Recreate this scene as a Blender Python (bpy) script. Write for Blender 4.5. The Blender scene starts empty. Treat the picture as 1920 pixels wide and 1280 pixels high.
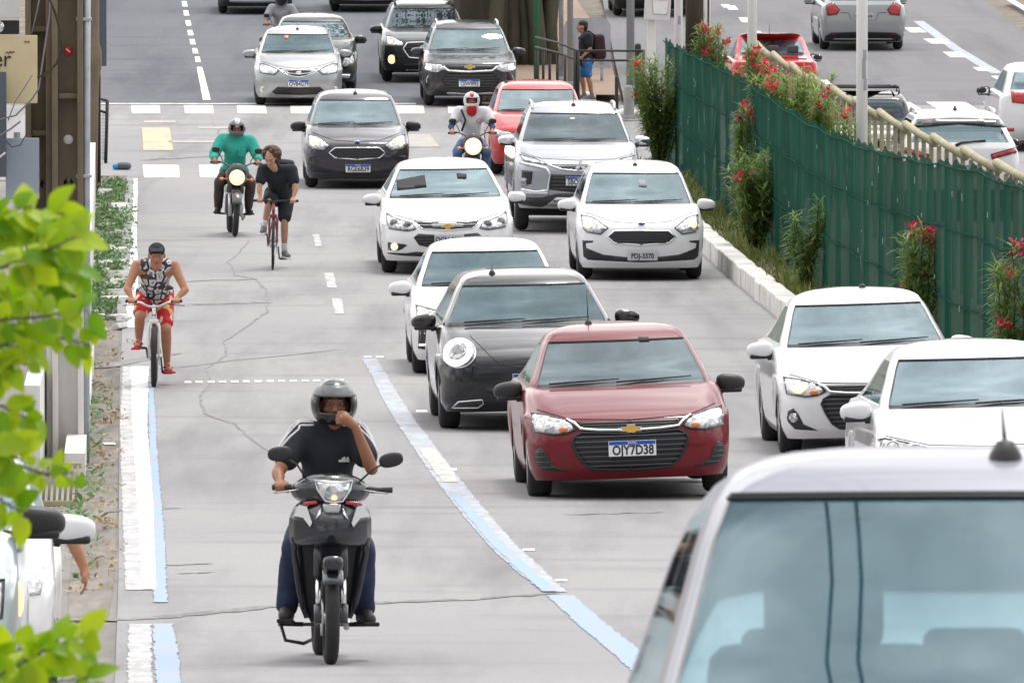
import bpy, bmesh, math, random
from mathutils import Vector, Matrix, Euler
from mathutils.bvhtree import BVHTree
R = math.radians
random.seed(7)
SC = bpy.context.scene
COL = SC.collection
# ------------------------------------------------------------------ camera, sky, sun, exposure
F = 19000.0            # focal length in photo pixels (1920 wide): a long telephoto
PITCH = R(2.5)
CAMH = 5.25
cam_d = bpy.data.cameras.new("camera"); cam = bpy.data.objects.new("camera", cam_d); COL.objects.link(cam)
cam.location = (0, 0, CAMH); cam.rotation_euler = (math.pi/2 - PITCH, 0, 0)
cam_d.sensor_width = 36.0; cam_d.lens = F/1920*36.0
cam_d.clip_start = 0.5; cam_d.clip_end = 5000
cam_d.dof.use_dof = True; cam_d.dof.focus_distance = 92.0; cam_d.dof.aperture_fstop = 30.0
SC.camera = cam
world = bpy.data.worlds.new("World"); SC.world = world; world.use_nodes = True
SUN_EL, SUN_AZ = R(66), R(22)
def build_world():
    nt = world.node_tree; n = nt.nodes; l = nt.links
    bg = n["Background"]
    sky = n.new("ShaderNodeTexSky"); sky.sky_type = 'NISHITA'; sky.sun_disc = False
    sky.sun_elevation = SUN_EL; sky.sun_rotation = SUN_AZ; sky.air_density = 1.2; sky.dust_density = 3.0
    tc = n.new("ShaderNodeTexCoord")
    mp = n.new("ShaderNodeMapping"); mp.inputs['Scale'].default_value = (1, 1, 2.2)
    no = n.new("ShaderNodeTexNoise"); no.inputs['Scale'].default_value = 3.6; no.inputs['Detail'].default_value = 6; no.inputs['Roughness'].default_value = .55
    cr = n.new("ShaderNodeValToRGB"); cr.color_ramp.elements[0].position = .36; cr.color_ramp.elements[1].position = .60
    mx = n.new("ShaderNodeMix"); mx.data_type = 'RGBA'
    cl = n.new("ShaderNodeRGB"); cl.outputs[0].default_value = (13.9, 13.7, 13.6, 1)     # bright overcast cloud
    l.new(tc.outputs['Generated'], mp.inputs[0]); l.new(mp.outputs[0], no.inputs['Vector']); l.new(no.outputs['Fac'], cr.inputs[0])
    mr = n.new("ShaderNodeMapRange"); mr.inputs['To Min'].default_value = .62; mr.inputs['To Max'].default_value = 1.0
    l.new(cr.outputs[0], mr.inputs['Value'])
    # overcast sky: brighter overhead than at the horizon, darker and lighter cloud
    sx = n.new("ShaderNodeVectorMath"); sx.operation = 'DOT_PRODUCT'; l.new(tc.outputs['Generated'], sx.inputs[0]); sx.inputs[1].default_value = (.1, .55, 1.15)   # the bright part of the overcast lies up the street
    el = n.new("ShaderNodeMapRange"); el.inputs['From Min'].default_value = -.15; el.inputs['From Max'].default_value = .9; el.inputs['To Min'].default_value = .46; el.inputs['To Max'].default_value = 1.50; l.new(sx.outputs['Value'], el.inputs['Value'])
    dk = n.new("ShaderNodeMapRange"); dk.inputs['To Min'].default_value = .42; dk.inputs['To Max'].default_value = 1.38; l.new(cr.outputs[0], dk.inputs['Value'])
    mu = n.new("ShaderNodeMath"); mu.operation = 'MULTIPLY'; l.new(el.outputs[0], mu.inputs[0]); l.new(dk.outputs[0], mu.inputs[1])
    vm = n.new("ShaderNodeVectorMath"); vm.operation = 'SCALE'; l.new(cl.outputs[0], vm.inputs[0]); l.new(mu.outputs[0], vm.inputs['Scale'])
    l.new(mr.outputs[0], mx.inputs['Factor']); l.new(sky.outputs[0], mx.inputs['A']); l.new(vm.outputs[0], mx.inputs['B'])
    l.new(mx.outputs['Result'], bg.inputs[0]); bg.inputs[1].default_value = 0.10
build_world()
sun_d = bpy.data.lights.new("sun", 'SUN'); sun = bpy.data.objects.new("sun", sun_d); COL.objects.link(sun)
sun_d.energy = 1.5; sun_d.angle = R(11); sun_d.color = (1.0, .965, .91)
_sd = Vector((math.sin(SUN_AZ)*math.cos(SUN_EL), math.cos(SUN_AZ)*math.cos(SUN_EL), math.sin(SUN_EL)))
sun.rotation_euler = (-_sd).to_track_quat('-Z', 'Y').to_euler()
vs = SC.view_settings; vs.view_transform = 'Standard'; vs.look = 'None'; vs.gamma = 1; vs.exposure = 0.08; vs.use_curve_mapping = False

# ------------------------------------------------------------------ ground profile (a road dipping, then climbing)
SP, CP = math.sin(PITCH), math.cos(PITCH)
def S(py): return 78.0*math.exp(.00112*py)
def depth_pt(px, py, Z):
    x = (px-960)/F*Z; w = (640-py)/F*Z
    return Vector((x, Z*CP + w*SP, CAMH - Z*SP + w*CP))
def G(px, py, h=0.0):
    v = depth_pt(px, py, F/S(py)); v.z += h; return v
_tab = []
for i in range(400):
    Z = 15*(500/15)**(i/399); s = F/Z; py = math.log(s/78)/.00112
    v = depth_pt(960, py, Z); _tab.append((v.y, v.z))
def gz(y):
    if y <= _tab[0][0]: return _tab[0][1]
    if y >= _tab[-1][0]: return _tab[-1][1] + (y-_tab[-1][0])*.07
    lo, hi = 0, len(_tab)-1
    while hi-lo > 1:
        m = (lo+hi)//2
        if _tab[m][0] <= y: lo = m
        else: hi = m
    a, b = _tab[lo], _tab[hi]; t = (y-a[0])/(b[0]-a[0])
    return a[1] + t*(b[1]-a[1])
def slope(y): return math.atan2(gz(y+1.5)-gz(y-1.5), 3.0)
def ground(x, y, h=0): return Vector((x, y, gz(y)+h))

# ------------------------------------------------------------------ materials
MATS = {}
def M(name, col, rough=.5, metal=0., coat=0., nscale=0, namt=.0, bump=0., bscale=None, emit=0, spec=.5, col2=None, ncol=None, ior=None, detail=5, stretch=None):
    if name in MATS: return MATS[name]
    m = bpy.data.materials.new(name); m.use_nodes = True; MATS[name] = m
    nt = m.node_tree; n = nt.nodes; l = nt.links; b = n["Principled BSDF"]
    col = tuple(col)+(1,) if len(col) == 3 else col
    b.inputs['Base Color'].default_value = col; b.inputs['Roughness'].default_value = rough; b.inputs['Metallic'].default_value = metal
    b.inputs['Coat Weight'].default_value = coat; b.inputs['Coat Roughness'].default_value = .04; b.inputs['Specular IOR Level'].default_value = spec
    if ior: b.inputs['IOR'].default_value = ior
    if emit:
        b.inputs['Emission Color'].default_value = col; b.inputs['Emission Strength'].default_value = emit
    tc = n.new("ShaderNodeTexCoord"); src = tc.outputs['Object']
    if stretch:
        mp = n.new("ShaderNodeMapping"); mp.inputs['Scale'].default_value = stretch; l.new(src, mp.inputs[0]); src = mp.outputs[0]
    if not nscale: nscale, namt = 3.0, max(namt, .06)
    no = n.new("ShaderNodeTexNoise"); no.inputs['Scale'].default_value = nscale; no.inputs['Detail'].default_value = detail; no.inputs['Roughness'].default_value = .6
    l.new(src, no.inputs['Vector'])
    mx = n.new("ShaderNodeMix"); mx.data_type = 'RGBA'
    c2 = tuple(col2)+(1,) if col2 else tuple(c*(1-namt) for c in col[:3])+(1,)
    c1 = col if col2 else tuple(min(1, c*(1+namt)) for c in col[:3])+(1,)
    mx.inputs['A'].default_value = c2; mx.inputs['B'].default_value = c1
    cr = n.new("ShaderNodeMapRange"); cr.inputs['From Min'].default_value = .33; cr.inputs['From Max'].default_value = .67
    l.new(no.outputs['Fac'], cr.inputs['Value']); l.new(cr.outputs[0], mx.inputs['Factor']); l.new(mx.outputs['Result'], b.inputs['Base Color'])
    if bump:
        n2 = n.new("ShaderNodeTexNoise"); n2.inputs['Scale'].default_value = bscale or nscale*6; n2.inputs['Detail'].default_value = 4
        l.new(src, n2.inputs['Vector'])
        bp = n.new("ShaderNodeBump"); bp.inputs['Strength'].default_value = bump; bp.inputs['Distance'].default_value = .01
        l.new(n2.outputs['Fac'], bp.inputs['Height']); l.new(bp.outputs[0], b.inputs['Normal'])
    return m
def glass(name, tint=(.75, .86, .87), ior=1.9, sky_sheen=.10, sheen_col=(.45, .52, .55)):
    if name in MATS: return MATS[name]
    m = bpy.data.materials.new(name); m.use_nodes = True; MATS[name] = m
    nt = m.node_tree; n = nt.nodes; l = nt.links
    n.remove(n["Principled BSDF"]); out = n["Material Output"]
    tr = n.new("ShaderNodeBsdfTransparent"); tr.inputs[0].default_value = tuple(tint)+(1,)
    df = n.new("ShaderNodeBsdfDiffuse"); df.inputs[0].default_value = tuple(sheen_col)+(1,)  # bluish diffuse layer: pale sky reflection painted into the glass colour
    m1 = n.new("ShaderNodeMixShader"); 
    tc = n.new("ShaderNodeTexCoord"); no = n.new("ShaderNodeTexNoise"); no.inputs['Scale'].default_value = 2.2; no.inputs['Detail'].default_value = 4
    mr = n.new("ShaderNodeMapRange"); mr.inputs['To Min'].default_value = sky_sheen*.5; mr.inputs['To Max'].default_value = sky_sheen*1.5
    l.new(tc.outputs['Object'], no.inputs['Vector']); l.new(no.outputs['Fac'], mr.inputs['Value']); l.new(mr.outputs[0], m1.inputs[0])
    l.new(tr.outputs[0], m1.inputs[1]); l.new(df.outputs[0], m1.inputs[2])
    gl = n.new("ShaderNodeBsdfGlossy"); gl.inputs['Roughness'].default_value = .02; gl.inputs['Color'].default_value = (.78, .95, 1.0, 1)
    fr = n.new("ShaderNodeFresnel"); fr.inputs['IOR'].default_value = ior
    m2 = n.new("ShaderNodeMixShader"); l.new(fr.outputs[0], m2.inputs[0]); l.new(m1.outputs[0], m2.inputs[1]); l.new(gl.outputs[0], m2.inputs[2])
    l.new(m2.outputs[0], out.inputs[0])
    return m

# ------------------------------------------------------------------ mesh building
class MB:
    def __init__(s): s.v = []; s.f = []; s.mi = []; s.sm = []
    def add(s, vs, fs, mi=0, smooth=True):
        o = len(s.v); s.v += [tuple(v) for v in vs]
        for f in fs: s.f.append(tuple(i+o for i in f)); s.mi.append(mi); s.sm.append(smooth)
        return s
    def xf(s, mat, start=0):
        for i in range(start, len(s.v)): s.v[i] = tuple(mat @ Vector(s.v[i]))
        return s
    def mesh(s, name):
        me = bpy.data.meshes.new(name); me.from_pydata(s.v, [], s.f); me.update()
        me.polygons.foreach_set('material_index', s.mi); me.polygons.foreach_set('use_smooth', s.sm)
        return me
    def build(s, name, mats, parent=None, recalc=True, loc=None, rot=None):
        me = s.mesh(name)
        for m in (mats if isinstance(mats, (list, tuple)) else [mats]): me.materials.append(m)
        if recalc:
            bm = bmesh.new(); bm.from_mesh(me); bmesh.ops.recalc_face_normals(bm, faces=bm.faces); bm.to_mesh(me); bm.free()
        o = bpy.data.objects.new(name, me); COL.objects.link(o)
        if parent: o.parent = parent
        if loc is not None: o.location = loc
        if rot is not None: o.rotation_euler = rot
        return o
    # ---- shapes
    def box(s, c, d, rot=None, bev=0., mi=0, smooth=False, taper=None):
        bm = bmesh.new(); bmesh.ops.create_cube(bm, size=1)
        for v in bm.verts:
            v.co.x *= d[0]; v.co.y *= d[1]; v.co.z *= d[2]
            if taper and v.co.z > 0: v.co.x *= taper[0]; v.co.y *= taper[1]
        if bev: bmesh.ops.bevel(bm, geom=bm.edges[:]+bm.verts[:], offset=min(bev, min(d)*.45), segments=3, affect='EDGES', profile=.6)
        m = Matrix.Translation(Vector(c))
        if rot is not None: m = m @ (rot.to_matrix().to_4x4() if isinstance(rot, Euler) else rot.to_4x4() if hasattr(rot, 'to_4x4') else Euler(rot).to_matrix().to_4x4())
        bm.verts.index_update()
        s.add([m @ v.co for v in bm.verts], [[v.index for v in f.verts] for f in bm.faces], mi, smooth or bev > 0); bm.free(); return s
    def tube(s, pts, r, n=8, mi=0, cap=True, closed=False):
        pts = [Vector(p) for p in pts]; rs = r if isinstance(r, (list, tuple)) else [r]*len(pts)
        vs = []; fs = []; up = None; N = len(pts)
        for i, p in enumerate(pts):
            if closed: t = pts[(i+1) % N]-pts[i-1]
            else: t = pts[min(i+1, N-1)]-pts[max(i-1, 0)]
            if t.length < 1e-9: t = Vector((0, 0, 1))
            t.normalize()
            if up is None: up = Vector((0, 0, 1)) if abs(t.z) < .9 else Vector((1, 0, 0))
            a = t.cross(up)
            if a.length < 1e-6: a = t.cross(Vector((1, .3, .2)))
            a.normalize(); b = a.cross(t); up = b
            for k in range(n):
                q = 2*math.pi*k/n; vs.append(p + (a*math.cos(q)+b*math.sin(q))*rs[i])
        M_ = N if closed else N-1
        for i in range(M_):
            j = (i+1) % N
            for k in range(n): fs.append((i*n+k, i*n+(k+1) % n, j*n+(k+1) % n, j*n+k))
        if cap and not closed: fs.append(tuple(range(n))[::-1]); fs.append(tuple((N-1)*n+k for k in range(n)))
        return s.add(vs, fs, mi, True)
    def lathe(s, prof, axis='z', c=(0, 0, 0), n=24, mi=0, rot=None, closed=False):
        vs = []; fs = []; P = len(prof)
        for k in range(n):
            q = 2*math.pi*k/n; ca, sa = math.cos(q), math.sin(q)
            for (r, h) in prof:
                v = {'z': (r*ca, r*sa, h), 'x': (h, r*ca, r*sa), 'y': (r*ca, h, r*sa)}[axis]; vs.append(Vector(v))
        if rot is not None: m = Euler(rot).to_matrix(); vs = [m @ v for v in vs]
        vs = [v+Vector(c) for v in vs]
        for k in range(n):
            k2 = (k+1) % n
            for i in range(P if closed else P-1):
                j = (i+1) % P; fs.append((k*P+i, k*P+j, k2*P+j, k2*P+i))
        return s.add(vs, fs, mi, True)
    def ell(s, c, r, rot=None, n=16, m=10, mi=0, e=1.0):
        vs = []; fs = []
        sg = lambda a: math.copysign(abs(a)**e, a)
        mt = rot if isinstance(rot, Matrix) else (Euler(rot).to_matrix() if rot is not None else Matrix.Identity(3))
        for i in range(m+1):
            th = math.pi*i/m
            for k in range(n):
                ph = 2*math.pi*k/n
                vs.append(mt @ Vector((r[0]*sg(math.sin(th))*sg(math.cos(ph)), r[1]*sg(math.sin(th))*sg(math.sin(ph)), r[2]*sg(math.cos(th))))+Vector(c))
        for i in range(m):
            for k in range(n): fs.append((i*n+k, (i+1)*n+k, (i+1)*n+(k+1) % n, i*n+(k+1) % n))
        return s.add(vs, fs, mi, True)
    def cone(s, a, ra, b, rb, n=14, m=5, mi=0, flat=None):
        """round cone between a and b"""
        a = Vector(a); b = Vector(b); d = b-a; L = d.length or 1e-6; d = d/L
        u = d.orthogonal().normalized(); w = d.cross(u); prof = []
        for i in range(m): q = math.pi/2*i/m; prof.append((ra*math.sin(q), -ra*math.cos(q)))
        prof.append((ra, 0)); prof.append((rb, L))
        for i in range(1, m+1): q = math.pi/2*i/m; prof.append((rb*math.cos(q), L+rb*math.sin(q)))
        vs = []; fs = []; P = len(prof)
        for k in range(n):
            q = 2*math.pi*k/n; rr = u*math.cos(q)+w*math.sin(q)
            for (r, h) in prof: vs.append(a + d*h + rr*r)
        for k in range(n):
            k2 = (k+1) % n
            for i in range(P-1): fs.append((k*P+i, k*P+i+1, k2*P+i+1, k2*P+i))
        return s.add(vs, fs, mi, True)
    def prism(s, pts, y0, y1, mi=0, plane='xz'):
        """outline in x,z extruded along y (or the plane named)"""
        n = len(pts); f = {'xz': lambda a, b, c: (a, c, b), 'xy': lambda a, b, c: (a, b, c), 'yz': lambda a, b, c: (c, a, b)}[plane]
        vs = [f(p[0], p[1], y0) for p in pts]+[f(p[0], p[1], y1) for p in pts]
        fs = [tuple(range(n)), tuple(range(2*n-1, n-1, -1))]+[(i, i+n, (i+1) % n+n, (i+1) % n) for i in range(n)]
        return s.add(vs, fs, mi, False)
    def grid(s, rows, mi=0, closed=False, smooth=True):
        nr, nc = len(rows), len(rows[0]); vs = [v for r in rows for v in r]; fs = []
        for i in range(nr-1):
            for k in range(nc if closed else nc-1):
                k2 = (k+1) % nc; fs.append((i*nc+k, i*nc+k2, (i+1)*nc+k2, (i+1)*nc+k))
        return s.add(vs, fs, mi, smooth)

def thing(name, label, cat, loc=(0, 0, 0), rot=None, group=None):
    o = bpy.data.objects.new(name, None); COL.objects.link(o); o.location = loc; o.empty_display_size = .2
    if rot is not None: o.rotation_euler = rot
    return tag(o, label, cat, group)
def tag(o, label=None, cat=None, group=None, kind=None):
    if label: o['label'] = label
    if cat: o['category'] = cat
    if group: o['group'] = group
    if kind: o['kind'] = kind
    return o
def structure(o): o['kind'] = 'structure'; return o
def text_mb(txt, size, mat, name, parent, loc, rot, extrude=.002, align='CENTER', sx=1., bold=0.):
    cu = bpy.data.curves.new(name, 'FONT'); cu.body = txt; cu.size = size; cu.align_x = align; cu.align_y = 'CENTER'; cu.extrude = extrude; cu.offset = bold; cu.resolution_u = 3
    t = bpy.data.objects.new(name+"_tmp", cu); COL.objects.link(t); dg = bpy.context.evaluated_depsgraph_get()
    me = bpy.data.meshes.new_from_object(t.evaluated_get(dg)); bpy.data.objects.remove(t); bpy.data.curves.remove(cu)
    me.materials.clear(); me.materials.append(mat)
    for v in me.vertices: v.co.x *= sx
    o = bpy.data.objects.new(name, me); COL.objects.link(o); o.parent = parent; o.location = loc; o.rotation_euler = rot
    return o
def remeshed(mb, name, mats, parent=None, voxel=.012, smooth=4, disp=None):
    """join the shapes of mb into ONE continuous skin"""
    me = mb.mesh(name); o = bpy.data.objects.new(name, me); COL.objects.link(o)
    r = o.modifiers.new("r", 'REMESH'); r.mode = 'VOXEL'; r.voxel_size = voxel; r.use_smooth_shade = True
    if smooth: sm = o.modifiers.new("s", 'SMOOTH'); sm.iterations = smooth; sm.factor = .5
    dg = bpy.context.evaluated_depsgraph_get(); m2 = bpy.data.meshes.new_from_object(o.evaluated_get(dg))
    o.modifiers.clear(); o.data = m2; m2.name = name; bpy.data.meshes.remove(me); m2.materials.clear()
    for m in (mats if isinstance(mats, (list, tuple)) else [mats]): m2.materials.append(m)
    m2.polygons.foreach_set('use_smooth', [True]*len(m2.polygons))
    if disp: disp(m2)
    if parent: o.parent = parent
    return o
def lerp(a, b, t): return a+(b-a)*t
def interp(xs, ys, x):
    """monotone cubic interpolation"""
    n = len(xs)
    if x <= xs[0]: return ys[0]
    if x >= xs[-1]: return ys[-1]
    d = [(ys[i+1]-ys[i])/(xs[i+1]-xs[i]) for i in range(n-1)]
    m = [d[0]]+[0 if d[i-1]*d[i] <= 0 else 2*d[i-1]*d[i]/(d[i-1]+d[i]) for i in range(1, n-1)]+[d[-1]]
    for i in range(n-1):
        if x <= xs[i+1]:
            h = xs[i+1]-xs[i]; t = (x-xs[i])/h
            return ys[i]*(2*t**3-3*t*t+1)+m[i]*h*(t**3-2*t*t+t)+ys[i+1]*(-2*t**3+3*t*t)+m[i+1]*h*(t**3-t*t)
# ------------------------------------------------------------------ ground, carriageways, paint
def road_mat(name, c1, c2, stain, grain=.12, sc=1.0):
    m = bpy.data.materials.new(name); m.use_nodes = True
    nt = m.node_tree; n = nt.nodes; l = nt.links; b = n["Principled BSDF"]; b.inputs['Roughness'].default_value = .85; b.inputs['Specular IOR Level'].default_value = .08
    tc = n.new("ShaderNodeTexCoord")
    def noise(scale, det, st=(1, 1, 1), lo=.35, hi=.65):
        mp = n.new("ShaderNodeMapping"); mp.inputs['Scale'].default_value = st; l.new(tc.outputs['Object'], mp.inputs[0])
        no = n.new("ShaderNodeTexNoise"); no.inputs['Scale'].default_value = scale; no.inputs['Detail'].default_value = det; no.inputs['Roughness'].default_value = .62
        l.new(mp.outputs[0], no.inputs['Vector'])
        r = n.new("ShaderNodeMapRange"); r.inputs['From Min'].default_value = lo; r.inputs['From Max'].default_value = hi; l.new(no.outputs['Fac'], r.inputs['Value']); return r.outputs[0]
    def mix(f, a, bb, fac=None):
        x = n.new("ShaderNodeMix"); x.data_type = 'RGBA'
        if fac is not None:
            mu = n.new("ShaderNodeMath"); mu.operation = 'MULTIPLY'; mu.inputs[1].default_value = fac; l.new(f, mu.inputs[0]); f = mu.outputs[0]
        l.new(f, x.inputs['Factor'])
        for s_, k in ((a, 'A'), (bb, 'B')):
            if isinstance(s_, tuple): x.inputs[k].default_value = s_+(1,)
            else: l.new(s_, x.inputs[k])
        return x.outputs['Result']
    base = mix(noise(.22*sc, 6, (1, .35, 1)), c1, c2)
    st = mix(noise(.55*sc, 8, (1.6, .12, 1), .48, .70), base, stain, .8)             # tyre-polished streaks along the road
    tr = mix(noise(.9, 6, (.3, 1.0, 1), .54, .70), st, stain, .5)                   # transverse patches
    gr = mix(noise(38, 3), tr, (c1[0]*.62, c1[1]*.62, c1[2]*.64), grain*2.2)
    sp = mix(noise(9, 2, (1, 1, 1), .66, .72), gr, (c1[0]*.5, c1[1]*.5, c1[2]*.5), .35)
    l.new(sp, b.inputs['Base Color'])
    bp = n.new("ShaderNodeBump"); bp.inputs['Strength'].default_value = .35; bp.inputs['Distance'].default_value = .006
    no = n.new("ShaderNodeTexNoise"); no.inputs['Scale'].default_value = 60; l.new(tc.outputs['Object'], no.inputs['Vector']); l.new(no.outputs['Fac'], bp.inputs['Height']); l.new(bp.outputs[0], b.inputs['Normal'])
    MATS[name] = m; return m
def paint_mat(name, col, wear, under=(.33, .325, .33), sc=5.0, edge=.5):
    """old road paint: worn through to the paving in patches"""
    m = bpy.data.materials.new(name); m.use_nodes = True; nt = m.node_tree; n = nt.nodes; l = nt.links; b = n["Principled BSDF"]; b.inputs['Roughness'].default_value = .7
    tc = n.new("ShaderNodeTexCoord"); mp = n.new("ShaderNodeMapping"); mp.inputs['Scale'].default_value = (1.5, .45, 1); l.new(tc.outputs['Object'], mp.inputs[0])
    no = n.new("ShaderNodeTexNoise"); no.inputs['Scale'].default_value = sc; no.inputs['Detail'].default_value = 8; no.inputs['Roughness'].default_value = .7; l.new(mp.outputs[0], no.inputs['Vector'])
    r = n.new("ShaderNodeMapRange"); r.inputs['From Min'].default_value = wear-.13; r.inputs['From Max'].default_value = wear+.15; l.new(no.outputs['Fac'], r.inputs['Value'])
    x = n.new("ShaderNodeMix"); x.data_type = 'RGBA'; l.new(r.outputs[0], x.inputs['Factor']); x.inputs['A'].default_value = tuple(under)+(1,); x.inputs['B'].default_value = tuple(col)+(1,)
    l.new(x.outputs['Result'], b.inputs['Base Color']); MATS[name] = m; return m
road_mat('concrete_road', (.345, .338, .340), (.295, .290, .298), (.170, .167, .172), .17)
road_mat('asphalt_road', (.165, .170, .188), (.137, .142, .160), (.090, .095, .110))
road_mat('asphalt_road_right', (.215, .213, .222), (.190, .189, .198), (.145, .145, .153))
road_mat('sidewalk_concrete', (.30, .285, .27), (.24, .225, .21), (.15, .135, .12), .2, 2.5)
M('earth', (.17, .15, .12), .95, nscale=2.5, namt=.4, bump=.6, bscale=18)
M('gutter_dirt', (.25, .225, .20), .95, nscale=3.2, col2=(.11, .10, .085), bump=.6, bscale=25, stretch=(1.6, .14, 1))
M('kerb_white', (.72, .71, .69), .8, nscale=2.5, col2=(.50, .48, .45), bump=.35, bscale=14)
M('brick_paving', (.30, .21, .15), .9, nscale=5, col2=(.22, .16, .12), bump=.3)
paint_mat('paint_white', (.84, .84, .84), .39); paint_mat('paint_white_old', (.60, .60, .61), .55)
paint_mat('paint_cream', (.82, .80, .70), .34, (.22, .22, .24)); paint_mat('paint_yellow', (.66, .44, .25), .43, (.30, .295, .29), 2.); paint_mat('paint_yellow_faint', (.52, .42, .30), .60, (.325, .315, .31), 2.)
paint_mat('paint_blue', (.20, .38, .68), .50); paint_mat('paint_pale_blue', (.38, .50, .68), .56); paint_mat('paint_orange', (.75, .60, .50), .50)
paint_mat('crack_tar', (.115, .113, .113), .44, (.30, .29, .29), 5.)

def sheet(name, left, right, h, mat, step=2.0, cols=2, kind='structure', jit=0.):
    """strip between two ground polylines given as world (x, y), same y order"""
    ys = [p[1] for p in left]; xl = [p[0] for p in left]; yr = [p[1] for p in right]; xr = [p[0] for p in right]
    o_ = sorted(range(len(ys)), key=lambda i: ys[i]); ys = [ys[i] for i in o_]; xl = [xl[i] for i in o_]
    o_ = sorted(range(len(yr)), key=lambda i: yr[i]); yr = [yr[i] for i in o_]; xr = [xr[i] for i in o_]
    y0, y1 = min(ys[0], yr[0]), max(ys[-1], yr[-1]); n = max(1, int((y1-y0)/step)); rows = []
    li = lambda X, Y, q: (Y[0] if q <= X[0] else Y[-1] if q >= X[-1] else next(Y[i]+(Y[i+1]-Y[i])*(q-X[i])/(X[i+1]-X[i]) for i in range(len(X)-1) if q <= X[i+1]))
    for i in range(n+1):
        y = lerp(y0, y1, i/n); a, b = li(ys, xl, y)+random.uniform(-jit, jit), li(yr, xr, y)+random.uniform(-jit, jit)
        rows.append([(lerp(a, b, k/(cols-1)), y, gz(y)+h) for k in range(cols)])
    mb = MB().grid(rows); o = mb.build(name, MATS[mat], recalc=False)
    for p in o.data.polygons:
        if p.normal.z < 0: p.flip(); 
    if kind: o['kind'] = kind
    return o
def gxy(px, py): v = G(px, py); return (v.x, v.y)
def line_strip(name, pts, h, mat, step=.15, jit=.007):
    """painted or worn line: pts (px, py, width px)"""
    L = [gxy(p[0]-p[2]/2, p[1]) for p in pts]; Rr = [gxy(p[0]+p[2]/2, p[1]) for p in pts]
    return sheet(name, L, Rr, h, mat, step, jit=jit*(1.5 if 'blue' in mat or 'orange' in mat or 'old' in mat else 1))
# the ground: one sheet to the horizon and behind the viewer
_ys = [-80+4*i for i in range(23)]+[12+1.0*i for i in range(90)]+[102+2*i for i in range(200)]+[502+30*i for i in range(50)]
_rows = [[(x, y, gz(y)-.12) for x in (-900, -200, -60, -20, -8, -4, 0, 4, 8, 12, 20, 60, 200, 900)] for y in _ys]
structure(MB().grid(_rows).build('ground', MATS['earth'], recalc=False))
RX = lambda y, c=3.71, y0=137.: c-.0324*(y-y0)              # fence line of the median
# left carriageway
_le = [gxy(*p) for p in [(215, 1280), (222, 1100), (224, 735), (238, 340)]]
_le = [(-1.2, 10), (-1.75, 40)] + _le
_re = [(RX(y)-.87+.16, y) for y in (10, 40, 80, 120, 150, 168)]
sheet('road', _le, _re, 0, 'concrete_road', 1.5, 6)
yx = gxy(0, 338)[1]-.02; y2 = gxy(0, 197)[1]
sheet('road_junction', [(-16, yx+.03), (-16, y2)], [(24, yx+.03), (24, y2)], -.002, 'concrete_road', 1.5, 8)
_fl = [(G(165, 195).x, y2+.03), (G(165, 0).x, G(165, 0).y), (-26, 500)]
_fr = [(G(905, 170).x, y2+.03), (G(900, 60).x, G(900, 60).y), (-6, 500)]
sheet('road_uphill', _fl, _fr, 0, 'asphalt_road', 2, 6)
_rl = [(RX(y)+2.1, y) for y in (10, 60, 120, yx)]; _rr = [(RX(y)+11.3, y) for y in (10, 60, 120, yx)]
sheet('road_opposite', _rl, _rr, 0, 'asphalt_road_right', 2, 5)
sheet('road_opposite_uphill', [(G(1168, 180).x, y2+.03), (G(1130, 0).x, 244), (-3, 500)], [(11.6, y2+.03), (11.4, 244), (7, 500)], 0, 'asphalt_road_right', 2, 5)
# pavement on the left, gutter
sheet('sidewalk', [(-12, 12), (-16, yx)], [(-.9, 12)]+[(x+.35, y) for x, y in _le[1:]], -.012, 'sidewalk_concrete', 2, 6)
sheet('gutter', [gxy(*p) for p in [(128, 1160), (130, 1090), (150, 900), (168, 690), (172, 600)]], [gxy(*p) for p in [(200, 1160), (214, 1090), (222, 900), (224, 690), (220, 600)]], -.007, 'gutter_dirt', 1.5, 3)
sheet('planted_verge', [gxy(*p) for p in [(165, 600), (165, 480), (178, 330)]], [gxy(*p) for p in [(228, 570), (236, 480), (240, 332)]], .008, 'gutter_dirt', 1.5, 3)
# median: earth bed, brick walk at the junction
sheet('median_bed', [(RX(y)-.60, y) for y in (10, 90, 140, 168)], [(RX(y)+2.0, y) for y in (10, 90, 140, 168)], .12, 'earth', 2, 4)
sheet('median_walk', [(G(905, 190).x, 199), (G(960, 60).x, 225), (-4, 420)], [(G(1165, 190).x, 199), (G(1130, 60).x, 225), (-3.2, 420)], .03, 'brick_paving', 2, 3)
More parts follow.
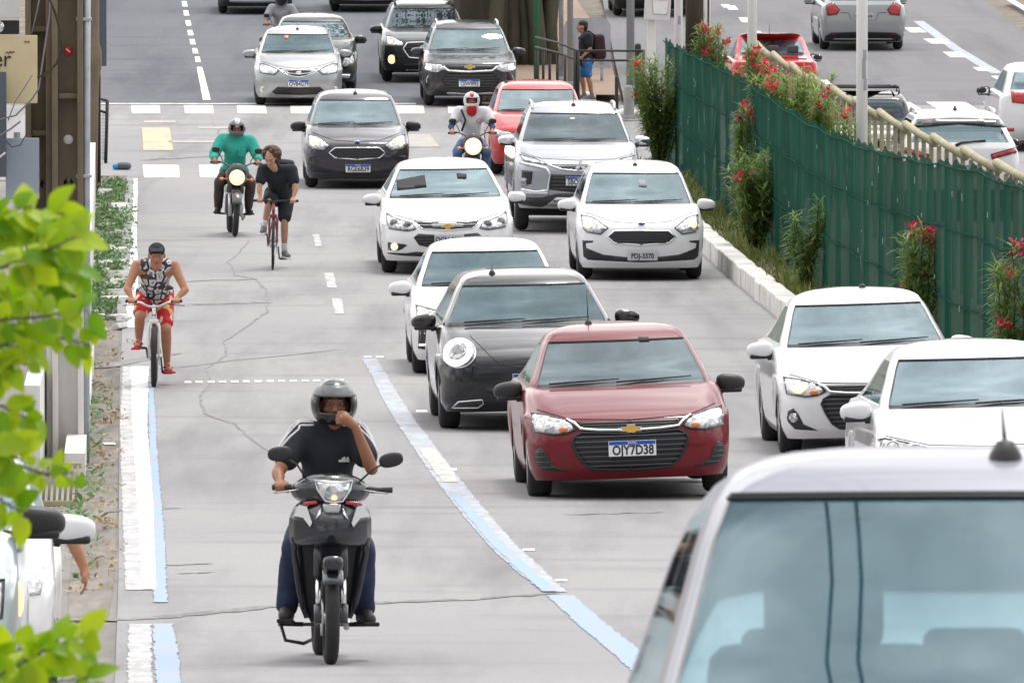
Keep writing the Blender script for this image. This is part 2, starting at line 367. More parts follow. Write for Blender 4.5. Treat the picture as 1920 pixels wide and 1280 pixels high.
# painted edges on the left
for nm, pts, mt, h in [
    ('edge_line', [(250, 335, 17), (246, 430, 20), (247, 520, 24), (246, 614, 26)], 'paint_white', .005),
    ('edge_line', [(250, 688, 40), (246, 800, 42), (250, 940, 42), (259, 1106, 46)], 'paint_white_old', .005),
    ('edge_line', [(262, 688, 34), (262, 800, 28), (272, 940, 30), (279, 1106, 26)], 'paint_white', .009),
    ('edge_line', [(262, 1170, 42), (262, 1300, 46)], 'paint_white_old', .005),
    ('blue_line', [(283, 720, 10), (288, 860, 16), (296, 1000, 24), (301, 1130, 26)], 'paint_blue', .007),
    ('blue_line', [(306, 1170, 36), (312, 1230, 46), (320, 1320, 50)], 'paint_blue', .007),
    ('faded_line', [(692, 673, 26), (712, 705, 30), (730, 740, 34), (760, 788, 38), (790, 830, 42), (825, 880, 46)], 'paint_pale_blue', .005),
    ('faded_line', [(800, 842, 30), (820, 868, 34), (845, 905, 30)], 'paint_orange', .009),
    ('faded_line', [(825, 881, 46), (860, 925, 48), (900, 974, 50), (940, 1020, 52), (990, 1066, 54), (1040, 1110, 44)], 'paint_pale_blue', .005),
    ('blue_line', [(852, 925, 20), (932, 1020, 26), (1032, 1110, 30)], 'paint_blue', .009),
    ('blue_line', [(1050, 1116, 50), (1110, 1170, 54), (1180, 1226, 60), (1230, 1270, 62)], 'paint_blue', .005),
    ('lane_dash', [(616, 512, 18), (623, 540, 18)], 'paint_white_old', .005), ('lane_dash', [(631, 560, 18), (637, 589, 18)], 'paint_white_old', .005),
    ('lane_dash', [(592, 440, 12), (598, 462, 12)], 'paint_white_old', .005),
    ('stop_line', [(480, 194.2, 600), (480, 195.6, 600)], 'paint_white', .005),
    ('lane_line', [(374, 126, 10), (388, 188, 15)], 'paint_cream', .005),
    ('yellow_box', [(292, 240, 52), (297, 282, 56)], 'paint_yellow', .005), ('yellow_box', [(300, 226, 60), (300, 231, 60)], 'paint_yellow_faint', .005),
    ('yellow_box', [(760, 252, 90), (770, 276, 110)], 'paint_yellow_faint', .005), ('yellow_box', [(400, 238, 60), (402, 242, 60)], 'paint_yellow_faint', .005), ('yellow_box', [(360, 264, 90), (362, 268, 90)], 'paint_yellow_faint', .005),
    ('edge_line', [(1329, 479, 7), (1469, 599, 10), (1560, 700, 11), (1900, 1000, 14)], 'paint_white', .005),
    ('gutter_strip', [(1338, 470, 14), (1476, 587, 22), (1568, 688, 26)], 'gutter_dirt', .004),
]: structure(line_strip(nm, pts, h, mt))
for k, (x, y) in enumerate([(345, 8), (348, 25), (352, 44), (356, 62), (360, 79), (365, 96), (369.5, 112)]):
    line_strip('lane_dash', [(x, y-5, 9), (x+2, y+5, 10)], .005, 'paint_cream')
for x0, x1 in ((247, 300), (346, 400), (445, 499), (545, 598), (645, 690), (740, 795), (840, 890)):
    line_strip('crosswalk_stripe', [((x0+x1)/2-1, 198, x1-x0), ((x0+x1)/2+1, 213.5, x1-x0)], .006, 'paint_cream')
for x0, x1 in ((269, 336), (374, 440), (486, 548)):
    line_strip('crosswalk_stripe', [((x0+x1)/2-1, 310, x1-x0), ((x0+x1)/2+1, 333.5, x1-x0)], .006, 'paint_cream')
for x0, x1 in ((1660, 1722), (1752, 1826), (1858, 1930)):
    line_strip('crosswalk_stripe', [((x0+x1)/2-16, 192, x1-x0), ((x0+x1)/2+6, 205, x1-x0)], .006, 'paint_cream')
for (x, y, w, h_) in [(1362, 12, 16, 6), (1372, 15, 18, 8), (1396, 38, 16, 9), (1420, 64, 18, 10), (1546, 155, 20, 9), (1580, 178, 22, 8), (1716, 57, 30, 9), (1757, 78, 36, 9), (1792, 103, 34, 10), (1842, 130, 26, 7), (1880, 147, 30, 8)]:
    line_strip('lane_dash', [(x-w*.22, y-h_/2, w), (x+w*.22, y+h_/2, w)], .005, 'paint_cream')
line_strip('blue_line', [(1722, 40, 20), (1790, 90, 22), (1870, 138, 24)], .003, 'paint_pale_blue')
line_strip('edge_line', [(1893, 0, 14), (1935, 24, 16)], .005, 'paint_white')
for x in list(range(352, 640, 22))+[690, 712]: line_strip('paint_tick', [(x, 715-(x-350)*.012 if x < 650 else 668, 13), (x, 718.5-(x-350)*.012 if x < 650 else 671, 13)], .005, 'paint_white', 3)
for x, y in ((790, 771), (846, 880), (992, 1031), (1052, 1088), (205, 832)): line_strip('paint_tick', [(x, y-2, 22), (x, y+2, 22)], .005, 'paint_white', 3)
# cracks and joints
paint_mat('crack_far', (.055, .06, .075), .45, (.115, .124, .148), 5.)
def crack(name, pts, w):
    out = []
    for i in range(len(pts)-1):
        for k in range(6):
            t = k/6; out.append((lerp(pts[i][0], pts[i+1][0], t)+random.uniform(-3, 3), lerp(pts[i][1], pts[i+1][1], t)+random.uniform(-1, 1)))
    out.append(pts[-1]); vs = []; fs = []
    for i, p in enumerate(out):
        a = Vector(gxy(*p)); q = Vector(gxy(*out[min(i+1, len(out)-1)]))-Vector(gxy(*out[max(i-1, 0)])); q.normalize(); nrm = Vector((-q.y, q.x))
        ww = w*random.uniform(.5, 1.4); 
        for sg in (1, -1): c = a+nrm*ww*sg*Vector((1, 1)).length/1.41; vs.append((c.x, c.y, gz(c.y)+.0045))
        if i: fs.append((2*i-2, 2*i-1, 2*i+1, 2*i))
    return structure(MB().add(vs, fs).build(name, MATS['crack_tar' if pts[0][1] > 196 else 'crack_far'], recalc=False))
crack('road_crack', [(468, 450), (450, 470), (428, 492), (440, 516), (480, 524), (500, 545), (502, 585), (480, 600), (420, 640), (426, 664), (388, 690), (396, 718), (374, 745), (384, 778), (440, 795), (470, 822), (512, 850)], .012)
crack('road_crack', [(400, 230), (412, 252), (398, 275)], .012); crack('road_crack', [(275, 25), (305, 60), (298, 78)], .012); crack('road_crack', [(332, 95), (365, 140), (372, 170)], .01)
for pts, w in (([(130, 1162), (260, 1160), (400, 1148), (520, 1136), (700, 1130), (900, 1122), (1040, 1112)], .10), ([(180, 690), (260, 676), (330, 662)], .12), ([(330, 528), (480, 523)], .07), ([(360, 571), (495, 567)], .16), ([(200, 958), (340, 952)], .03),
               ([(320, 1060), (395, 1056)], .05), ([(340, 1076), (400, 1072)], .03), ([(800, 590), (980, 580)], .02), ([(210, 86), (310, 84)], .10), ([(270, 300), (420, 292)], .15), ([(220, 700), (640, 655)], .02), ([(1060, 965), (1240, 960)], .04)):
    crack('road_joint', pts, w)
# ------------------------------------------------------------------ vehicles: materials
def paint(name, col, metal=.0, rough=.28, coat=.8): return M(name, col, rough, metal, coat, nscale=1.3, namt=.04, spec=.2)
paint('paint_car_white', (.74, .74, .755)); paint('paint_car_silver', (.36, .37, .385), .45, .32); paint('paint_car_lavender', (.25, .26, .31), .25, .42, .35); paint('paint_car_red', (.15, .004, .010), 0, .34, .5)
paint('paint_car_pink_red', (.50, .03, .03), 0, .35); paint('paint_car_bright_red', (.50, .012, .02), 0, .3)
paint('paint_car_black', (.008, .009, .014), .2, .22); paint('paint_car_grey', (.042, .040, .050), .45, .3); paint('paint_car_dark', (.022, .026, .028), .3, .28)
paint('paint_car_pewter', (.34, .35, .39), .45, .32); paint('paint_car_teal_silver', (.34, .42, .43), .5, .3)
M('black_plastic', (.016, .016, .018), .45, bump=.1, nscale=30); M('dark_plastic', (.035, .035, .038), .55, nscale=12); M('gloss_black', (.008, .008, .010), .08, coat=.6)
M('grille_black', (.012, .012, .014), .4, nscale=20); M('slat_grey', (.05, .052, .058), .35)
M('chrome', (.82, .83, .84), .12, 1.0); M('silver_trim', (.58, .59, .61), .3, .8); M('gold', (.75, .45, .08), .3, .6)
M('rubber', (.022, .022, .023), .85, nscale=14, namt=.3, bump=.3); M('rim_silver', (.42, .42, .43), .35, .8)
M('interior_dark', (.028, .028, .032), .8); M('seat_fabric', (.075, .075, .085), .9, nscale=20, bump=.2); M('seat_light', (.30, .31, .33), .9)
M('plate_white', (.78, .79, .80), .5); M('plate_grey', (.50, .51, .52), .5); M('plate_blue', (.02, .08, .42), .4); M('plate_ink', (.012, .012, .014), .5)
M('tail_red', (.42, .006, .012), .15, coat=1.0); M('amber', (.75, .20, .03), .2, coat=1); M('undercarriage', (.014, .014, .015), .9)
M('lamp_warm', (1.0, .66, .40), emit=1.15); M('lamp_white', (1.0, .98, .93), emit=1.6); M('lamp_orange', (1.0, .42, .12), emit=4); M('lamp_hot', (1.0, .96, .82), emit=9)
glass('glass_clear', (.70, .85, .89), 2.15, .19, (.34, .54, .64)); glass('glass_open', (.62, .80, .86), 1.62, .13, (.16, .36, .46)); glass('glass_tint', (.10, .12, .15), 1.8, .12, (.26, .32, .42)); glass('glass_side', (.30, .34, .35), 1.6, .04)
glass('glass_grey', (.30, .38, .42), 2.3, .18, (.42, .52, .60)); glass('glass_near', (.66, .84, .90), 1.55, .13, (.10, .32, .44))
def lens_mat(name, a, b):
    m = bpy.data.materials.new(name); m.use_nodes = True; nt = m.node_tree; n = nt.nodes; l = nt.links; p = n["Principled BSDF"]
    tc = n.new("ShaderNodeTexCoord"); vo = n.new("ShaderNodeTexVoronoi"); vo.inputs['Scale'].default_value = 26
    l.new(tc.outputs['Object'], vo.inputs['Vector']); mx = n.new("ShaderNodeMix"); mx.data_type = 'RGBA'; l.new(vo.outputs['Color'], mx.inputs['Factor'])
    mx.inputs['A'].default_value = a+(1,); mx.inputs['B'].default_value = b+(1,); l.new(mx.outputs['Result'], p.inputs['Base Color'])
    p.inputs['Metallic'].default_value = .65; p.inputs['Roughness'].default_value = .16; p.inputs['Coat Weight'].default_value = 1; p.inputs['Coat Roughness'].default_value = .02
    bp = n.new("ShaderNodeBump"); bp.inputs['Strength'].default_value = .25; bp.inputs['Distance'].default_value = .02; l.new(vo.outputs['Distance'], bp.inputs['Height']); l.new(bp.outputs[0], p.inputs['Normal'])
    MATS[name] = m
lens_mat('headlight_lens', (.22, .23, .25), (.86, .87, .88)); lens_mat('headlight_smoked', (.05, .05, .06), (.45, .46, .48))

# ------------------------------------------------------------------ vehicles: the body surface
def rows_for(L, W, H, kind='hatch', zh=.78, zc=1.0, yc=1.0, yt=1.85, wr=.60, zb=.19, nose=.10, tum=.09, rc=.32, rcy=.5, bow=.12, cw=.10, dt=.13, cab=1.):
    """horizontal contours: z, y front, y rear, half width, corner radii, bow of the front"""
    h = W/2; wb = h-tum; zt = H-dt; wr += .045
    if kind == 'sedan': re = [(zb, L-.2), (.35, L-.03), (.55, L), (zc-.02, L-.05), (zc+.05, L-.50), (zc+.09, L-.70), (zt-.03, L-1.38), (zt+.03, L-1.55), (H, L-2.0)]
    elif kind == 'pickup': re = [(zb, L-.1), (.45, L), (zc-.03, L-.01), (zc+.015, L-1.52), (zc+.06, L-1.58), (zt, L-1.75), (H, L-2.2)]
    elif kind == 'suv': re = [(zb, L-.22), (.40, L-.02), (.65, L), (zc-.02, L-.06), (zc+.05, L-.10), (zt-.03, L-.36), (zt+.03, L-.46), (H, L-1.1)]
    else: re = [(zb, L-.2), (.40, L-.02), (.62, L), (zc-.02, L-.05), (zc+.05, L-.10), (zt-.03, L-.46), (zt+.03, L-.58), (H, L-1.2)]
    yr = lambda z: interp([a for a, b in re], [b for a, b in re], z)
    K = [  # z, yf, w, rcx, rcy, bow
        (zb, nose, h-.075, rc*.8, .30, bow*.9), (zb+.10, .025, h-.03, rc*.9, .36, bow), (.48, 0, h-.008, rc, rcy*.85, bow), (zh-.14, .02, h, rc, rcy, bow*1.05),
        (zh-.04, .07, h-.002, rc, rcy*1.05, bow*1.1), (zh, .15, h-.006, rc, rcy*1.05, bow*1.2), (zh+(zc-zh)*.35, .15+(yc-.15)*.28, h-.014, rc*.9, rcy, bow*1.3), (zh+(zc-zh)*.7, .15+(yc-.15)*.62, h-.026, rc*.7, rcy*.8, bow*1.4),
        (zc-.012, yc-.08, h-.05, rc*.45, .35, bow*1.4), (zc, yc, wb, .10*cab, .26, cw*1.3), (zc+.03, yc+.045, wb-.008, .085*cab, .24, cw*1.3),
        (zc+(zt-zc)*.5, lerp(yc, yt, .5), lerp(wb, wr, .46), .075*cab, .22, cw*1.15), (zt-.015, yt-.03, wr+.012, .07*cab, .22, cw), (zt, yt, wr, .075*cab, .22, cw),
        (zt+dt*.42, yt+.10, wr-.035, .12, .26, cw), (zt+dt*.74, yt+.28, wr-.11, .16, .3, cw*.8), (H-.008, yt+.55, wr-.26, .16, .3, .04), (H, yt+.95, .10, .05, .08, .01)]
    zs = []
    for a, b in zip(K[:-1], K[1:]):
        n = 3 if b[0]-a[0] > .07 else 2
        zs += [lerp(a[0], b[0], i/n) for i in range(n)]
    zs.append(K[-1][0]); X = [k[0] for k in K]; out = []
    for z in zs: out.append((z, interp(X, [k[1] for k in K], z), yr(z))+tuple(interp(X, [k[j] for k in K], z) for j in (2, 3, 4, 5)))
    return out, dict(zc=zc, zt=zt, yc=yc, yt=yt, wb=wb, wr=wr, h=h, L=L, H=H, W=W)
NF, NC, NS, NR = 9, 8, 56, 8
def contour(row, wheels, R_, zw, zmid=.74):
    z, yf, yr, w, rx, ry, bow = row; pts = []
    yr = max(yr, yf+.3); ry2 = min(.22, (yr-yf)*.2); ry = min(ry, (yr-yf)*.3); rx = min(rx, w*.6); xe = w-rx
    ye = yf+bow*(xe/w)**2
    for i in range(NF): x = xe*i/(NF-1); pts.append((x, yf+bow*(x/w)**2))
    for i in range(1, NC+1): q = math.pi/2*i/NC; pts.append((xe+rx*math.sin(q), ye+ry*(1-math.cos(q))))
    ya, yb_ = ye+ry, yr-ry2
    for i in range(1, NS+1): pts.append((w, lerp(ya, yb_, i/NS)))
    rx2 = min(.14, w*.5)
    for i in range(1, NC+1): q = math.pi/2*i/NC; pts.append((w-rx2*(1-math.cos(q)), yb_+ry2*math.sin(q)))
    for i in range(1, NR): pts.append(((w-rx2)*(1-i/(NR-1)), yr+.0))
    out = []
    for x, y in pts:
        zz = z
        if z < zmid and abs(x) > w-.22:
            for wy in wheels:
                d = R_*R_-(y-wy)**2
                if d > 0:
                    za = zw+math.sqrt(d)
                    if za > row_z0[0]: zz = max(zz, za+(z-row_z0[0])/(zmid-row_z0[0])*(zmid-za))
        out.append((x, y, zz))
    return out
row_z0 = [0.]
NH = NF+NC+NS+NC+NR-1
def body(sp, wheels, R_, zw, clad=.0):
    rows, d = sp; row_z0[0] = rows[0][0]
    half = [contour(r, wheels, R_, zw) for r in rows]
    full = [[Vector(p) for p in h] + [Vector((-p[0], p[1], p[2])) for p in h[-2:0:-1]] for h in half]
    nr = len(full); nc = len(full[0]); fs = {}
    zc, zt = d['zc'], d['zt']
    for i in range(nr-1):
        za, zb_ = rows[i][0], rows[i+1][0]; zm = (za+zb_)/2
        for k in range(nc):
            kk = k if k < NH else nc-1-k            # mirrored column
            if k >= NH: kk = nc-k-1
            part = 'body'
            if zc+.001 < zm < zc+.029 and kk < NF+1: part = 'cowl'
            if zc+.029 < zm < zt+.0:
                if kk < NF+1:
                    part = 'windshield'
                    if kk >= NF or zm > zt-.0076 or (zm < zc+.05): part = 'ws_edge'
                f = (kk-NF-NC)/NS
                if zc+.035 < zm < zt-.03:
                    if .03 < f < .44: part = 'side_window'
                    elif .48 < f < .84: part = 'side_window2'
                    elif .44 <= f <= .48: part = 'dark_pillar'
                if kk >= NF+NC+NS+NC-3 and zc+.06 < zm < zt-.03: part = 'rear_window'
            if zm < clad and part == 'body': part = 'clad'
            fs.setdefault(part, []).append((i, k))
    return full, fs, nr, nc
def submesh(full, faces, nc, flip=False):
    idx = {}; vs = []; fl = []
    def g(i, k):
        k %= nc
        if (i, k) not in idx: idx[(i, k)] = len(vs); vs.append(full[i][k])
        return idx[(i, k)]
    for i, k in faces: fl.append((g(i, k), g(i, k+1), g(i+1, k+1), g(i+1, k)))
    return vs, fl

class Car:
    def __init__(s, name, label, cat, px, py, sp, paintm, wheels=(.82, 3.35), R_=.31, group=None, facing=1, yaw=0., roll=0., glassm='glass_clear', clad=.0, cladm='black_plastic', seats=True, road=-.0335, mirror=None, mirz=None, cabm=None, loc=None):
        s.sp = sp; s.d = d = sp[1]; s.px, s.py, s.s = px, py, S(py); s.roll = math.tan(R(roll)); s.facing = facing; s.wheels = wheels
        p = loc or G(px, py); hd = -road+R(yaw)
        if facing < 0: p = p+Vector((-math.sin(hd), math.cos(hd), 0))*d['L']; p.z = gz(p.y)
        a = slope(p.y)
        s.root = thing(name, label, cat, p, (a*facing, -R(roll)*facing, hd+(0 if facing > 0 else math.pi)), group)
        r0 = s.root; s.parts = {}
        full, fs, nr, nc = body(sp, wheels, R_+.055, R_, clad)
        if cabm: zr = [r[0] for r in sp[0]]; fs['cab'] = [f for f in fs['body'] if zr[f[0]] > d['zc']+.03]; fs['body'] = [f for f in fs['body'] if zr[f[0]] <= d['zc']+.03]
        mb = MB()
        for part, mi in (('body', 0), ('cab', 1), ('dark_pillar', 1), ('cowl', 2), ('clad', 2)):
            if part in fs: mb.add(*submesh(full, fs[part], nc), mi=mi)
        mb.add([full[-1][k] for k in range(nc)], [tuple(range(nc))], 0)
        bo = mb.build('body', [MATS[paintm], MATS['gloss_black'], MATS[cladm]], r0)
        bm = bmesh.new(); bm.from_mesh(bo.data); bmesh.ops.remove_doubles(bm, verts=bm.verts, dist=1e-5); bmesh.ops.recalc_face_normals(bm, faces=bm.faces); bm.to_mesh(bo.data); bm.free()
        s.body = bo; allf = [f for v in fs.values() for f in v]; vs, fl = submesh(full, allf, nc); s.bvh = BVHTree.FromPolygons(vs, fl)
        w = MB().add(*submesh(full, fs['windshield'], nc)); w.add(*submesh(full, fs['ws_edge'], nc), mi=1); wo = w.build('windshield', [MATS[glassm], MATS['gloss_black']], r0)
        i0 = next(i for i in range(nr) if (i, 0) in fs['ws_edge']); i1 = max(i for i, k in fs['ws_edge'] if k == 0)+1; e = NF+1
        ring = [full[i0][k] for k in range(-e, e+1)]+[full[i][e] for i in range(i0+1, i1)]+[full[i1][k] for k in range(e, -e-1, -1)]+[full[i][-e] for i in range(i1-1, i0, -1)]
        MB().tube([p+Vector((0, -.004*1, .002)) for p in ring], .0045, 5, closed=True).build('seal', MATS['black_plastic'], wo)
        for key in ('side_window', 'side_window2'):
            for sg in (0, 1):
                ff = [f for f in fs.get(key, []) if (f[1] < NH) == (sg == 0)]
                if ff: MB().add(*submesh(full, ff, nc)).build('side_window', MATS['glass_side'], r0)
        if 'rear_window' in fs: MB().add(*submesh(full, fs['rear_window'], nc)).build('rear_window', MATS[glassm if glassm != 'glass_tint' or facing < 0 else 'glass_side'], r0)
        L, h, H, zc, yc, yt = d['L'], d['h'], d['H'], d['zc'], d['yc'], d['yt']
        zb = sp[0][0][0]
        u = MB().box((0, L/2, zb+.10), (2*h-.42, L-.5, .22), bev=.04)
        for wy in wheels: u.box((0, wy, R_+.10), (2*h-.36, .75, .5), bev=.05)
        u.box((0, .38, zb+.12), (2*h-.5, .35, .2), bev=.03)
        u.build('underbody', MATS['undercarriage'], r0)
        for wy in wheels:
            for sg in (-1, 1):
                x = sg*(h-.125); prof = []
                tw = .105
                for q in range(13):
                    a_ = math.pi*q/12; prof.append((R_*.68+R_*.32*math.sin(a_)**.45, -tw*math.cos(a_)*(1-.12*math.sin(a_))))
                t = MB().lathe(prof, 'x', (x, wy, R_), 28).build('wheel', MATS['rubber'], r0)
                rm = MB().lathe([(.0, .05*sg), (R_*.22, .06*sg), (R_*.6, .085*sg), (R_*.68, .10*sg), (R_*.70, .05*sg)], 'x', (x, wy, R_), 24)
                for k in range(5): q = 2*math.pi*k/5; rm.box((x+sg*.085, wy+math.cos(q)*R_*.36, R_+math.sin(q)*R_*.36), (.03, R_*.16, R_*.62), Euler((math.pi/2-q if False else q-math.pi/2, 0, 0)), .01)
                rm.build('rim', MATS['rim_silver'], t)
        # cabin
        it = MB().box((0, yc+.42, zc-.12), (2*h-.22, .62, .22), bev=.06).box((0, L*.6, .42), (2*h-.3, L*.55, .12), bev=.03)
        it.lathe([(.17, -.012), (.185, 0), (.17, .012)], 'y', (.36, yc+.80, zc-.10), 20, rot=None, closed=True)
        it.box((0, yt+.06, d['zt']-.075), (.20, .03, .06), bev=.02)
        it.build('dashboard', MATS['interior_dark'], r0)
        if seats:
            y0 = yc+1.15
            for x, y in ((-.36, y0), (.36, y0)):
                q = MB().box((x, y-.22, zc-.38), (.48, .5, .16), bev=.06).box((x, y+.06, zc-.08), (.47, .14, .62), Euler((-.22, 0, 0)), .06)
                q.box((x, y+.14, zc+.30), (.24, .09, .17), Euler((-.15, 0, 0)), .045).build('seat', MATS['seat_fabric'], r0)
            q = MB().box((0, y0+.9, zc-.10), (1.2, .16, .5), Euler((-.25, 0, 0)), .06)
            for x in (-.38, 0, .38): q.box((x, y0+.98, zc+.20), (.22, .08, .14), bev=.04)
            q.build('seat', MATS['seat_fabric'], r0)
        # mirrors
        mz = mirz or zc-.03; mm = MATS[mirror or paintm]
        for sg in (-1, 1):
            ym = yc+.50; x = sg*(h+.085)
            mb = MB().ell((x, ym, mz), (.125, .085, .082), None, 20, 12, 0, .72)
            for i, v in enumerate(mb.v):
                vx, vy, vz = v; t = (vx*sg-(h-.04))/.25
                mb.v[i] = (vx, vy+.03*t, mz+(vz-mz)*(1.05-.25*t)+.012*(1-t))
            mo = mb.build('mirror', mm, r0)
            MB().box((x-sg*.01, ym+.01, mz-.055), (.21, .13, .045), bev=.02).box((sg*(h-.05), ym+.01, mz-.06), (.14, .07, .04), Euler((0, sg*.25, 0)), .015).build('mirror_base', MATS['black_plastic'], mo)
            MB().box((x, ym+.085, mz), (.17, .012, .10), bev=.004).build('mirror_glass', MATS['chrome'], mo)
        # wipers
        for x0, x1 in ((-.62, -.02), (-.05, .60)):
            p0, p1 = s.fr(x0, zc+.022), s.fr(x1, zc+.048)
            MB().tube([p0+Vector((0, -.02, .012)), lerp(p0, p1, .5)+Vector((0, -.035, .012)), p1+Vector((0, -.02, .012))], [.008, .010, .005], 6).build('wiper', MATS['black_plastic'], r0)
    # projection on the body
    def fr(s, x, z, off=0.):
        if s.facing > 0 or getattr(s, 'force_front', 0):
            hit = s.bvh.ray_cast(Vector((x, -2, z)), Vector((0, 1, 0)))
        else: hit = s.bvh.ray_cast(Vector((x, s.d['L']+2, z)), Vector((0, -1, 0)))
        if hit[0] is None: hit = s.bvh.find_nearest(Vector((x, (0 if s.facing > 0 else s.d['L']), z)))
        n = hit[1]; 
        if n.y*s.facing > 0: n = -n
        return hit[0]+n*off
    def top(s, x, y, off=0.):
        hit = s.bvh.ray_cast(Vector((x, y, 5)), Vector((0, 0, -1))); return hit[0]+Vector((0, 0, off)) if hit[0] else Vector((x, y, s.d['H']+off))
    def T(s, pts, ox=0, oy=0, sc=1., dep=.15):
        out = []
        for p in pts:
            x = (ox+p[0]/sc-s.px)/s.s*s.facing; z = (s.py-(oy+p[1]/sc))/s.s; z -= x*s.facing*s.roll; out.append((x, z-.047*dep))
        return out
    def both(s, half): return half+[(-x, z) for x, z in half[::-1]]
    def patch(s, name, pts, mat, off=.006, dome=.0, parent=None, outline=None, orad=.006, step=.035, skirt=.03):
        from mathutils.geometry import delaunay_2d_cdt
        o = []
        for i in range(len(pts)):
            a = Vector(pts[i]); b = Vector(pts[(i+1) % len(pts)]); n = max(1, int((b-a).length/step)); o += [a.lerp(b, k/n) for k in range(n)]
        xs = [p.x for p in o]; zs = [p.y for p in o]; inner = []
        def inside(q):
            c = False; j = len(o)-1
            for i in range(len(o)):
                if (o[i].y > q.y) != (o[j].y > q.y) and q.x < (o[j].x-o[i].x)*(q.y-o[i].y)/(o[j].y-o[i].y)+o[i].x: c = not c
                j = i
            return c
        nx = max(1, int((max(xs)-min(xs))/step)); nz = max(1, int((max(zs)-min(zs))/step))
        for i in range(1, nx):
            for k in range(1, nz):
                q = Vector((lerp(min(xs), max(xs), i/nx), lerp(min(zs), max(zs), k/nz)))
                if inside(q) and min((q-e).length for e in o) > step*.5: inner.append(q)
        n = len(o); r = delaunay_2d_cdt(o+inner, [(i, (i+1) % n) for i in range(n)], [], 1, 1e-5)
        V, Fc = r[0], r[2]; vs = []
        for v in V:
            dd = min((v-e).length for e in o); k = min(1, dd/.05)
            vs.append(s.fr(v.x, v.y, off+dome*math.sqrt(max(0, 1-(1-k)**2))))
        mb = MB().add(vs, [tuple(f) for f in Fc])
        # skirt so that the part has thickness
        ring = [s.fr(p.x, p.y, off) for p in o]; back = [p+Vector((0, skirt*s.facing, 0)) for p in ring]
        mb.add(ring+back, [(i, (i+1) % n, (i+1) % n+n, i+n) for i in range(n)])
        ob = mb.build(name, MATS[mat], parent or s.root)
        bm = bmesh.new(); bm.from_mesh(ob.data); bmesh.ops.remove_doubles(bm, verts=bm.verts, dist=1e-4); bmesh.ops.recalc_face_normals(bm, faces=bm.faces); bm.to_mesh(ob.data); bm.free()
        if outline: MB().tube([p+Vector((0, -.003*s.facing, 0)) for p in ring], orad, 6, closed=True).build(name+'_trim', MATS[outline], ob)
        return ob
    def pair(s, name, pts, mat, **k):
        return [s.patch(name, [(x*sg, z) for x, z in pts], mat, **k) for sg in (1, -1)]
    def line(s, name, pts, mat, r=.008, parent=None, off=.006):
        o = []
        for a, b in zip(pts[:-1], pts[1:]):
            n = max(1, int(math.hypot(b[0]-a[0], b[1]-a[1])/.04)); o += [(lerp(a[0], b[0], i/n), lerp(a[1], b[1], i/n)) for i in range(n)]
        o.append(pts[-1]); return MB().tube([s.fr(x, z, off) for x, z in o], r, 6).build(name, MATS[mat], parent or s.root)
    def disc(s, name, c, r, mat, parent=None, off=.012, ring=None, squash=1., depth=.02):
        n = Vector((0, -s.facing, 0)); p = s.fr(c[0], c[1], off); mb = MB().ell(p, (r, depth, r*squash), None, 18, 10)
        ob = mb.build(name, MATS[mat], parent or s.root)
        if ring:
            MB().tube([p+Vector((r*1.12*math.cos(q), -.004*s.facing, r*1.12*squash*math.sin(q))) for q in [2*math.pi*i/22 for i in range(22)]], r*.14, 6, closed=True).build('lamp_ring', MATS[ring], ob)
        return ob
    def slats(s, parent, pts, n, mat='slat_grey', r=.009):
        zs = [p[1] for p in pts]; z0, z1 = min(zs), max(zs); mb = MB()
        for k in range(1, n+1):
            z = lerp(z0, z1, k/(n+1)); xs = []
            for (ax, az), (bx, bz) in zip(pts, pts[1:]+pts[:1]):
                if (az > z) != (bz > z): xs.append(ax+(bx-ax)*(z-az)/(bz-az))
            xs.sort()
            for a, b in zip(xs[::2], xs[1::2]):
                m = max(2, int((b-a)/.06)); mb.tube([s.fr(lerp(a+.012, b-.012, i/m), z, .012) for i in range(m+1)], r, 6)
        return mb.build('grille_slats', MATS[mat], parent)
    def plate(s, c, text, style='new', w=.40, h=.13, extra=.02):
        p = s.fr(c[0], c[1], .012+extra); f = s.facing
        o = MB().box((0, 0, 0), (w, .012, h), bev=.005).build('license_plate', MATS['plate_white' if style == 'new' else 'plate_grey'], s.root, loc=p, rot=(0, 0, 0 if f > 0 else math.pi))
        if style == 'new':
            MB().box((0, -.0075, h*.37), (w-.008, .006, h*.24), bev=.002).build('plate_band', MATS['plate_blue'], o)
            text_mb('BRASIL', .026, MATS['plate_white'], 'plate_country', o, (0, -.011, h*.37), (math.pi/2, 0, 0))
            text_mb(text, .112, MATS['plate_ink'], 'plate_lettering', o, (.005, -.007, -h*.13), (math.pi/2, 0, 0), sx=.80, bold=.0025)
        else:
            text_mb(text, .095, MATS['plate_ink'], 'plate_lettering', o, (0, -.007, -h*.06), (math.pi/2, 0, 0), sx=.84, bold=.0025)
        return o
    def emblem(s, kind, c, size, mat='chrome'):
        p = s.fr(c[0], c[1], .02); r0 = s.root; w = size/2
        if kind == 'bowtie':
            pts = [(-w, -.22*w), (-.95*w, .18*w), (-.42*w, .18*w), (-.38*w, .42*w), (.38*w, .42*w), (.42*w, .18*w), (w, .18*w), (.95*w, -.22*w), (.42*w, -.22*w), (.38*w, -.46*w), (-.38*w, -.46*w), (-.42*w, -.22*w)]
            o = MB().prism([(x*1.1, z*1.15) for x, z in pts], 0, .012).build('emblem', MATS['silver_trim'], r0, loc=p)
            MB().prism([(x*.94, z*.86) for x, z in pts], -.006, .004).build('emblem_inlay', MATS['gold'], o); return o
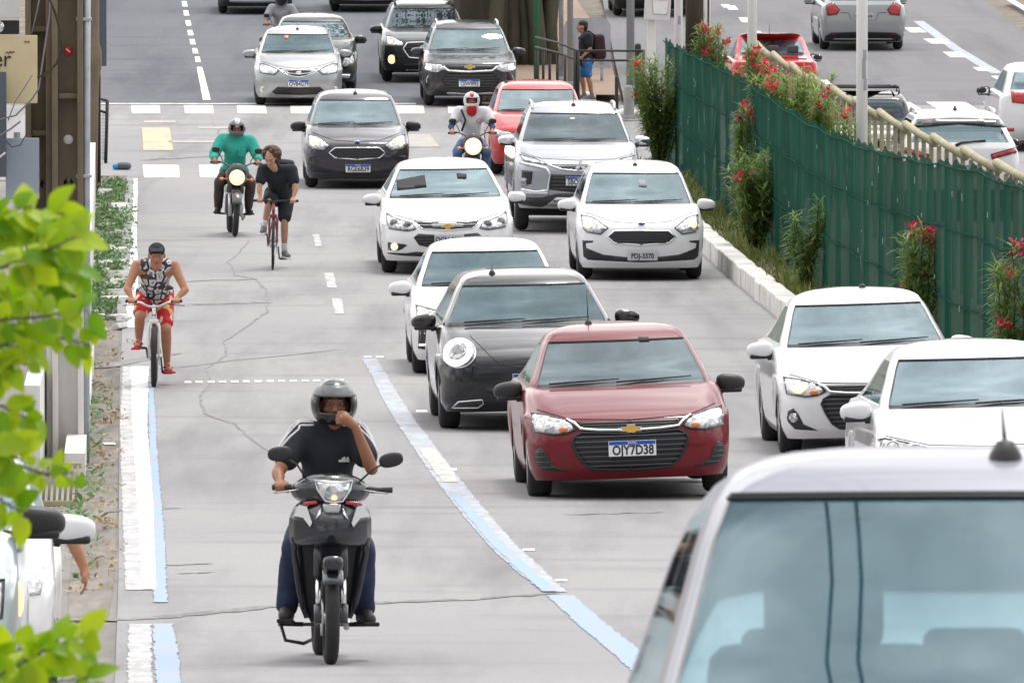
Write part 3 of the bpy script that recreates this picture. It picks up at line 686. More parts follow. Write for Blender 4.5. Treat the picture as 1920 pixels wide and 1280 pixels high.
        if kind == 'diamonds':
            mb = MB()
            for q in (90, 210, 330):
                a = Vector((math.cos(R(q)), math.sin(R(q)))); b = Vector((-a.y, a.x)); L_ = w*1.0
                mb.prism([tuple(v) for v in (a*.04*L_, a*.54*L_+b*.30*L_, a*1.04*L_, a*.54*L_-b*.30*L_)], -.006, .012)
            return mb.build('emblem', MATS[mat], r0, loc=p)
        mb = MB().ell((0, 0, 0), (w, .012, w*.45), None, 18, 8); o = mb.build('emblem', MATS[mat], r0, loc=p)
        if kind == 'oval': MB().ell((0, -.006, 0), (w*.86, .010, w*.36), None, 18, 8).build('emblem_inlay', MATS['plate_blue'], o)
        return o
    def antenna(s, y=None, L_=.35, x=0., lean=.35):
        y = y if y is not None else s.d['yt']+.25; p = s.top(x, y)
        o = MB().lathe([(.0, .04), (.018, .035), (.032, .01), (.036, -.01)], 'z', p, 12); o.tube([p+Vector((0, 0, .02)), p+Vector((0, L_*lean, L_))], [.006, .003], 6); return o.build('antenna', MATS['black_plastic'], s.root)
    def rails(s, mat='silver_trim'):
        d = s.d
        for sg in (-1, 1):
            pts = []
            for i in range(9):
                y = lerp(d['yt']+.22, d['L']-1.0, i/8); p = s.top(sg*(d['wr']-.07), y); lift = .055*min(1, min(i, 8-i)/1.0)
                pts.append(p+Vector((0, 0, lift)))
            MB().tube(pts, .022, 8).build('roof_rail', MATS[mat], s.root)
    def hood_seam(s, half, r=.004): return s.line('hood_seam', [(-x, z) for x, z in half]+[(x, z) for x, z in half[::-1]], 'undercarriage', r, off=.001)
# ------------------------------------------------------------------ street furniture, fence, plants
def leaf_mat(name, col, col2, trans=.35, rough=.45):
    m = bpy.data.materials.new(name); m.use_nodes = True; nt = m.node_tree; n = nt.nodes; l = nt.links; p = n["Principled BSDF"]; out = n["Material Output"]
    p.inputs['Roughness'].default_value = rough
    ge = n.new("ShaderNodeNewGeometry"); mx = n.new("ShaderNodeMix"); mx.data_type = 'RGBA'; l.new(ge.outputs['Random Per Island'], mx.inputs['Factor'])
    mx.inputs['A'].default_value = col+(1,); mx.inputs['B'].default_value = col2+(1,); l.new(mx.outputs['Result'], p.inputs['Base Color'])
    tr = n.new("ShaderNodeBsdfTranslucent"); l.new(mx.outputs['Result'], tr.inputs[0]); ms = n.new("ShaderNodeMixShader"); ms.inputs[0].default_value = trans
    l.new(p.outputs[0], ms.inputs[1]); l.new(tr.outputs[0], ms.inputs[2]); l.new(ms.outputs[0], out.inputs[0]); MATS[name] = m
leaf_mat('leaf_oleander', (.12, .22, .04), (.34, .44, .12), .5); leaf_mat('leaf_weed', (.05, .13, .03), (.15, .27, .09)); leaf_mat('leaf_bright', (.16, .36, .006), (.50, .62, .012), .55); leaf_mat('leaf_grass', (.08, .14, .02), (.26, .27, .07))
leaf_mat('petal_pink', (.62, .01, .05), (.80, .04, .12), .3); leaf_mat('leaf_dark', (.025, .055, .014), (.06, .10, .025)); leaf_mat('leaf_dry', (.30, .17, .06), (.42, .30, .14), .2)
M('stem_green', (.10, .13, .05), .7); M('bark', (.075, .062, .042), .9, nscale=5, col2=(.035, .03, .02), bump=.8, bscale=9, stretch=(1, 1, .25)); M('bark_olive', (.10, .095, .06), .9, nscale=4, col2=(.045, .042, .03), bump=.8, stretch=(1, 1, .2))
M('concrete_brown', (.215, .172, .118), .9, nscale=3.5, col2=(.14, .11, .075), bump=.4, bscale=25, stretch=(1, 1, .4)); M('concrete_grey', (.33, .33, .33), .9, nscale=4, col2=(.24, .24, .24), bump=.3)
M('white_wash', (.82, .81, .79), .85, nscale=2.2, col2=(.62, .59, .55), bump=.25, bscale=20, stretch=(1, 1, .3)); M('pole_white', (.90, .90, .90), .5, nscale=1.8, col2=(.86, .86, .86), stretch=(1, 1, .5)); M('pole_grey', (.34, .37, .39), .55, .2, nscale=2); M('pole_galv', (.42, .47, .52), .45, .5, nscale=6, namt=.15)
M('iron_dark', (.022, .02, .02), .6, nscale=8, namt=.3); M('post_yellow', (.42, .38, .24), .85, nscale=4, col2=(.30, .27, .17), bump=.3); M('sign_beige', (.66, .56, .34), .6, nscale=2, namt=.06); M('sign_white', (.62, .62, .62), .6); M('box_blue', (.30, .35, .42), .5, nscale=2, namt=.08); M('panel_slate', (.085, .10, .13), .6); M('board_grey', (.46, .47, .52), .6, nscale=2.5, col2=(.36, .37, .42))
M('wire_grey', (.20, .20, .21), .6); M('wire_black', (.02, .02, .02), .6); M('disc_red', (.55, .02, .03), .5); M('disc_white', (.75, .75, .74), .5); M('poster_orange', (.75, .16, .03), .7); M('poster_yellow', (.80, .60, .03), .7); M('poster_blue', (.03, .25, .60), .7)
M('green_pole', (.03, .16, .08), .6); M('litter_white', (.8, .8, .8), .7); M('print_red', (.6, .2, .25), .6); M('print_sky', (.35, .62, .75), .6)
# green shade netting: a fine translucent weave
def net_mat():
    m = bpy.data.materials.new('shade_net'); m.use_nodes = True; nt = m.node_tree; n = nt.nodes; l = nt.links; p = n["Principled BSDF"]; out = n["Material Output"]; p.inputs['Roughness'].default_value = .95; p.inputs['Specular IOR Level'].default_value = .05
    tc = n.new("ShaderNodeTexCoord"); mp = n.new("ShaderNodeMapping"); mp.inputs['Scale'].default_value = (1, .9, .14); l.new(tc.outputs['Object'], mp.inputs[0])
    no = n.new("ShaderNodeTexNoise"); no.inputs['Scale'].default_value = 2.4; no.inputs['Detail'].default_value = 6; l.new(mp.outputs[0], no.inputs['Vector'])
    mx = n.new("ShaderNodeMix"); mx.data_type = 'RGBA'; mr = n.new("ShaderNodeMapRange"); mr.inputs['From Min'].default_value = .35; mr.inputs['From Max'].default_value = .65
    l.new(no.outputs['Fac'], mr.inputs['Value']); l.new(mr.outputs[0], mx.inputs['Factor']); mx.inputs['A'].default_value = (.003, .048, .032, 1); mx.inputs['B'].default_value = (.006, .074, .050, 1); l.new(mx.outputs['Result'], p.inputs['Base Color'])
    tr = n.new("ShaderNodeBsdfTransparent"); ms = n.new("ShaderNodeMixShader"); ms.inputs[0].default_value = .09; l.new(p.outputs[0], ms.inputs[1]); l.new(tr.outputs[0], ms.inputs[2]); l.new(ms.outputs[0], out.inputs[0]); MATS['shade_net'] = m
net_mat(); M('net_pale', (.26, .40, .36), .9)
def leaf(mb, p, d, n, L_, w, mi=0, fold=.25, curl=.15, pts=None):
    d = d.normalized(); s_ = d.cross(n); 
    if s_.length < 1e-4: s_ = d.orthogonal()
    s_.normalize(); u = s_.cross(d)
    prof = pts or ((0, .06), (.3, .85), (.6, .9), (.85, .5), (1, 0.04))
    vs = []; fs = []
    for t, k in prof:
        c = p+d*(L_*t)-u*(curl*L_*t*t); e = s_*(w*.5*k); up = u*(fold*w*.5*k)
        vs += [c+e+up, c, c-e+up]
    for i in range(len(prof)-1):
        a = i*3; fs += [(a, a+1, a+4, a+3), (a+1, a+2, a+5, a+4)]
    mb.add(vs, fs, mi, True)
rv = lambda a=1.: Vector((random.uniform(-a, a), random.uniform(-a, a), random.uniform(-a, a)))
# ---- green netting fence along the median
FY0, FY1 = 88., 171.5
H_ = lambda y: interp([88, 97, 104, 112, 121, 130, 148, 172], [2.32, 2.30, 2.34, 2.25, 2.15, 2.13, 2.24, 2.06], y)
mn = lambda a, b: __import__('mathutils').noise.noise(Vector((a, b*2, .5)))*2
fence = thing('green_fence', 'long dark green netting fence on the planted median', 'fence', ground(RX(130), 130, .1))
fo = fence.location
def fpt(y, z, off=0.): return Vector((RX(y)+off, y, gz(y)+.10+z))-fo
rows = []; nY = 240
for k in range(15):
    t = k/14; r_ = []
    for i in range(nY+1):
        y = lerp(FY0, FY1, i/nY); h = H_(y)+.05*math.sin(y*2.1)*math.sin(y*.7)+.03*math.sin(y*5.3)+(random.uniform(-.03, .01) if k == 14 and y < 118 else 0)
        wv = (.03*math.sin(y*.83+2*t)+.018*mn(y*1.1, t)+.003*mn(y*3.1+9, t))*math.sin(math.pi*min(1, t*1.2))
        if any(abs(t-q) < .03 for q in (.36, .71, .99)): wv *= .3
        r_.append(fpt(y, h*t, wv))
    rows.append(r_)
MB().grid(rows).build('netting', MATS['shade_net'], fence, recalc=False)
for q in (.37, .70, .985): MB().tube([fpt(lerp(FY0, FY1, i/80), H_(lerp(FY0, FY1, i/80))*q-.03*abs(math.sin(i*math.pi/5)), -.03) for i in range(81)], .012, 6).build('tie_wire', MATS['shade_net'], fence)
y = FY0
while y < FY1+.1:
    MB().tube([fpt(y, -.1, .06), fpt(y, H_(y)-.06, .06)], .035, 8).build('post', MATS['green_pole'], fence); y += 2.6
for i in range(42):                                            # pale rips and bits of sky showing in the net
    y = random.uniform(FY0+3, FY1-2); z = random.uniform(.3, H_(y)-.1); MB().box(fpt(y, z, -.055), (.01, random.uniform(.03, .08), random.uniform(.02, .08)), bev=.004).build('torn_patch', MATS['net_pale'], fence)
# ---- yellowish concrete railing behind the planting
RYo = 1.75
rail = thing('median_railing', 'yellowish concrete railing with stepped round handrail behind green fence', 'railing', ground(RX(130)+RYo, 130, .1)); ro = rail.location
def rpt(y, z, off=0.): return Vector((RX(y)+RYo+off, y, gz(y)+.10+z))-ro
y = 92.; k = 0
while y < 172:
    MB().box(rpt(y, .86), (.06, .10, 1.82), bev=.015).build('post', MATS['post_yellow'], rail); y += 1.36
y = 92.
while y < 171:
    MB().tube([rpt(y-.1, 1.78), rpt(y+2.6, 1.81), rpt(y+5.35, 1.86)], [.055, .05, .055], 10).build('handrail', MATS['post_yellow'], rail); y += 5.2
# ---- white kerb and grass strip
def kerbline(name, a, b, wd, ht, mat, seg=1.0, gap=.015):
    a = Vector(a); b = Vector(b); n = max(1, int((b-a).length/seg)); mb = MB()
    for i in range(n):
        p0 = a.lerp(b, i/n); p1 = a.lerp(b, (i+1)/n); c = (p0+p1)/2; dx = p1-p0; j = random.uniform(-.012, .012)
        mb.box((c.x+j, c.y, gz(c.y)+ht/2-.04+j*.5), (wd, dx.length-gap, ht+.08), Euler((slope(c.y), 0, math.atan2(-dx.x, dx.y))), .025)
    return structure(mb.build(name, MATS[mat]))
kerbline('kerb', (RX(60)-.70, 60), (RX(152)-.70, 152), .26, .26, 'kerb_white', 1.1)
kerbline('kerb', (RX(152)-.70, 152.1), (RX(168)-.62, 168), .22, .14, 'concrete_grey', .9)
mb = MB()
for i in range(5200):
    y = random.uniform(95, 170); dens = .5+.5*math.sin(y*.9)*math.sin(y*.31+1)
    if random.random() > dens+.25: continue
    x = RX(y)+random.uniform(-.55, -.02); b = Vector((x, y, gz(y)+.11)); h = random.uniform(.05, .22)*(.5+dens)
    leaf(mb, b, Vector((random.uniform(-.5, .5), random.uniform(-.5, .5), 1)), rv(), h, .025, 0, .2, .3)
g = mb.build('grass', MATS['leaf_grass'], recalc=False); g['kind'] = 'stuff'
# ---- oleanders
def oleander(name, lab, x, y, h0, h1, spread, n, flowers, grp='oleander plants in the median', lean=0.):
    base = ground(x, y, .08); t = thing(name, lab, 'plant', base, group=grp); st = MB(); lf = MB(); fl = MB()
    for i in range(n):
        a = random.uniform(0, 6.28); r = spread*math.sqrt(random.random()); tip = Vector((r*math.cos(a)+lean, r*math.sin(a), random.uniform(lerp(h0, h1, .45), h1)))
        bend = rv(.10); st.tube([(r*.12*math.cos(a), r*.12*math.sin(a), 0), tip*.55+Vector((bend.x, bend.y, .1)), tip], [.014, .010, .005], 5)
        z = max(h0, tip.z*random.uniform(.1, .5))
        while z < tip.z+.02:
            q = z/tip.z; w_ = 1-abs(q-.55)/.55; c = Vector((tip.x*q+bend.x*w_, tip.y*q+bend.y*w_, z))
            for k in range(4):
                d = rv(); d.z = random.uniform(-.1, .9); leaf(lf, c, d, Vector((0, 0, 1)), random.uniform(.11, .23), .026, 0, .2, random.uniform(.1, .6))
            z += .032
        if i < flowers:
            c = tip+Vector((random.uniform(-.05, .05), -.05, .02))
            for k in range(16): leaf(fl, c+rv(.07), rv()+Vector((0, -.4, .4)), rv(), .055, .05, 0, .3, .3)
    st.build('stem', MATS['stem_green'], t); lf.build('foliage', MATS['leaf_oleander'], t, recalc=False)
    if flowers: fl.build('blossom', MATS['petal_pink'], t, recalc=False)
    return t
def at_x(px, off):                                              # y at which the line RX(y)+off is seen at photo column px
    c = 3.71+.0324*137+off; k = (px-960)/F; return c/(k+.0324)
for px, off, h0, h1, sp, n, fl_, lb in [
    (1482, .55, 1.0, 2.42, .60, 60, 6, 'bushy oleander rising above the fence before the red hatchback, pink blossoms on top'), (1422, .5, 1.3, 2.62, .33, 18, 7, 'oleander with the largest pink flower heads beside the middle white pole'), (1330, .5, 1.5, 2.55, .35, 14, 8, 'oleander with pink blossoms next to the brown post'), (1548, .5, 1.6, 2.4, .3, 10, 3, 'small pink oleander at the start of the yellowish railing'), (1610, .55, 1.4, 2.3, .3, 9, 1, 'sparse oleander behind the tallest white pole'),
    (1418, -.22, .2, 1.5, .46, 30, 3, 'leafy oleander growing through the green fence near the white hatchback'), (1512, -.2, .15, 1.25, .26, 12, 0, 'thin oleander clump without flowers against the green fence'), (1238, -.25, .1, 2.0, .55, 34, 4, 'tall oleander at the far end of the green fence'),
    (1725, -.18, .5, 1.55, .26, 10, 5, 'oleander stem with a column of crimson flowers on the green fence'), (1908, -.18, .3, 1.75, .24, 9, 4, 'oleander with crimson flowers at the right picture edge'), (1395, -.15, 1.1, 1.95, .12, 6, 3, 'oleander twig with three pink flowers on the upper fence'), (1690, -.16, .35, .8, .1, 4, 2, 'low oleander sprig with two red flowers on the fence')]:
    y = at_x(px, off); oleander('oleander', lb, RX(y)+off, y, h0, h1, sp, n, fl_)
# ---- poles of the median
def pole(name, lab, px, off, r, h, mat, y=None, grp=None, mat2=None, cat='pole'):
    y = y or at_x(px, off); x = (px-960)/F*y*1.0; t = thing(name, lab, cat, ground(x, y, .05), group=grp)
    MB().tube([(0, 0, 0), (0, 0, h)], [r, r*.9], 18).build('shaft', MATS[mat], t)
    MB().box((0, 0, .02), (r*3, r*3, .06), bev=.01).build('base_plate', MATS[mat2 or mat], t); return t
GP = 'white poles behind the green fence'
def big_pole(px, y, lab, chips):
    t = pole('lamp_pole', lab, px, 0, .075, 9., 'pole_white', y, GP)
    for z, a in chips: MB().box((.066*math.sin(a), -.066*math.cos(a), z), (.05, .02, random.uniform(.10, .3)), Euler((0, 0, a)), .008).build('peeled_paint', MATS['pole_grey'], t)
big_pole(1616, at_x(1616, .42), 'tallest white pole with peeling paint in front of the pickup', [(2.95, .35), (2.75, .6), (3.12, .5)])
big_pole(1410, at_x(1410, .42), 'white pole in front of the bright red hatchback', [(2.4, .5)])
big_pole(1272, 172.5, 'white pole left of the brown post', [(2.4, .2)])
pole('wooden_post', 'thick brown post between two white poles', 1302, 0, .16, 7., 'bark', 170)
t = pole('sign_pole', 'thin white and rusty pole right of the brown post', 1327, 0, .045, 7., 'pole_white', 168)
MB().box((0.01, -.045, 3.2), (.03, .02, 2.2), bev=.005).build('rust_streak', MATS['bark'], t)
# ---- sign with a drawn paper pot on a scuffed post
yq = 178.; xq = (1221-960)/F*yq; t = thing('notice_sign', 'white sign with a drawn striped paper pot on a scuffed white post', 'sign', ground(xq, yq, .05)); sc = yq/F
MB().box((0, 0, 1.6), (.15, .12, 3.2), bev=.02).build('post', MATS['white_wash'], t)
hb = gz(yq)+.05; zpx = lambda py: depth_pt(960, py, yq).z-hb
b = MB().box((0, 0, 0), (.46, .05, .62), bev=.012).build('board', MATS['sign_white'], t, loc=((1233-1221)*sc, -.10, zpx(5)), rot=(0, R(3), 0))
MB().prism([(-.10, .09), (.20, .09), (.17, -.20), (-.07, -.20)], -.032, -.026).build('pot_print', MATS['disc_white'], b); MB().prism([(-.02, .31), (.23, .31), (.23, .12), (-.02, .15)], -.029, -.0255).build('blue_print', MATS['print_sky'], b)
MB().tube([(-.10+.30*i/10, -.034, .07-.02*math.sin(math.pi*i/10)) for i in range(11)], .008, 5).tube([(-.10, -.034, .09), (-.07, -.034, -.2), (.17, -.034, -.2), (.2, -.034, .09)], .004, 5).build('pot_outline', MATS['print_red'], b)
# ---- pedestrian refuge: dark rails, posts, board
def ref(px, py, Z): v = depth_pt(px, py, Z); return v
Zr = 194.; bar = thing('pedestrian_railing', 'low dark iron railing beside the waiting pedestrian', 'railing', ground((1140-960)/F*Zr, Zr, .03)); bo_ = bar.location; kk = Zr/F
def bp(px, py, dy=0.): return Vector(((px-1140)*kk, dy, depth_pt(960, py, Zr).z-bo_.z))
for y_ in (95.5, 113.5): MB().tube([bp(1083, y_), bp(1207, y_)], .022, 8).build('rail', MATS['iron_dark'], bar)
for y_ in ((78, 96), (97, 114)): MB().tube([bp(1006, y_[0], 6.), bp(1050, y_[0]+6, 2.), bp(1083, y_[1])], .022, 8).build('rail', MATS['iron_dark'], bar)
for px in (1078, 1084, 1206): MB().tube([(bp(px, 95).x, 0, -.05), bp(px, 94)], .032, 8).build('post', MATS['iron_dark'], bar)
for k, px in enumerate((1008, 1020, 1032, 1046, 1060)): MB().tube([(bp(px, 0).x, 6-k*1.3, -.05), (bp(px, 0).x, 6-k*1.3, .98)], .028, 8).build('post', MATS['iron_dark'], bar)
def bollard(name, lab, px, Z, r, h, mat, cat='bollard'):
    t = thing(name, lab, cat, ground((px-960)/F*Z, Z, .03), group='posts at the pedestrian refuge'); MB().lathe([(r*1.02, 0), (r, .02), (r*.96, h-.04), (r*.8, h), (0, h+.015)], 'z', (0, 0, 0), 18).build('shaft', MATS[mat], t); MB().lathe([(r*1.12, 0), (r*1.12, .06), (r, .08)], 'z', (0, 0, 0), 18).build('collar', MATS[mat], t)
bollard('bollard', 'fat grey bollard right of the pedestrian', 1179, 189, .10, .62, 'concrete_grey'); bollard('bollard', 'tall blackish post behind the fat grey bollard', 1196, 195, .065, 1.16, 'iron_dark'); bollard('bollard', 'short dark post between pedestrian and fat bollard', 1156, 193, .035, .62, 'iron_dark')
pole('street_pole', 'smooth grey pole above the fat bollard', 1182, 0, .082, 7, 'pole_grey', 201); pole('street_pole', 'pale grey pole left of the rounded board', 1069, 0, .062, 7, 'pole_grey', 203); pole('street_pole', 'thin pale pole at the tree trunk', 1052, 0, .05, 7, 'pole_galv', 205)
Zb = 205.; t = thing('rounded_board', 'pale grey board with rounded corners behind the pedestrian', 'sign board', ground((1101-960)/F*Zb, Zb, .03)); kb = Zb/F; zb_ = lambda py: depth_pt(960, py, Zb).z-t.location.z
pts = []; w2, r_ = 44*kb, 18*kb; zt_, zl_ = zb_(34), zb_(128)
for cx, cz, a0 in ((w2-r_, zt_-r_, 0), (-w2+r_, zt_-r_, 90)): pts += [(cx+r_*math.cos(R(a0+q*15)), cz+r_*math.sin(R(a0+q*15))) for q in range(7)]
pts += [(-w2, zl_), (w2, zl_)]; MB().prism(pts, -.03, .03).build('board', MATS['board_grey'], t)
for x in (-w2*.62, w2*.62): MB().box((x, -.045, (zt_+zl_)/2-.1), (.07, .03, (zt_-zl_)*.6), bev=.01).build('stiffener', MATS['pole_grey'], t); MB().tube([(x, 0, -.05), (x, 0, zl_)], .03, 8).build('leg', MATS['pole_grey'], t)
# ---- old fig tree at the refuge
t = thing('old_tree', 'massive old tree with fluted brown trunk beside the uphill lanes', 'tree', ground((960-960)/F*212, 212)); mb = MB()
k = 212/F
for i in range(26):
    px = random.uniform(884, 1040); x = (px-960)*k; y = random.uniform(-.3, .9); r = random.uniform(.09, .22); lean = random.uniform(-.15, .15); zz = 0; pts = []; rs = []
    for j in range(7): pts.append((x+lean*j*.3+.04*math.sin(j*1.7+i), y+.05*math.sin(j+i), j*.85-.1)); rs.append(r*(1.25 if j == 0 else 1-.03*j))
    mb.tube(pts, rs, 10, mi=i % 2)
mb.cone((-.55, .35, -.1), .75, (-.55, .35, 4.8), .62, 18).build('trunk', [MATS['bark'], MATS['bark_olive']], t)
lf = MB(); br = MB()
for i in range(16):
    a = random.uniform(0, 6.28); e = Vector((4.2*math.cos(a)*random.uniform(.4, 1), 3.6*math.sin(a), random.uniform(6.5, 10))); br.tube([(-.4, .3, 4.3), e*.5+Vector((0, 0, 2.2)), e], [.22, .12, .04], 7)
    for q in range(240): leaf(lf, e+Vector((random.gauss(0, .9), random.gauss(0, .9), random.gauss(0, .6))), rv(), rv(), .22, .12)
br.build('limb', MATS['bark'], t); lf.build('crown', MATS['leaf_dark'], t, recalc=False)
MB2 = MB().tube([(0, 0, 0), (0, 0, 5)], .06, 10); gp = thing('green_pole', 'bright green pole standing against the old tree trunk', 'pole', ground((1006-960)/F*204, 204)); MB2.build('shaft', MATS['green_pole'], gp); MB().box((0, 0, .03), (.2, .2, .06), bev=.01).build('base_plate', MATS['iron_dark'], gp)
mb = MB()
for i in range(16): mb.ell((random.gauss(0, .5), random.gauss(0, .5), .06), (random.uniform(.05, .16), random.uniform(.05, .15), random.uniform(.04, .12)), rv(.6), 8, 6, 0, .7)
o = mb.build('rubble', MATS['litter_white'], None, loc=ground((985-960)/F*196, 198)); o['kind'] = 'stuff'
mb = MB()
for i in range(14): mb.ell((random.gauss(0, .35), random.gauss(0, .5), .05), (random.uniform(.04, .12), random.uniform(.05, .12), random.uniform(.04, .10)), rv(.6), 8, 6, 0, .7)
o = mb.build('rubble', MATS['litter_white'], None, loc=ground((1168-960)/F*190, 190, .05)); o['kind'] = 'stuff'
# ---- left side: concrete poles, signs, boxes
ZP = F/S(868); kP = ZP/F; bz = gz(ZP)
def zz(py, Z=None): Z = Z or ZP; return depth_pt(960, py, Z).z-gz(Z)
def hpole(lab, x0, x1, dz, Y, holes):
    c = (x0+x1)/2; t = thing('utility_pole', lab, 'utility pole', ground((c-960)*kP, Y), group='concrete poles at the left edge'); w = (x1-x0)*kP; fl = .055
    Ht = 6.5; zw = zz(560)
    for nm, z0, z1, mt in (('painted_base', -.1, zw, 'white_wash'), ('shaft', zw, Ht, 'concrete_brown')):
        mb = MB().box((0, .10, (z0+z1)/2), (w-.02, .08, z1-z0))
        for sg in (-1, 1): mb.box((sg*(w/2-fl/2), 0, (z0+z1)/2), (fl, .24, z1-z0), bev=.012)
        mb.build(nm, MATS[mt], t)
    for py in dz: MB().box((0, .02, zz(py)), (w-2*fl, .12, .05), bev=.01).build('rib', MATS['concrete_brown'], t)
    for py, m in holes: MB().lathe([(0, -.006), (.040, -.006), (.044, 0)], 'y', ((0 if x0 > 90 else .05), .055, zz(py)), 20).build('bolt_hole', MATS[m], t)
    return t
pA = hpole('brown concrete pole with white painted foot and round holes', 98, 157, (-40, 180, 420), ZP, [(262, 'disc_white'), (344, 'gloss_black'), (96, 'disc_red'), (658, 'gloss_black')])
MB().box((0, .045, zz(95)), (.05, .01, .014), Euler((0, R(40), 0)), .003).build('tag_mark', MATS['disc_white'], pA)
pB = hpole('brown concrete pole left of the taller flanged one, behind the signs', 47, 97, (55, 250), ZP+.15, [(346, 'gloss_black')])
def at_p(px, dy=0.): return Vector(((px-960)*(ZP+dy)/F, ZP+dy, gz(ZP+dy)))
t = thing('conduit_pipe', 'galvanised conduit pipe running up the right side of the concrete pole', 'pipe', at_p(162, -.05)); MB().tube([(-.01, 0, -.05), (0, 0, zz(300)), (.02, 0, 6.5)], .033, 12).build('pipe', MATS['pole_galv'], t)
for py in (36, 330, 560): MB().box((-.02, -.02, zz(py)), (.14, .05, .03), bev=.005).build('clamp', MATS['pole_galv'], t)
z6 = lambda py: zz(py, ZP+66); t = thing('round_post', 'brownish round post with a bulge beside the conduit pipe', 'post', at_p(176, 66.)); MB().lathe([(.045, 0), (.075, z6(190)), (.085, z6(150)), (.13, z6(120)), (.12, z6(95)), (.085, z6(80)), (.085, 8)], 'z', (0, 0, 0), 14).build('shaft', MATS['concrete_brown'], t)
t = thing('slate_banner', 'narrow slate blue panel hanging right of the concrete pole', 'panel', at_p(191, 70.)); k7 = (ZP+70)/F; MB().box((0, 0, (zz(124, ZP+70)+zz(-200, ZP+70))/2), (18*k7, .05, 324*k7), bev=.01).build('panel', MATS['panel_slate'], t); MB().tube([(-.06, .04, -.05), (-.06, .04, 6)], .04, 8).build('post', MATS['iron_dark'], t)
def board(name, lab, x0, x1, y0, y1, mat, dy, cat, th=.05, grp=None):
    c = (x0+x1)/2; t = thing(name, lab, cat, at_p(c, dy), group=grp); MB().box((0, 0, (zz(y0)+zz(y1))/2), ((x1-x0)*kP, th, (y1-y0)*kP), bev=.01).build('panel', MATS[mat], t)
    for s_ in (-.3, .3): MB().box((s_*(x1-x0)*kP, .04, (zz(y0)+zz(y1))/2), (.03, .06, (y1-y0)*kP*.8), bev=.005).build('bracket', MATS['iron_dark'], t)
    return t
t = board('shop_sign', 'beige shop sign with dark letters er and small birds', -70, 70, 66, 193, 'sign_beige', -.35, 'sign')
text_mb('er', .21, MATS['iron_dark'], 'lettering', t, (.105, -.034, zz(111)), (math.pi/2, 0, 0), .002, 'RIGHT', .9)
for bx, by in ((16, 100), (23, 99), (51, 80)): MB().tube([((bx-5)*kP, -.03, zz(by-1)), ((bx-2)*kP, -.03, zz(by-3)), (bx*kP, -.03, zz(by)), ((bx+3)*kP, -.03, zz(by-3)), ((bx+5)*kP, -.03, zz(by-1))], .004, 5).build('bird_mark', MATS['iron_dark'], t)
board('blank_sign', 'plain white panel at the top left corner', -70, 38, -60, 34, 'sign_white', -.45, 'panel')
t = board('lamp_box', 'black floodlight box under the white panel', -20, 36, 38, 64, 'iron_dark', -.3, 'floodlight', .12); MB().ell((-.06, -.07, zz(50)), (.07, .03, .06), None, 14, 8).build('reflector', MATS['chrome'], t)
board('slate_board', 'tall dark slate panel at the left edge', -60, 12, 134, 330, 'panel_slate', -.5, 'panel')
t = board('meter_box', 'pale blue grey metal box on the concrete pole', 11, 73, 258, 372, 'box_blue', -.25, 'box', .14); MB().lathe([(.03, 0), (.03, .05)], 'z', (-.05, 0, zz(258)), 10).build('cable_gland', MATS['pole_grey'], t)
def wire(lab, pts, r, m):
    o = MB().tube([Vector(((p[0]-pts[0][0])*kP, (p[2] if len(p) > 2 else 0), zz(p[1]))) for p in pts], r, 6).build('hanging_cable', MATS[m], None, loc=at_p(pts[0][0], -.62)); tag(o, lab, 'cable', 'loose cables on the concrete pole')
wire('pale cable hanging straight down the brown pole', [(97, -30), (93, 30), (84, 90), (78, 130), (73, 165), (60, 185), (30, 215), (-10, 225)], .009, 'wire_grey')
wire('thick dark cable looping past the red disc', [(86, -20), (104, 25), (114, 60), (116, 95), (105, 120), (85, 138), (70, 145)], .013, 'bark'); wire('thin cable rising from the beige sign', [(15, 225), (28, 190), (48, 160), (60, 140)], .006, 'wire_grey'); wire('grey cable slanting below the beige sign', [(-10, 258), (20, 240), (38, 226)], .010, 'wire_grey'); wire('dark cable drooping over the blue grey box', [(11, 262), (22, 274), (38, 270), (50, 248)], .005, 'wire_black'); wire('short white cable near the left edge', [(-12, 300), (0, 292), (10, 284)], .010, 'sign_white'); wire('thin cable above the white panel', [(78, -20), (70, 20), (60, 62)], .006, 'wire_grey')
# white wall and kerb along the pavement
def wallline(name, lab, p0, p1, th, h0, h1, cat, mat, cap=True, grp=None):
    a = Vector(gxy(*p0)); b = Vector(gxy(*p1)); t = thing(name, lab, cat, ground(a.x, a.y), group=grp); n = max(2, int(abs(b.y-a.y)/2)); rows = [[] for _ in range(6)]
    for i in range(n+1):
        q = a.lerp(b, i/n); h = lerp(h0, h1, i/n); z0 = gz(q.y)-.15; z1 = gz(q.y)+h
        for k, (x, z) in enumerate(((q.x-th/2, z0), (q.x-th/2, z1), (q.x-th/2, z1), (q.x+th/2, z1), (q.x+th/2, z1), (q.x+th/2, z0))): rows[k].append(Vector((x, q.y, z))-t.location)
    mb = MB(); mb.grid(rows[0:2], smooth=False); mb.grid(rows[2:4], smooth=False); mb.grid(rows[4:6], smooth=False)
    for e in (0, -1): mb.add([rows[0][e], rows[1][e], rows[3][e], rows[5][e]], [(0, 1, 2, 3)], 0, False)
    mb.build('wall_body', MATS[mat], t); return t, a, b
wallline('low_wall', 'long low white wall along the weedy pavement', (158, 610), (172, 330), .16, 1.0, .98, 'wall', 'white_wash')
wallline('kerb_wall', 'rough white kerb wall at the foot of the poles', (140, 905), (162, 676), .18, .26, .26, 'wall', 'white_wash')
wallline('yard_wall', 'stained white yard wall behind the leafy shrub', (60, 905), (120, 640), .14, .85, 1.1, 'wall', 'white_wash')
t = thing('metal_grate', 'rusty ribbed metal sheet below the concrete poles', 'grate', G(112, 950)); s9 = S(950)
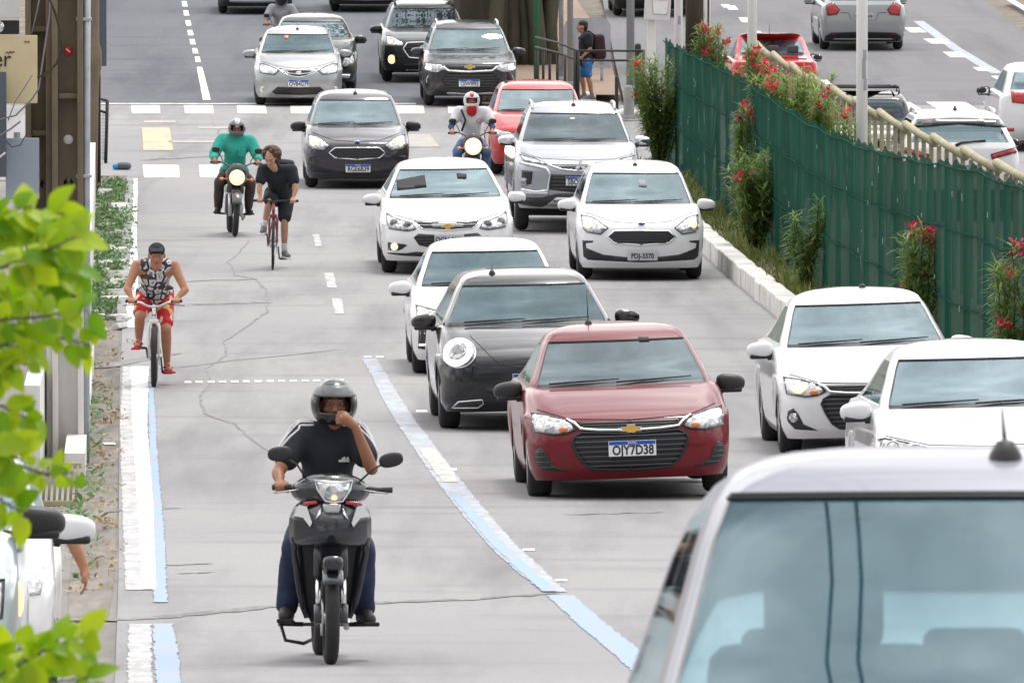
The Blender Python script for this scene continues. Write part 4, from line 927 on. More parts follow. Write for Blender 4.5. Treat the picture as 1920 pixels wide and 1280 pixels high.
for i in range(7): MB().tube([(-.14+i*.045, 0, 0), (-.12+i*.045, .05, .34)], .013, 6).build('bar', MATS['post_yellow'], t)
MB().box((0, -.02, .03), (.32, .03, .05), bev=.01).build('bottom_bar', MATS['post_yellow'], t); MB().box((.02, .06, .34), (.32, .03, .05), bev=.01).build('top_bar', MATS['post_yellow'], t)
Zg = F/S(306); kg = Zg/F; t = thing('poster_board', 'slim white board with orange, yellow and blue posters', 'board', ground((163-960)*F/S(345)/F, F/S(345))); kg2 = 1/S(345)
zq = lambda py: depth_pt(960, py, F/S(345)).z-gz(F/S(345))
MB().box((0, 0, zq(282)), (.15, .03, 1.15), bev=.006).build('panel', MATS['sign_white'], t)
for y0, y1, m in ((227, 244, 'poster_orange'), (248, 256, 'poster_orange'), (258, 268, 'poster_blue'), (270, 290, 'poster_yellow'), (291, 297, 'poster_blue')): MB().box((-.02, -.018, (zq(y0)+zq(y1))/2), (.08, .008, (y1-y0)*kg2), bev=.002).build('poster', MATS[m], t)
t = thing('iron_gate', 'narrow dark iron gate with wire mesh at the zebra crossing', 'gate', ground((198-960)*kg, Zg)); zg = lambda py: depth_pt(960, py, Zg).z-gz(Zg)
MB().tube([(0, 0, 0), (.03, 0, zg(188))], .03, 8).build('post', MATS['iron_dark'], t); MB().tube([(.03, 0, zg(189)), (-.2, .0, zg(183))], .022, 8).build('rail', MATS['iron_dark'], t); MB().tube([(.02, 0, zg(212)), (-.2, 0, zg(204))], .022, 8).build('rail', MATS['iron_dark'], t)
mb = MB()
for i in range(8): mb.tube([(-.19+i*.026, 0, .05), (-.19+i*.026, 0, zg(212))], .004, 4)
for i in range(14): mb.tube([(-.2, 0, .06+i*.058), (-.01, 0, .06+i*.058)], .004, 4)
mb.build('wire_mesh', MATS['pole_grey'], t)
# weeds, dry leaves and litter
def weeds(name, poly, n, h, mat, sz):
    mb = MB(); k = 0
    while k < n:
        py = random.uniform(poly[0][1], poly[-1][1]); t = next(((py-a[1])/(b[1]-a[1]), a, b) for a, b in zip(poly[:-1], poly[1:]) if a[1] <= py <= b[1]); x0 = lerp(t[1][0], t[2][0], t[0]); x1 = lerp(t[1][2], t[2][2], t[0])
        xx = random.uniform(x0-4, x1+7); k += .25
        if mn(xx*.05, py*.02)+random.uniform(-.5, .9) < 0: continue
        b = G(xx, py); hh = h*random.uniform(.2, 1)*(0.8+.8*mn(xx*.08+7, py*.05)); k += .75
        for q in range(5):
            c = b+Vector((random.gauss(0, .06), random.gauss(0, .1), hh*random.random())); d = rv(); d.z = abs(d.z)*.8; leaf(mb, c, d, Vector((0, 0, 1))+rv(.5), sz*random.uniform(.6, 1.3), sz*.55)
    o = mb.build(name, MATS[mat], recalc=False); o['kind'] = 'stuff'; return o
weeds('weeds', [(172, 340, 226), (170, 400, 236), (164, 480, 232), (168, 560, 222), (166, 600, 190)], 1700, .13, 'leaf_weed', .075)
weeds('weeds', [(160, 690, 190), (155, 800, 186), (145, 900, 176), (132, 1100, 168)], 90, .22, 'leaf_weed', .08)
weeds('dry_leaves', [(165, 600, 235), (160, 700, 225), (150, 900, 215), (140, 1110, 205)], 160, .02, 'leaf_dry', .05)
mb = MB()
for i in range(46): p = G(random.uniform(165, 232), random.uniform(345, 640)); mb.box(p+Vector((0, 0, .03)), (random.uniform(.06, .22), random.uniform(.08, .4), random.uniform(.03, .09)), rv(.3).to_track_quat('X', 'Z').to_euler(), .015)
o = mb.build('rubble', MATS['kerb_white']); o['kind'] = 'stuff'
kerbline('kerb', gxy(226, 610), gxy(243, 336), .12, .06, 'concrete_grey', 1.0)
t = tag(MB().ell((0, 0, .06), (.13, .12, .07), None, 12, 8, 0, .8).ell((-.13, -.03, .05), (.06, .07, .05), None, 10, 7, 1, .8).build('trash_bag', [MATS['panel_slate'], MATS['poster_blue']], None, loc=G(232, 318)), 'dark rubbish bag with blue wrapper at the kerb by the crossing', 'rubbish bag')
# cables overhead between the poles
for x, z, lb in ((-1.6, 7.6, 'overhead cable over the left lane'), (.84, 8.4, 'overhead cable above the middle of the street'), (1.02, 8.0, 'overhead cable over the right lane')):
    tag(MB().tube([(x*1.2+.2*math.sin(i)-.03*(i*8-20), i*8-20, gz(max(20, i*8-20))+z-.5*math.sin(math.pi*(i % 4)/4)) for i in range(24)], .013, 6).build('overhead_cable', MATS['wire_black']), lb, 'cable', 'cables over the street')
# ------------------------------------------------------------------ vehicles: the cars in the photo
G_DOWN = 'cars coming down the street'; G_UP = 'cars driving away on the opposite carriageway'
C1 = dict(ox=680, oy=280, sc=5.12); C2 = dict(ox=930, oy=170, sc=3.46); C3 = dict(ox=740, oy=430, sc=3.2); C4 = dict(ox=920, oy=580, sc=3.368); C5 = dict(ox=1400, oy=500, sc=3.369)
D2 = dict(ox=400, oy=0, sc=4.); D3 = dict(ox=840, oy=0, sc=4.); D4 = dict(ox=1240, oy=0, sc=2.824)
def lit(c, parts, pos, r, mat='lamp_warm', squash=.8):
    for sg, h in zip((1, -1), parts): o = c.disc('lamp', (pos[0]*sg, pos[1]), r, mat, h, .026, None, squash, .022); c.disc('bulb', (pos[0]*sg, pos[1]), r*.5, 'lamp_hot', o, .040, None, squash, .018)
# --- dark red compact sedan, nearest car of the middle lane
def compact(c, fog=False, litup=None, T=None, plate=None):
    hl = T([(287, 655), (300, 765), (420, 782), (500, 772), (562, 745), (520, 700), (400, 668)], dep=.3)
    hs = c.pair('headlight', hl, 'headlight_lens', dome=.012, outline='gloss_black')
    for sg, h in zip((1, -1), hs): c.disc('turn_signal', tuple(a*b for a, b in zip(T([(480, 752)], dep=.3)[0], (sg, 1))), .045, 'amber', h, .012, None, .55)
    if litup: lit(c, hs, T([(395, 730)], dep=.3)[0], .085, litup, .6)
    gr = c.both(T([(903, 780), (720, 776), (590, 775), (545, 800), (528, 832), (560, 905), (600, 968), (650, 1000), (780, 1004), (903, 1004)]))
    g = c.patch('grille', gr, 'grille_black', .003, outline='black_plastic', orad=.014); c.slats(g, gr, 7)
    up = c.both(T([(903, 700), (700, 703), (566, 708), (600, 752), (903, 752)])); c.slats(c.patch('upper_grille', up, 'grille_black', .003), up, 3, r=.007)
    hf = T([(505, 695), (548, 716), (588, 752), (700, 758), (850, 758)]); c.line('chrome_strip', hf, 'chrome', .014, off=.012); c.line('chrome_strip', [(-x, z) for x, z in hf], 'chrome', .014, off=.012)
    fo = T([(300, 890), (338, 866), (368, 905), (402, 975), (500, 1018), (345, 1012), (302, 965)])
    fs = c.pair('fog_recess', fo, 'black_plastic', off=.004)
    if fog:
        for sg, h in zip((1, -1), fs): c.disc('fog_lamp', tuple(a*b for a, b in zip(T([(345, 930)])[0], (sg, 1))), .05, 'headlight_lens', h, .02, 'black_plastic')
    else: [c.slats(h, [(x*sg, z) for x, z in fo], 4, r=.006) for sg, h in zip((1, -1), fs)]
    c.emblem('bowtie', T([(903, 752)])[0], .165); c.hood_seam(T([(330, 640), (520, 690), (903, 692)]))
    if plate: c.plate(T([(905, 868)])[0], plate)
onix = rows_for(4.16, 1.74, 1.42, 'sedan', zh=.71, zc=.925, yc=1.02, yt=1.78, wr=.575, zb=.18)
onix2 = rows_for(4.16, 1.74, 1.48, 'sedan', zh=.74, zc=.985, yc=1.02, yt=1.78, wr=.585, zb=.18)
c = Car('compact_car', 'dark red compact car with chrome strip grille and plate OJY7D38', 'car', 1186, 937, onix, 'paint_car_red', group=G_DOWN, roll=2.0, glassm='glass_tint', mirror='black_plastic', yaw=.5)
compact(c, plate='OJY7D38', T=lambda p, dep=.15: c.T(p, dep=dep, **C4)); c.antenna(2.5, .3, -.2)
red = c; c.patch('toll_tag', c.T([(1040, 157), (1106, 157), (1110, 184), (1044, 186)], dep=1.7, **C4), 'interior_dark', .004, skirt=.004)
# --- white one beside the green fence
c = Car('compact_car', 'white compact car with lit headlights and round fog lamps below the green fence', 'car', 1644, 856, onix2, 'paint_car_white', group=G_DOWN, roll=1.8, yaw=.3)
compact(c, True, 'lamp_warm', T=lambda p, dep=.15: [((a-c.px)/c.s, b) for a, b in [(c.px+x*c.s, z) for x, z in red.T(p, dep=dep, **C4)]]); c.antenna(2.6, .3, .1)
# --- small hatchbacks
def small_hatch(c, T, plate, style, lamp=True, chrome=True):
    hl = T([(562, 812), (570, 888), (592, 914), (680, 926), (730, 886), (640, 826)], dep=.3); hs = c.pair('headlight', hl, 'headlight_lens', dome=.012, outline='gloss_black')
    if lamp: lit(c, hs, T([(622, 872)], dep=.3)[0], .075, 'lamp_warm', .9)
    gr = c.both(T([(945, 906), (770, 908), (724, 946), (768, 984), (945, 998)])); g = c.patch('grille', gr, 'grille_black', .003, outline='chrome' if chrome else 'silver_trim', orad=.011); c.slats(g, gr, 6, r=.006)
    lo = c.both(T([(945, 1086), (700, 1061), (590, 1019), (585, 990), (632, 981), (632, 972), (565, 970), (572, 1075), (600, 1096), (945, 1110)])); c.patch('lower_intake', lo, 'black_plastic', .004)
    c.emblem('oval', T([(945, 870)])[0], .105); c.plate(T([(950, 1064)])[0], plate, style); c.hood_seam(T([(600, 800), (760, 850), (945, 862)]))
ka = rows_for(3.95, 1.71, 1.52, 'hatch', zh=.77, zc=.985, dt=.145, yc=.98, yt=1.72, wr=.575, zb=.17, bow=.14)
c = wka = Car('hatchback', 'white hatchback with black six sided grille and grey plate PDJ-3370', 'car', 1203, 527, ka, 'paint_car_white', wheels=(.78, 3.27), R_=.295, group=G_DOWN)
small_hatch(c, lambda p, dep=.15: c.T(p, dep=dep, **C2), 'PDJ-3370', 'old'); c.antenna(1.95, .22); c.patch('toll_tag', c.T([(955, 570), (1010, 572), (1008, 618), (958, 612)], dep=1.6, **C2), 'seat_light', .004, skirt=.004)
c = Car('hatchback', 'dark grey hatchback with chrome rimmed grille, lit headlights, plate RGE6B39', 'car', 670, 355, ka, 'paint_car_grey', wheels=(.78, 3.27), R_=.295, group=G_DOWN, mirror='black_plastic')
small_hatch(c, lambda p, dep=.15: wka.T(p, dep=dep, **C2), 'RGE6B39', 'new'); c.antenna(1.95, .22)
# --- white saloon with twin grille
c = Car('saloon_car', 'white saloon with slim gold badged grille, dark windscreen stickers, one fog lamp lit', 'car', 841, 516, rows_for(4.66, 1.81, 1.49, 'sedan', zh=.72, zc=1.0, yc=1.08, yt=1.9, wr=.59, zb=.2, rcy=.6), 'paint_car_white', wheels=(.92, 3.62), R_=.325, group=G_DOWN, roll=.8)
T = lambda p, dep=.15: c.T(p, dep=dep, **C1)
hs = c.pair('headlight', T([(250, 615), (245, 700), (270, 755), (370, 765), (440, 772), (520, 755), (480, 696), (400, 681), (310, 655)], dep=.4), 'headlight_lens', dome=.012, outline='gloss_black')
for sg, h in zip((1, -1), hs):
    for q in ((315, 710), (440, 725)): x, z = T([q], dep=.4)[0]; c.disc('lamp', (x*sg, z), .048, 'headlight_smoked', h, .02, 'silver_trim')
gr = c.both(T([(824, 712), (660, 704), (505, 690), (560, 745), (600, 763), (824, 772)])); g = c.patch('grille', gr, 'grille_black', .003, outline='chrome', orad=.009); c.slats(g, gr, 3, r=.006)
gr = c.both(T([(824, 820), (700, 815), (540, 806), (494, 842), (545, 915), (620, 932), (824, 936)])); g = c.patch('lower_grille', gr, 'grille_black', .003); c.slats(g, gr, 4, r=.006)
fs = c.pair('fog_recess', T([(250, 890), (400, 905), (435, 916), (380, 956), (340, 970), (250, 966)]), 'black_plastic', off=.003)
for sg, h in zip((1, -1), fs): x, z = T([(318, 930)])[0]; c.disc('fog_lamp', (x*sg, z), .045, 'lamp_warm' if sg > 0 else 'headlight_lens', h, .02, 'chrome')
c.patch('lower_intake', c.both(T([(824, 985), (580, 982), (520, 978), (420, 992), (245, 990), (250, 1002), (400, 1018), (570, 1024), (824, 1026)])), 'black_plastic', .003)
c.emblem('bowtie', T([(824, 742)])[0], .165); c.plate(T([(836, 858)])[0], 'QGN-0180', 'old'); c.hood_seam(T([(330, 640), (520, 684), (824, 700)]))
sal = c
for pts, nm in (([(360, 285), (640, 235), (650, 345), (365, 375)], 'windscreen_panel'), ([(948, 218), (1045, 228), (1045, 272), (955, 268)], 'toll_tag')): c.patch(nm, c.T(pts, dep=1.7, **C1), 'interior_dark', .004, skirt=.004)
# --- white sedan half hidden by the black car
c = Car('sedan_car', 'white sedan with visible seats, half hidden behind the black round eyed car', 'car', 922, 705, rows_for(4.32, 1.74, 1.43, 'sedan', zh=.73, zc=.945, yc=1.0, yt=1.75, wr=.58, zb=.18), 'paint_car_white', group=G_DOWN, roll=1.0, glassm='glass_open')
T = lambda p, dep=.15: c.T(p, dep=dep, **C3)
hs = c.pair('headlight', T([(140, 455), (150, 520), (210, 540), (280, 540), (303, 492)], dep=.35), 'headlight_lens', dome=.012, outline='gloss_black'); lit(c, hs, T([(185, 505)], dep=.35)[0], .06, 'lamp_warm')
fs = c.pair('fog_recess', T([(152, 600), (215, 590), (262, 690), (215, 722), (148, 715)]), 'black_plastic', off=.003); [c.line('daylight_strip', [(x*sg, z) for x, z in T([(158, 692), (206, 688)])], 'lamp_white', .012, h) for sg, h in zip((1, -1), fs)]
gr = c.both(T([(582, 590), (420, 600), (360, 650), (430, 750), (582, 770)])); g = c.patch('grille', gr, 'grille_black', .003, outline='chrome', orad=.01); c.slats(g, gr, 6); c.plate((0, .42), 'RQB2H56')
# --- black compact with round lights
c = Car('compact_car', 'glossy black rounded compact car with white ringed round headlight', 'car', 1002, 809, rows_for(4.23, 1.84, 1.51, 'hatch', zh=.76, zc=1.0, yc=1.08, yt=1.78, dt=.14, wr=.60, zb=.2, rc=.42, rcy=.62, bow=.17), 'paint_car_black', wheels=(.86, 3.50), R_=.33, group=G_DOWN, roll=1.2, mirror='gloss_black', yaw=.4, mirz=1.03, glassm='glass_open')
T = lambda p, dep=.15: c.T(p, dep=dep, **C3)
cx, cz = T([(412, 745)], dep=.35)[0]
hs = c.pair('headlight', [(cx+.145*math.cos(q), cz+.125*math.sin(q)+.02*math.cos(q)) for q in [2*math.pi*i/26 for i in range(26)]], 'headlight_smoked', dome=.03, off=.01, outline='silver_trim', orad=.008)
for sg, h in zip((1, -1), hs):
    c.line('light_ring', [(sg*(cx-.012+.108*math.cos(q)), cz+.092*math.sin(q)+.016*math.cos(q)) for q in [2*math.pi*i/26 for i in range(27)]], 'lamp_white', .030, h, off=.032)
    c.disc('lamp', (sg*(cx-.012), cz), .052, 'headlight_lens', h, .045, 'chrome')
c.pair('fog_recess', T([(352, 1070), (392, 1032), (530, 1018), (540, 1040), (508, 1066)]), 'gloss_black', off=.004, outline='chrome', orad=.007)
gr = c.both(T([(838, 940), (560, 948), (540, 965), (600, 990), (838, 1000)])); c.patch('lower_grille', gr, 'grille_black', .003); c.antenna(2.1, .1, -.3); c.hood_seam(T([(480, 640), (640, 800), (838, 830)], dep=.5))
c.plate((0, .50), 'SGT4C12')
# --- pale silver pickup
c = Car('pickup_truck', 'silver pickup truck with tall chrome edged front, dark windscreen, roof rails', 'pickup truck', 1084, 438, rows_for(5.3, 1.86, 1.86, 'pickup', zh=1.04, zc=1.30, dt=.16, yc=1.2, yt=1.95, wr=.64, zb=.36, rc=.30, rcy=.45), 'paint_car_pewter', wheels=(.95, 3.95), R_=.385, group=G_DOWN, roll=-.5, glassm='glass_tint', mirror='chrome', mirz=1.30)
T = lambda p, dep=.15: c.T(p, dep=dep, **C2)
c.pair('headlight', T([(158, 420), (182, 456), (335, 478), (250, 438)], dep=.3), 'headlight_lens', outline='gloss_black'); 
c.patch('upper_grille', c.both(T([(536, 478), (325, 476), (420, 508), (536, 518)])), 'gloss_black', .004, outline='chrome', orad=.012)
gr = c.both(T([(536, 545), (352, 540), (338, 640), (536, 660)])); g = c.patch('grille', gr, 'grille_black', .004); c.slats(g, gr, 4)
for sg in (1, -1): c.line('chrome_blade', [(x*sg, z) for x, z in T([(160, 470), (325, 505), (350, 545), (332, 645), (255, 655), (168, 640)])], 'chrome', .022, off=.01)
fs = c.pair('lamp_pocket', T([(166, 516), (236, 522), (228, 602), (168, 620)]), 'black_plastic', off=.004)
for sg, h in zip((1, -1), fs): x, z = T([(185, 590)])[0]; c.disc('fog_lamp', (x*sg, z), .045, 'headlight_lens', h, .02, 'silver_trim')
c.patch('skid_plate', c.both(T([(536, 690), (390, 690), (330, 735), (536, 760)])), 'silver_trim', .01); c.line('bumper_bar', [(-x, z) for x, z in T([(150, 662), (340, 664), (420, 690)])][:2], 'silver_trim', .03)
c.line('bumper_bar', T([(150, 662), (340, 664)]), 'silver_trim', .03); c.patch('bumper_valance', c.both(T([(536, 765), (330, 740), (290, 755), (135, 735), (150, 690), (300, 690), (390, 665), (536, 662)])), 'dark_plastic', .004)
c.emblem('diamonds', T([(545, 492)])[0], .19); c.plate(T([(538, 585)])[0], 'SBO0C73'); c.rails(); c.antenna(2.2, .33); c.patch('toll_tag', c.T([(504, 168), (536, 168), (536, 181), (504, 181)], dep=1.8, **C2), 'plate_white', .004, skirt=.004); c.hood_seam(T([(170, 410), (300, 440), (536, 450)], dep=.3))
# --- red car behind the pickup
c = Car('red_car', 'faded red car half hidden between motorcyclist and silver pickup', 'car', 1014, 330, rows_for(3.9, 1.68, 1.50, 'hatch', zh=.82, zc=1.02, yc=1.0, yt=1.7, wr=.58), 'paint_car_pink_red', R_=.30, wheels=(.8, 3.25), group=G_DOWN, glassm='glass_grey')
hs = c.pair('headlight', [(-.78, .78), (-.76, .66), (-.5, .62), (-.46, .70)], 'headlight_lens'); c.patch('grille', c.both([(0, .70), (-.4, .70), (-.36, .60), (0, .58)]), 'grille_black', .003); c.plate((0, .42), 'NNV6A81'); c.antenna(2.3, .12, -.5)
# --- silver hatch at the far crossing
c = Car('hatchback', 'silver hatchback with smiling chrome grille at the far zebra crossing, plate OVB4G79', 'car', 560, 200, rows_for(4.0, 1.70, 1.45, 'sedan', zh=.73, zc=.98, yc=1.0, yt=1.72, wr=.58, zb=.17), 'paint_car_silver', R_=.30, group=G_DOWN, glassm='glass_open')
T = lambda p, dep=.15: c.T(p, dep=dep, **D2)
hs = c.pair('headlight', T([(345, 485), (350, 545), (460, 556), (492, 530), (440, 500), (380, 482)], dep=.3), 'headlight_lens', outline='gloss_black')
gr = c.both(T([(640, 528), (560, 522), (474, 506), (520, 545), (590, 570), (640, 576)])); c.patch('grille', gr, 'grille_black', .003, outline='chrome', orad=.012); hf = T([(490, 522), (560, 548), (640, 556)]); c.line('chrome_strip', hf+[(-x, z) for x, z in hf[::-1]], 'chrome', .010)
c.patch('lower_intake', c.both(T([(640, 655), (480, 650), (436, 690), (470, 706), (640, 712)])), 'grille_black', .003)
for sg in (1, -1): x, z = T([(370, 668)])[0]; c.disc('fog_lamp', (x*sg, z), .045, 'headlight_lens', None, .01, 'chrome')
c.emblem('ring', T([(640, 548)])[0], .12); c.plate(T([(640, 622)])[0], 'OVB4G79'); c.antenna(1.95, .12); c.patch('toll_tag', c.T([(540, 262), (572, 264), (570, 290), (540, 288)], dep=1.6, **D2), 'amber', .004, skirt=.004); c.hood_seam(T([(370, 470), (520, 505), (640, 515)]))
# --- dark green black car behind it
c = Car('sedan_car', 'blackish green sedan peeking out behind the silver hatchback', 'car', 589, 172, rows_for(4.4, 1.74, 1.44, 'sedan'), 'paint_car_dark', group=G_DOWN, glassm='glass_grey')
c.pair('headlight', c.T([(960, 480), (1000, 400), (1050, 410), (1066, 470), (985, 500)], dep=.3, **D2), 'headlight_lens', outline='gloss_black'); c.patch('grille', c.both([(0, .62), (-.5, .6), (-.42, .42), (0, .40)]), 'grille_black', .003); c.plate((0, .46), 'NOD1E92')
c.pair('fog_recess', [(-.72, .34), (-.5, .34), (-.5, .26), (-.7, .26)], 'chrome', off=.003)
# --- two dark SUVs
c = Car('suv', 'black SUV with chrome edged hexagonal grille and amber fog lamp, behind the grey SUV', 'SUV', 799, 156, rows_for(4.27, 1.80, 1.57, 'suv', zh=.86, zc=1.05, yc=1.05, yt=1.75, wr=.61, zb=.24), 'paint_car_dark', R_=.34, wheels=(.86, 3.45), group=G_DOWN, clad=.42, glassm='glass_tint')
T = lambda p, dep=.15: c.T(p, dep=dep, **D2)
hs = c.pair('headlight', T([(1300, 272), (1310, 338), (1420, 345), (1434, 318), (1345, 275)], dep=.35), 'headlight_lens', outline='gloss_black'); lit(c, hs, T([(1335, 315)], dep=.35)[0], .05, 'lamp_warm')
gr = c.both(T([(1596, 316), (1455, 322), (1424, 366), (1468, 430), (1596, 440)])); c.slats(c.patch('grille', gr, 'grille_black', .003, outline='chrome', orad=.018), gr, 5)
for sg in (1, -1): x, z = T([(1340, 445)])[0]; c.disc('fog_lamp', (x*sg, z), .07, 'lamp_orange', None, .01, 'chrome', 1.1)
c.patch('lower_intake', c.both(T([(1596, 472), (1430, 480), (1420, 512), (1596, 520)])), 'grille_black', .003); c.patch('skid_plate', c.both(T([(1596, 525), (1440, 530), (1460, 560), (1596, 562)])), 'silver_trim', .004); c.rails('black_plastic')
c = Car('suv', 'dark grey SUV with gold badge, white light strips and plate OJW9I93', 'SUV', 882, 201, rows_for(4.27, 1.80, 1.56, 'suv', zh=.86, zc=1.03, yc=1.05, yt=1.75, wr=.61, zb=.22), 'paint_car_grey', R_=.34, wheels=(.86, 3.43), group=G_DOWN, clad=.40)
T = lambda p, dep=.15: [(-x, z) for x, z in c.T(p, dep=dep, **D3)]
hs = c.pair('headlight', T([(352, 515), (378, 478), (504, 470), (502, 530), (420, 542)], dep=.35), 'headlight_lens', outline='gloss_black'); lit(c, hs, T([(470, 508)], dep=.3)[0], .075, 'lamp_white', .55)
gr = c.both(T([(168, 545), (340, 546), (386, 590), (360, 648), (300, 664), (168, 666)])); c.slats(c.patch('grille', gr, 'grille_black', .003, outline='black_plastic', orad=.014), gr, 5)
gr = c.both(T([(168, 488), (345, 490), (322, 520), (168, 524)])); c.patch('upper_grille', gr, 'grille_black', .003); hf = T([(168, 536), (330, 530), (372, 500)]); c.line('chrome_strip', hf+[(-x, z) for x, z in hf[::-1]][1:] if False else [(-x, z) for x, z in hf[::-1]]+hf[1:], 'chrome', .022)
[c.line('daylight_strip', [(x*sg, z) for x, z in T([(480, 570), (494, 600), (490, 622)])], 'silver_trim', .012) for sg in (1, -1)]
c.emblem('bowtie', T([(172, 503)])[0], .19); c.plate(T([(176, 620)])[0], 'OJW9I93'); c.rails(); c.patch('skid_plate', c.both(T([(168, 700), (330, 690), (350, 720), (168, 730)])), 'silver_trim', .004)
# --- two at the very top
for x, y, mt, lb in ((479, 28, 'paint_car_dark', 'blackish car cut by the picture top, left of the farthest rider'), (690, 24, 'paint_car_grey', 'dark grey car cut by the picture top, right of the farthest rider'), (1222, 33, 'paint_car_dark', 'dark car behind the white poles at the picture top')):
    c = Car('far_car', lb, 'car', x, y, rows_for(4.3, 1.76, 1.6, 'suv', zh=.88, zc=1.1), mt, R_=.33, group=G_DOWN if x < 1000 else G_UP, clad=.4, facing=1 if x < 1000 else -1)
    if x < 1000:
        c.pair('headlight', [(-.8, .84), (-.78, .72), (-.5, .70), (-.46, .76)], 'headlight_lens'); c.patch('grille', c.both([(0, .76), (-.42, .76), (-.36, .5), (0, .48)]), 'grille_black', .003); c.patch('skid_plate', c.both([(0, .36), (-.62, .37), (-.6, .29), (0, .27)]), 'silver_trim', .004); c.plate((0, .56), 'PEX3J07')
    else:
        c.pair('tail_light', [(-.82, .95), (-.80, .75), (-.55, .78), (-.6, .95)], 'tail_red')
# --- white sedan in front of the fence, nearest but one
c = Car('sedan_car', 'white sedan close behind the silver car roof, clear smoked headlight showing', 'car', 1868, 1012, rows_for(4.48, 1.75, 1.48, 'sedan', zh=.72, zc=.99, yc=1.08, yt=1.85, wr=.585, zb=.18), 'paint_car_white', wheels=(.86, 3.5), group=G_DOWN, roll=1.4)
T = lambda p, dep=.15: c.T(p, dep=dep, **C5)
hs = c.pair('headlight', T([(868, 1118), (885, 1098), (925, 1086), (1050, 1108), (1160, 1132), (1215, 1165), (1190, 1215), (900, 1215)], dep=.4), 'headlight_smoked', dome=.012, outline='gloss_black')
for sg, h in zip((1, -1), hs):
    for q in ((960, 1150), (1090, 1165)): x, z = T([q], dep=.4)[0]; c.disc('lamp', (x*sg, z), .05, 'headlight_lens', h, .02, 'chrome')
gr = c.both(T([(1577, 1170), (1225, 1165), (1240, 1225), (1577, 1235)])); c.slats(c.patch('grille', gr, 'grille_black', .003, outline='chrome', orad=.008), gr, 2); c.hood_seam(T([(930, 1080), (1180, 1125), (1577, 1130)])); c.plate((0, .45), 'RUX5D20')
c.disc('windscreen_ornament', c.T([(1323, 690)], dep=1.5, **C5)[0], .022, 'gold', None, -.06)
# --- silver car right in front of the viewer
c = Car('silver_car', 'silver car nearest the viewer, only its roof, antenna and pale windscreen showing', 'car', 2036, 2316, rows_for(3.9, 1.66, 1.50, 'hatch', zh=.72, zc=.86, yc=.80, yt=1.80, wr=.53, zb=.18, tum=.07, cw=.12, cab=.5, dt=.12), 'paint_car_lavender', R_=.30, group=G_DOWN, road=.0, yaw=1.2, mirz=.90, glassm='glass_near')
c.pair('headlight', [(-.8, .80), (-.78, .66), (-.48, .64), (-.42, .72)], 'headlight_lens'); c.patch('grille', c.both([(0, .72), (-.4, .72), (-.36, .60), (0, .58)]), 'grille_black', .003); c.antenna(2.0, .10, 0, .9); c.plate((0, .42), 'QGC-4417', 'old')
# --- two parked at the left edge
G_SIDE = 'cars at the left edge'
c = Car('white_car', 'white car with two tone mirror at the left kerb, driver arm out of its window', 'car', -203, 1352, rows_for(4.0, 1.72, 1.50, 'hatch'), 'paint_car_white', group=G_SIDE, wheels=(.8, 3.3))
c.pair('headlight', [(-.8, .80), (-.78, .66), (-.48, .64), (-.42, .72)], 'headlight_lens'); c.patch('grille', c.both([(0, .72), (-.4, .72), (-.36, .60), (0, .58)]), 'grille_black', .003); arm_car = c
c = Car('suv', 'grey teal SUV with black mirror and orange side lamp at the left edge', 'SUV', -338, 1457, rows_for(4.25, 1.86, 1.68, 'suv', zh=.95, zc=1.12, yc=1.1, yt=1.8, wr=.64, rc=.26, rcy=.36), 'paint_car_teal_silver', R_=.34, wheels=(.9, 3.5), group=G_SIDE, mirror='black_plastic', clad=.36, mirz=1.16)
hs = c.pair('headlight', [(-.86, .92), (-.85, .74), (-.60, .72), (-.58, .90)], 'headlight_lens', outline='gloss_black'); c.patch('grille', c.both([(0, .88), (-.5, .88), (-.5, .72), (0, .72)]), 'grille_black', .003)
for sg in (1, -1):
    hit = c.bvh.ray_cast(Vector((sg*3, .62, .82)), Vector((-sg, 0, 0)))[0] or Vector((sg*.92, .62, .82))
    MB().ell(hit, (.02, .05, .085), None, 14, 8).build('side_lamp', MATS['lamp_orange'], c.root); c.disc('fog_lamp', (sg*.68, .48), .06, 'headlight_lens', None, .01, 'black_plastic')
# --- cars driving away
c = Car('hatchback', 'silver hatchback seen from behind, red tail lights, black lower bumper', 'car', 1619, 96, rows_for(4.36, 1.84, 1.50, 'hatch', zh=.8, zc=1.0, wr=.60), 'paint_car_silver', R_=.32, group=G_UP, facing=-1, road=-.03, wheels=(.85, 3.48))
T = lambda p, dep=.15: c.T(p, dep=dep, **D4)
c.pair('tail_light', T([(873, 30), (910, 12), (945, 52), (930, 76), (880, 82)]), 'tail_red', dome=.015, outline='gloss_black'); c.patch('bumper_valance', c.both(T([(1070, 166), (900, 172), (868, 192), (860, 258), (1070, 262)])), 'black_plastic', .006)
c.patch('diffuser', c.both(T([(1070, 232), (920, 234), (910, 246), (1070, 250)])), 'silver_trim', .012); c.plate(T([(1072, 85)])[0], 'NQA-2674', 'old'); c.pair('reflector', T([(895, 180), (925, 178), (925, 186), (895, 188)]), 'tail_red'); c.line('trunk_seam', T([(948, 66), (990, 66), (1005, 105)]), 'gloss_black', .005); c.line('trunk_seam', [(-x, z) for x, z in T([(948, 66), (990, 66), (1005, 105)])], 'gloss_black', .005)
c = Car('red_car', 'bright red hatchback seen from behind, past the pink oleanders', 'car', 1453, 212, rows_for(3.9, 1.66, 1.47, 'sedan', zh=.8, zc=.98, wr=.58), 'paint_car_bright_red', R_=.29, group=G_UP, facing=-1, road=-.03, mirror='black_plastic', glassm='glass_grey', wheels=(.8, 3.25))
T = lambda p, dep=.15: c.T(p, dep=dep, **D4)
for h in c.pair('tail_light', T([(735, 352), (790, 345), (806, 395), (796, 422), (735, 415)]), 'tail_red', dome=.012): pass
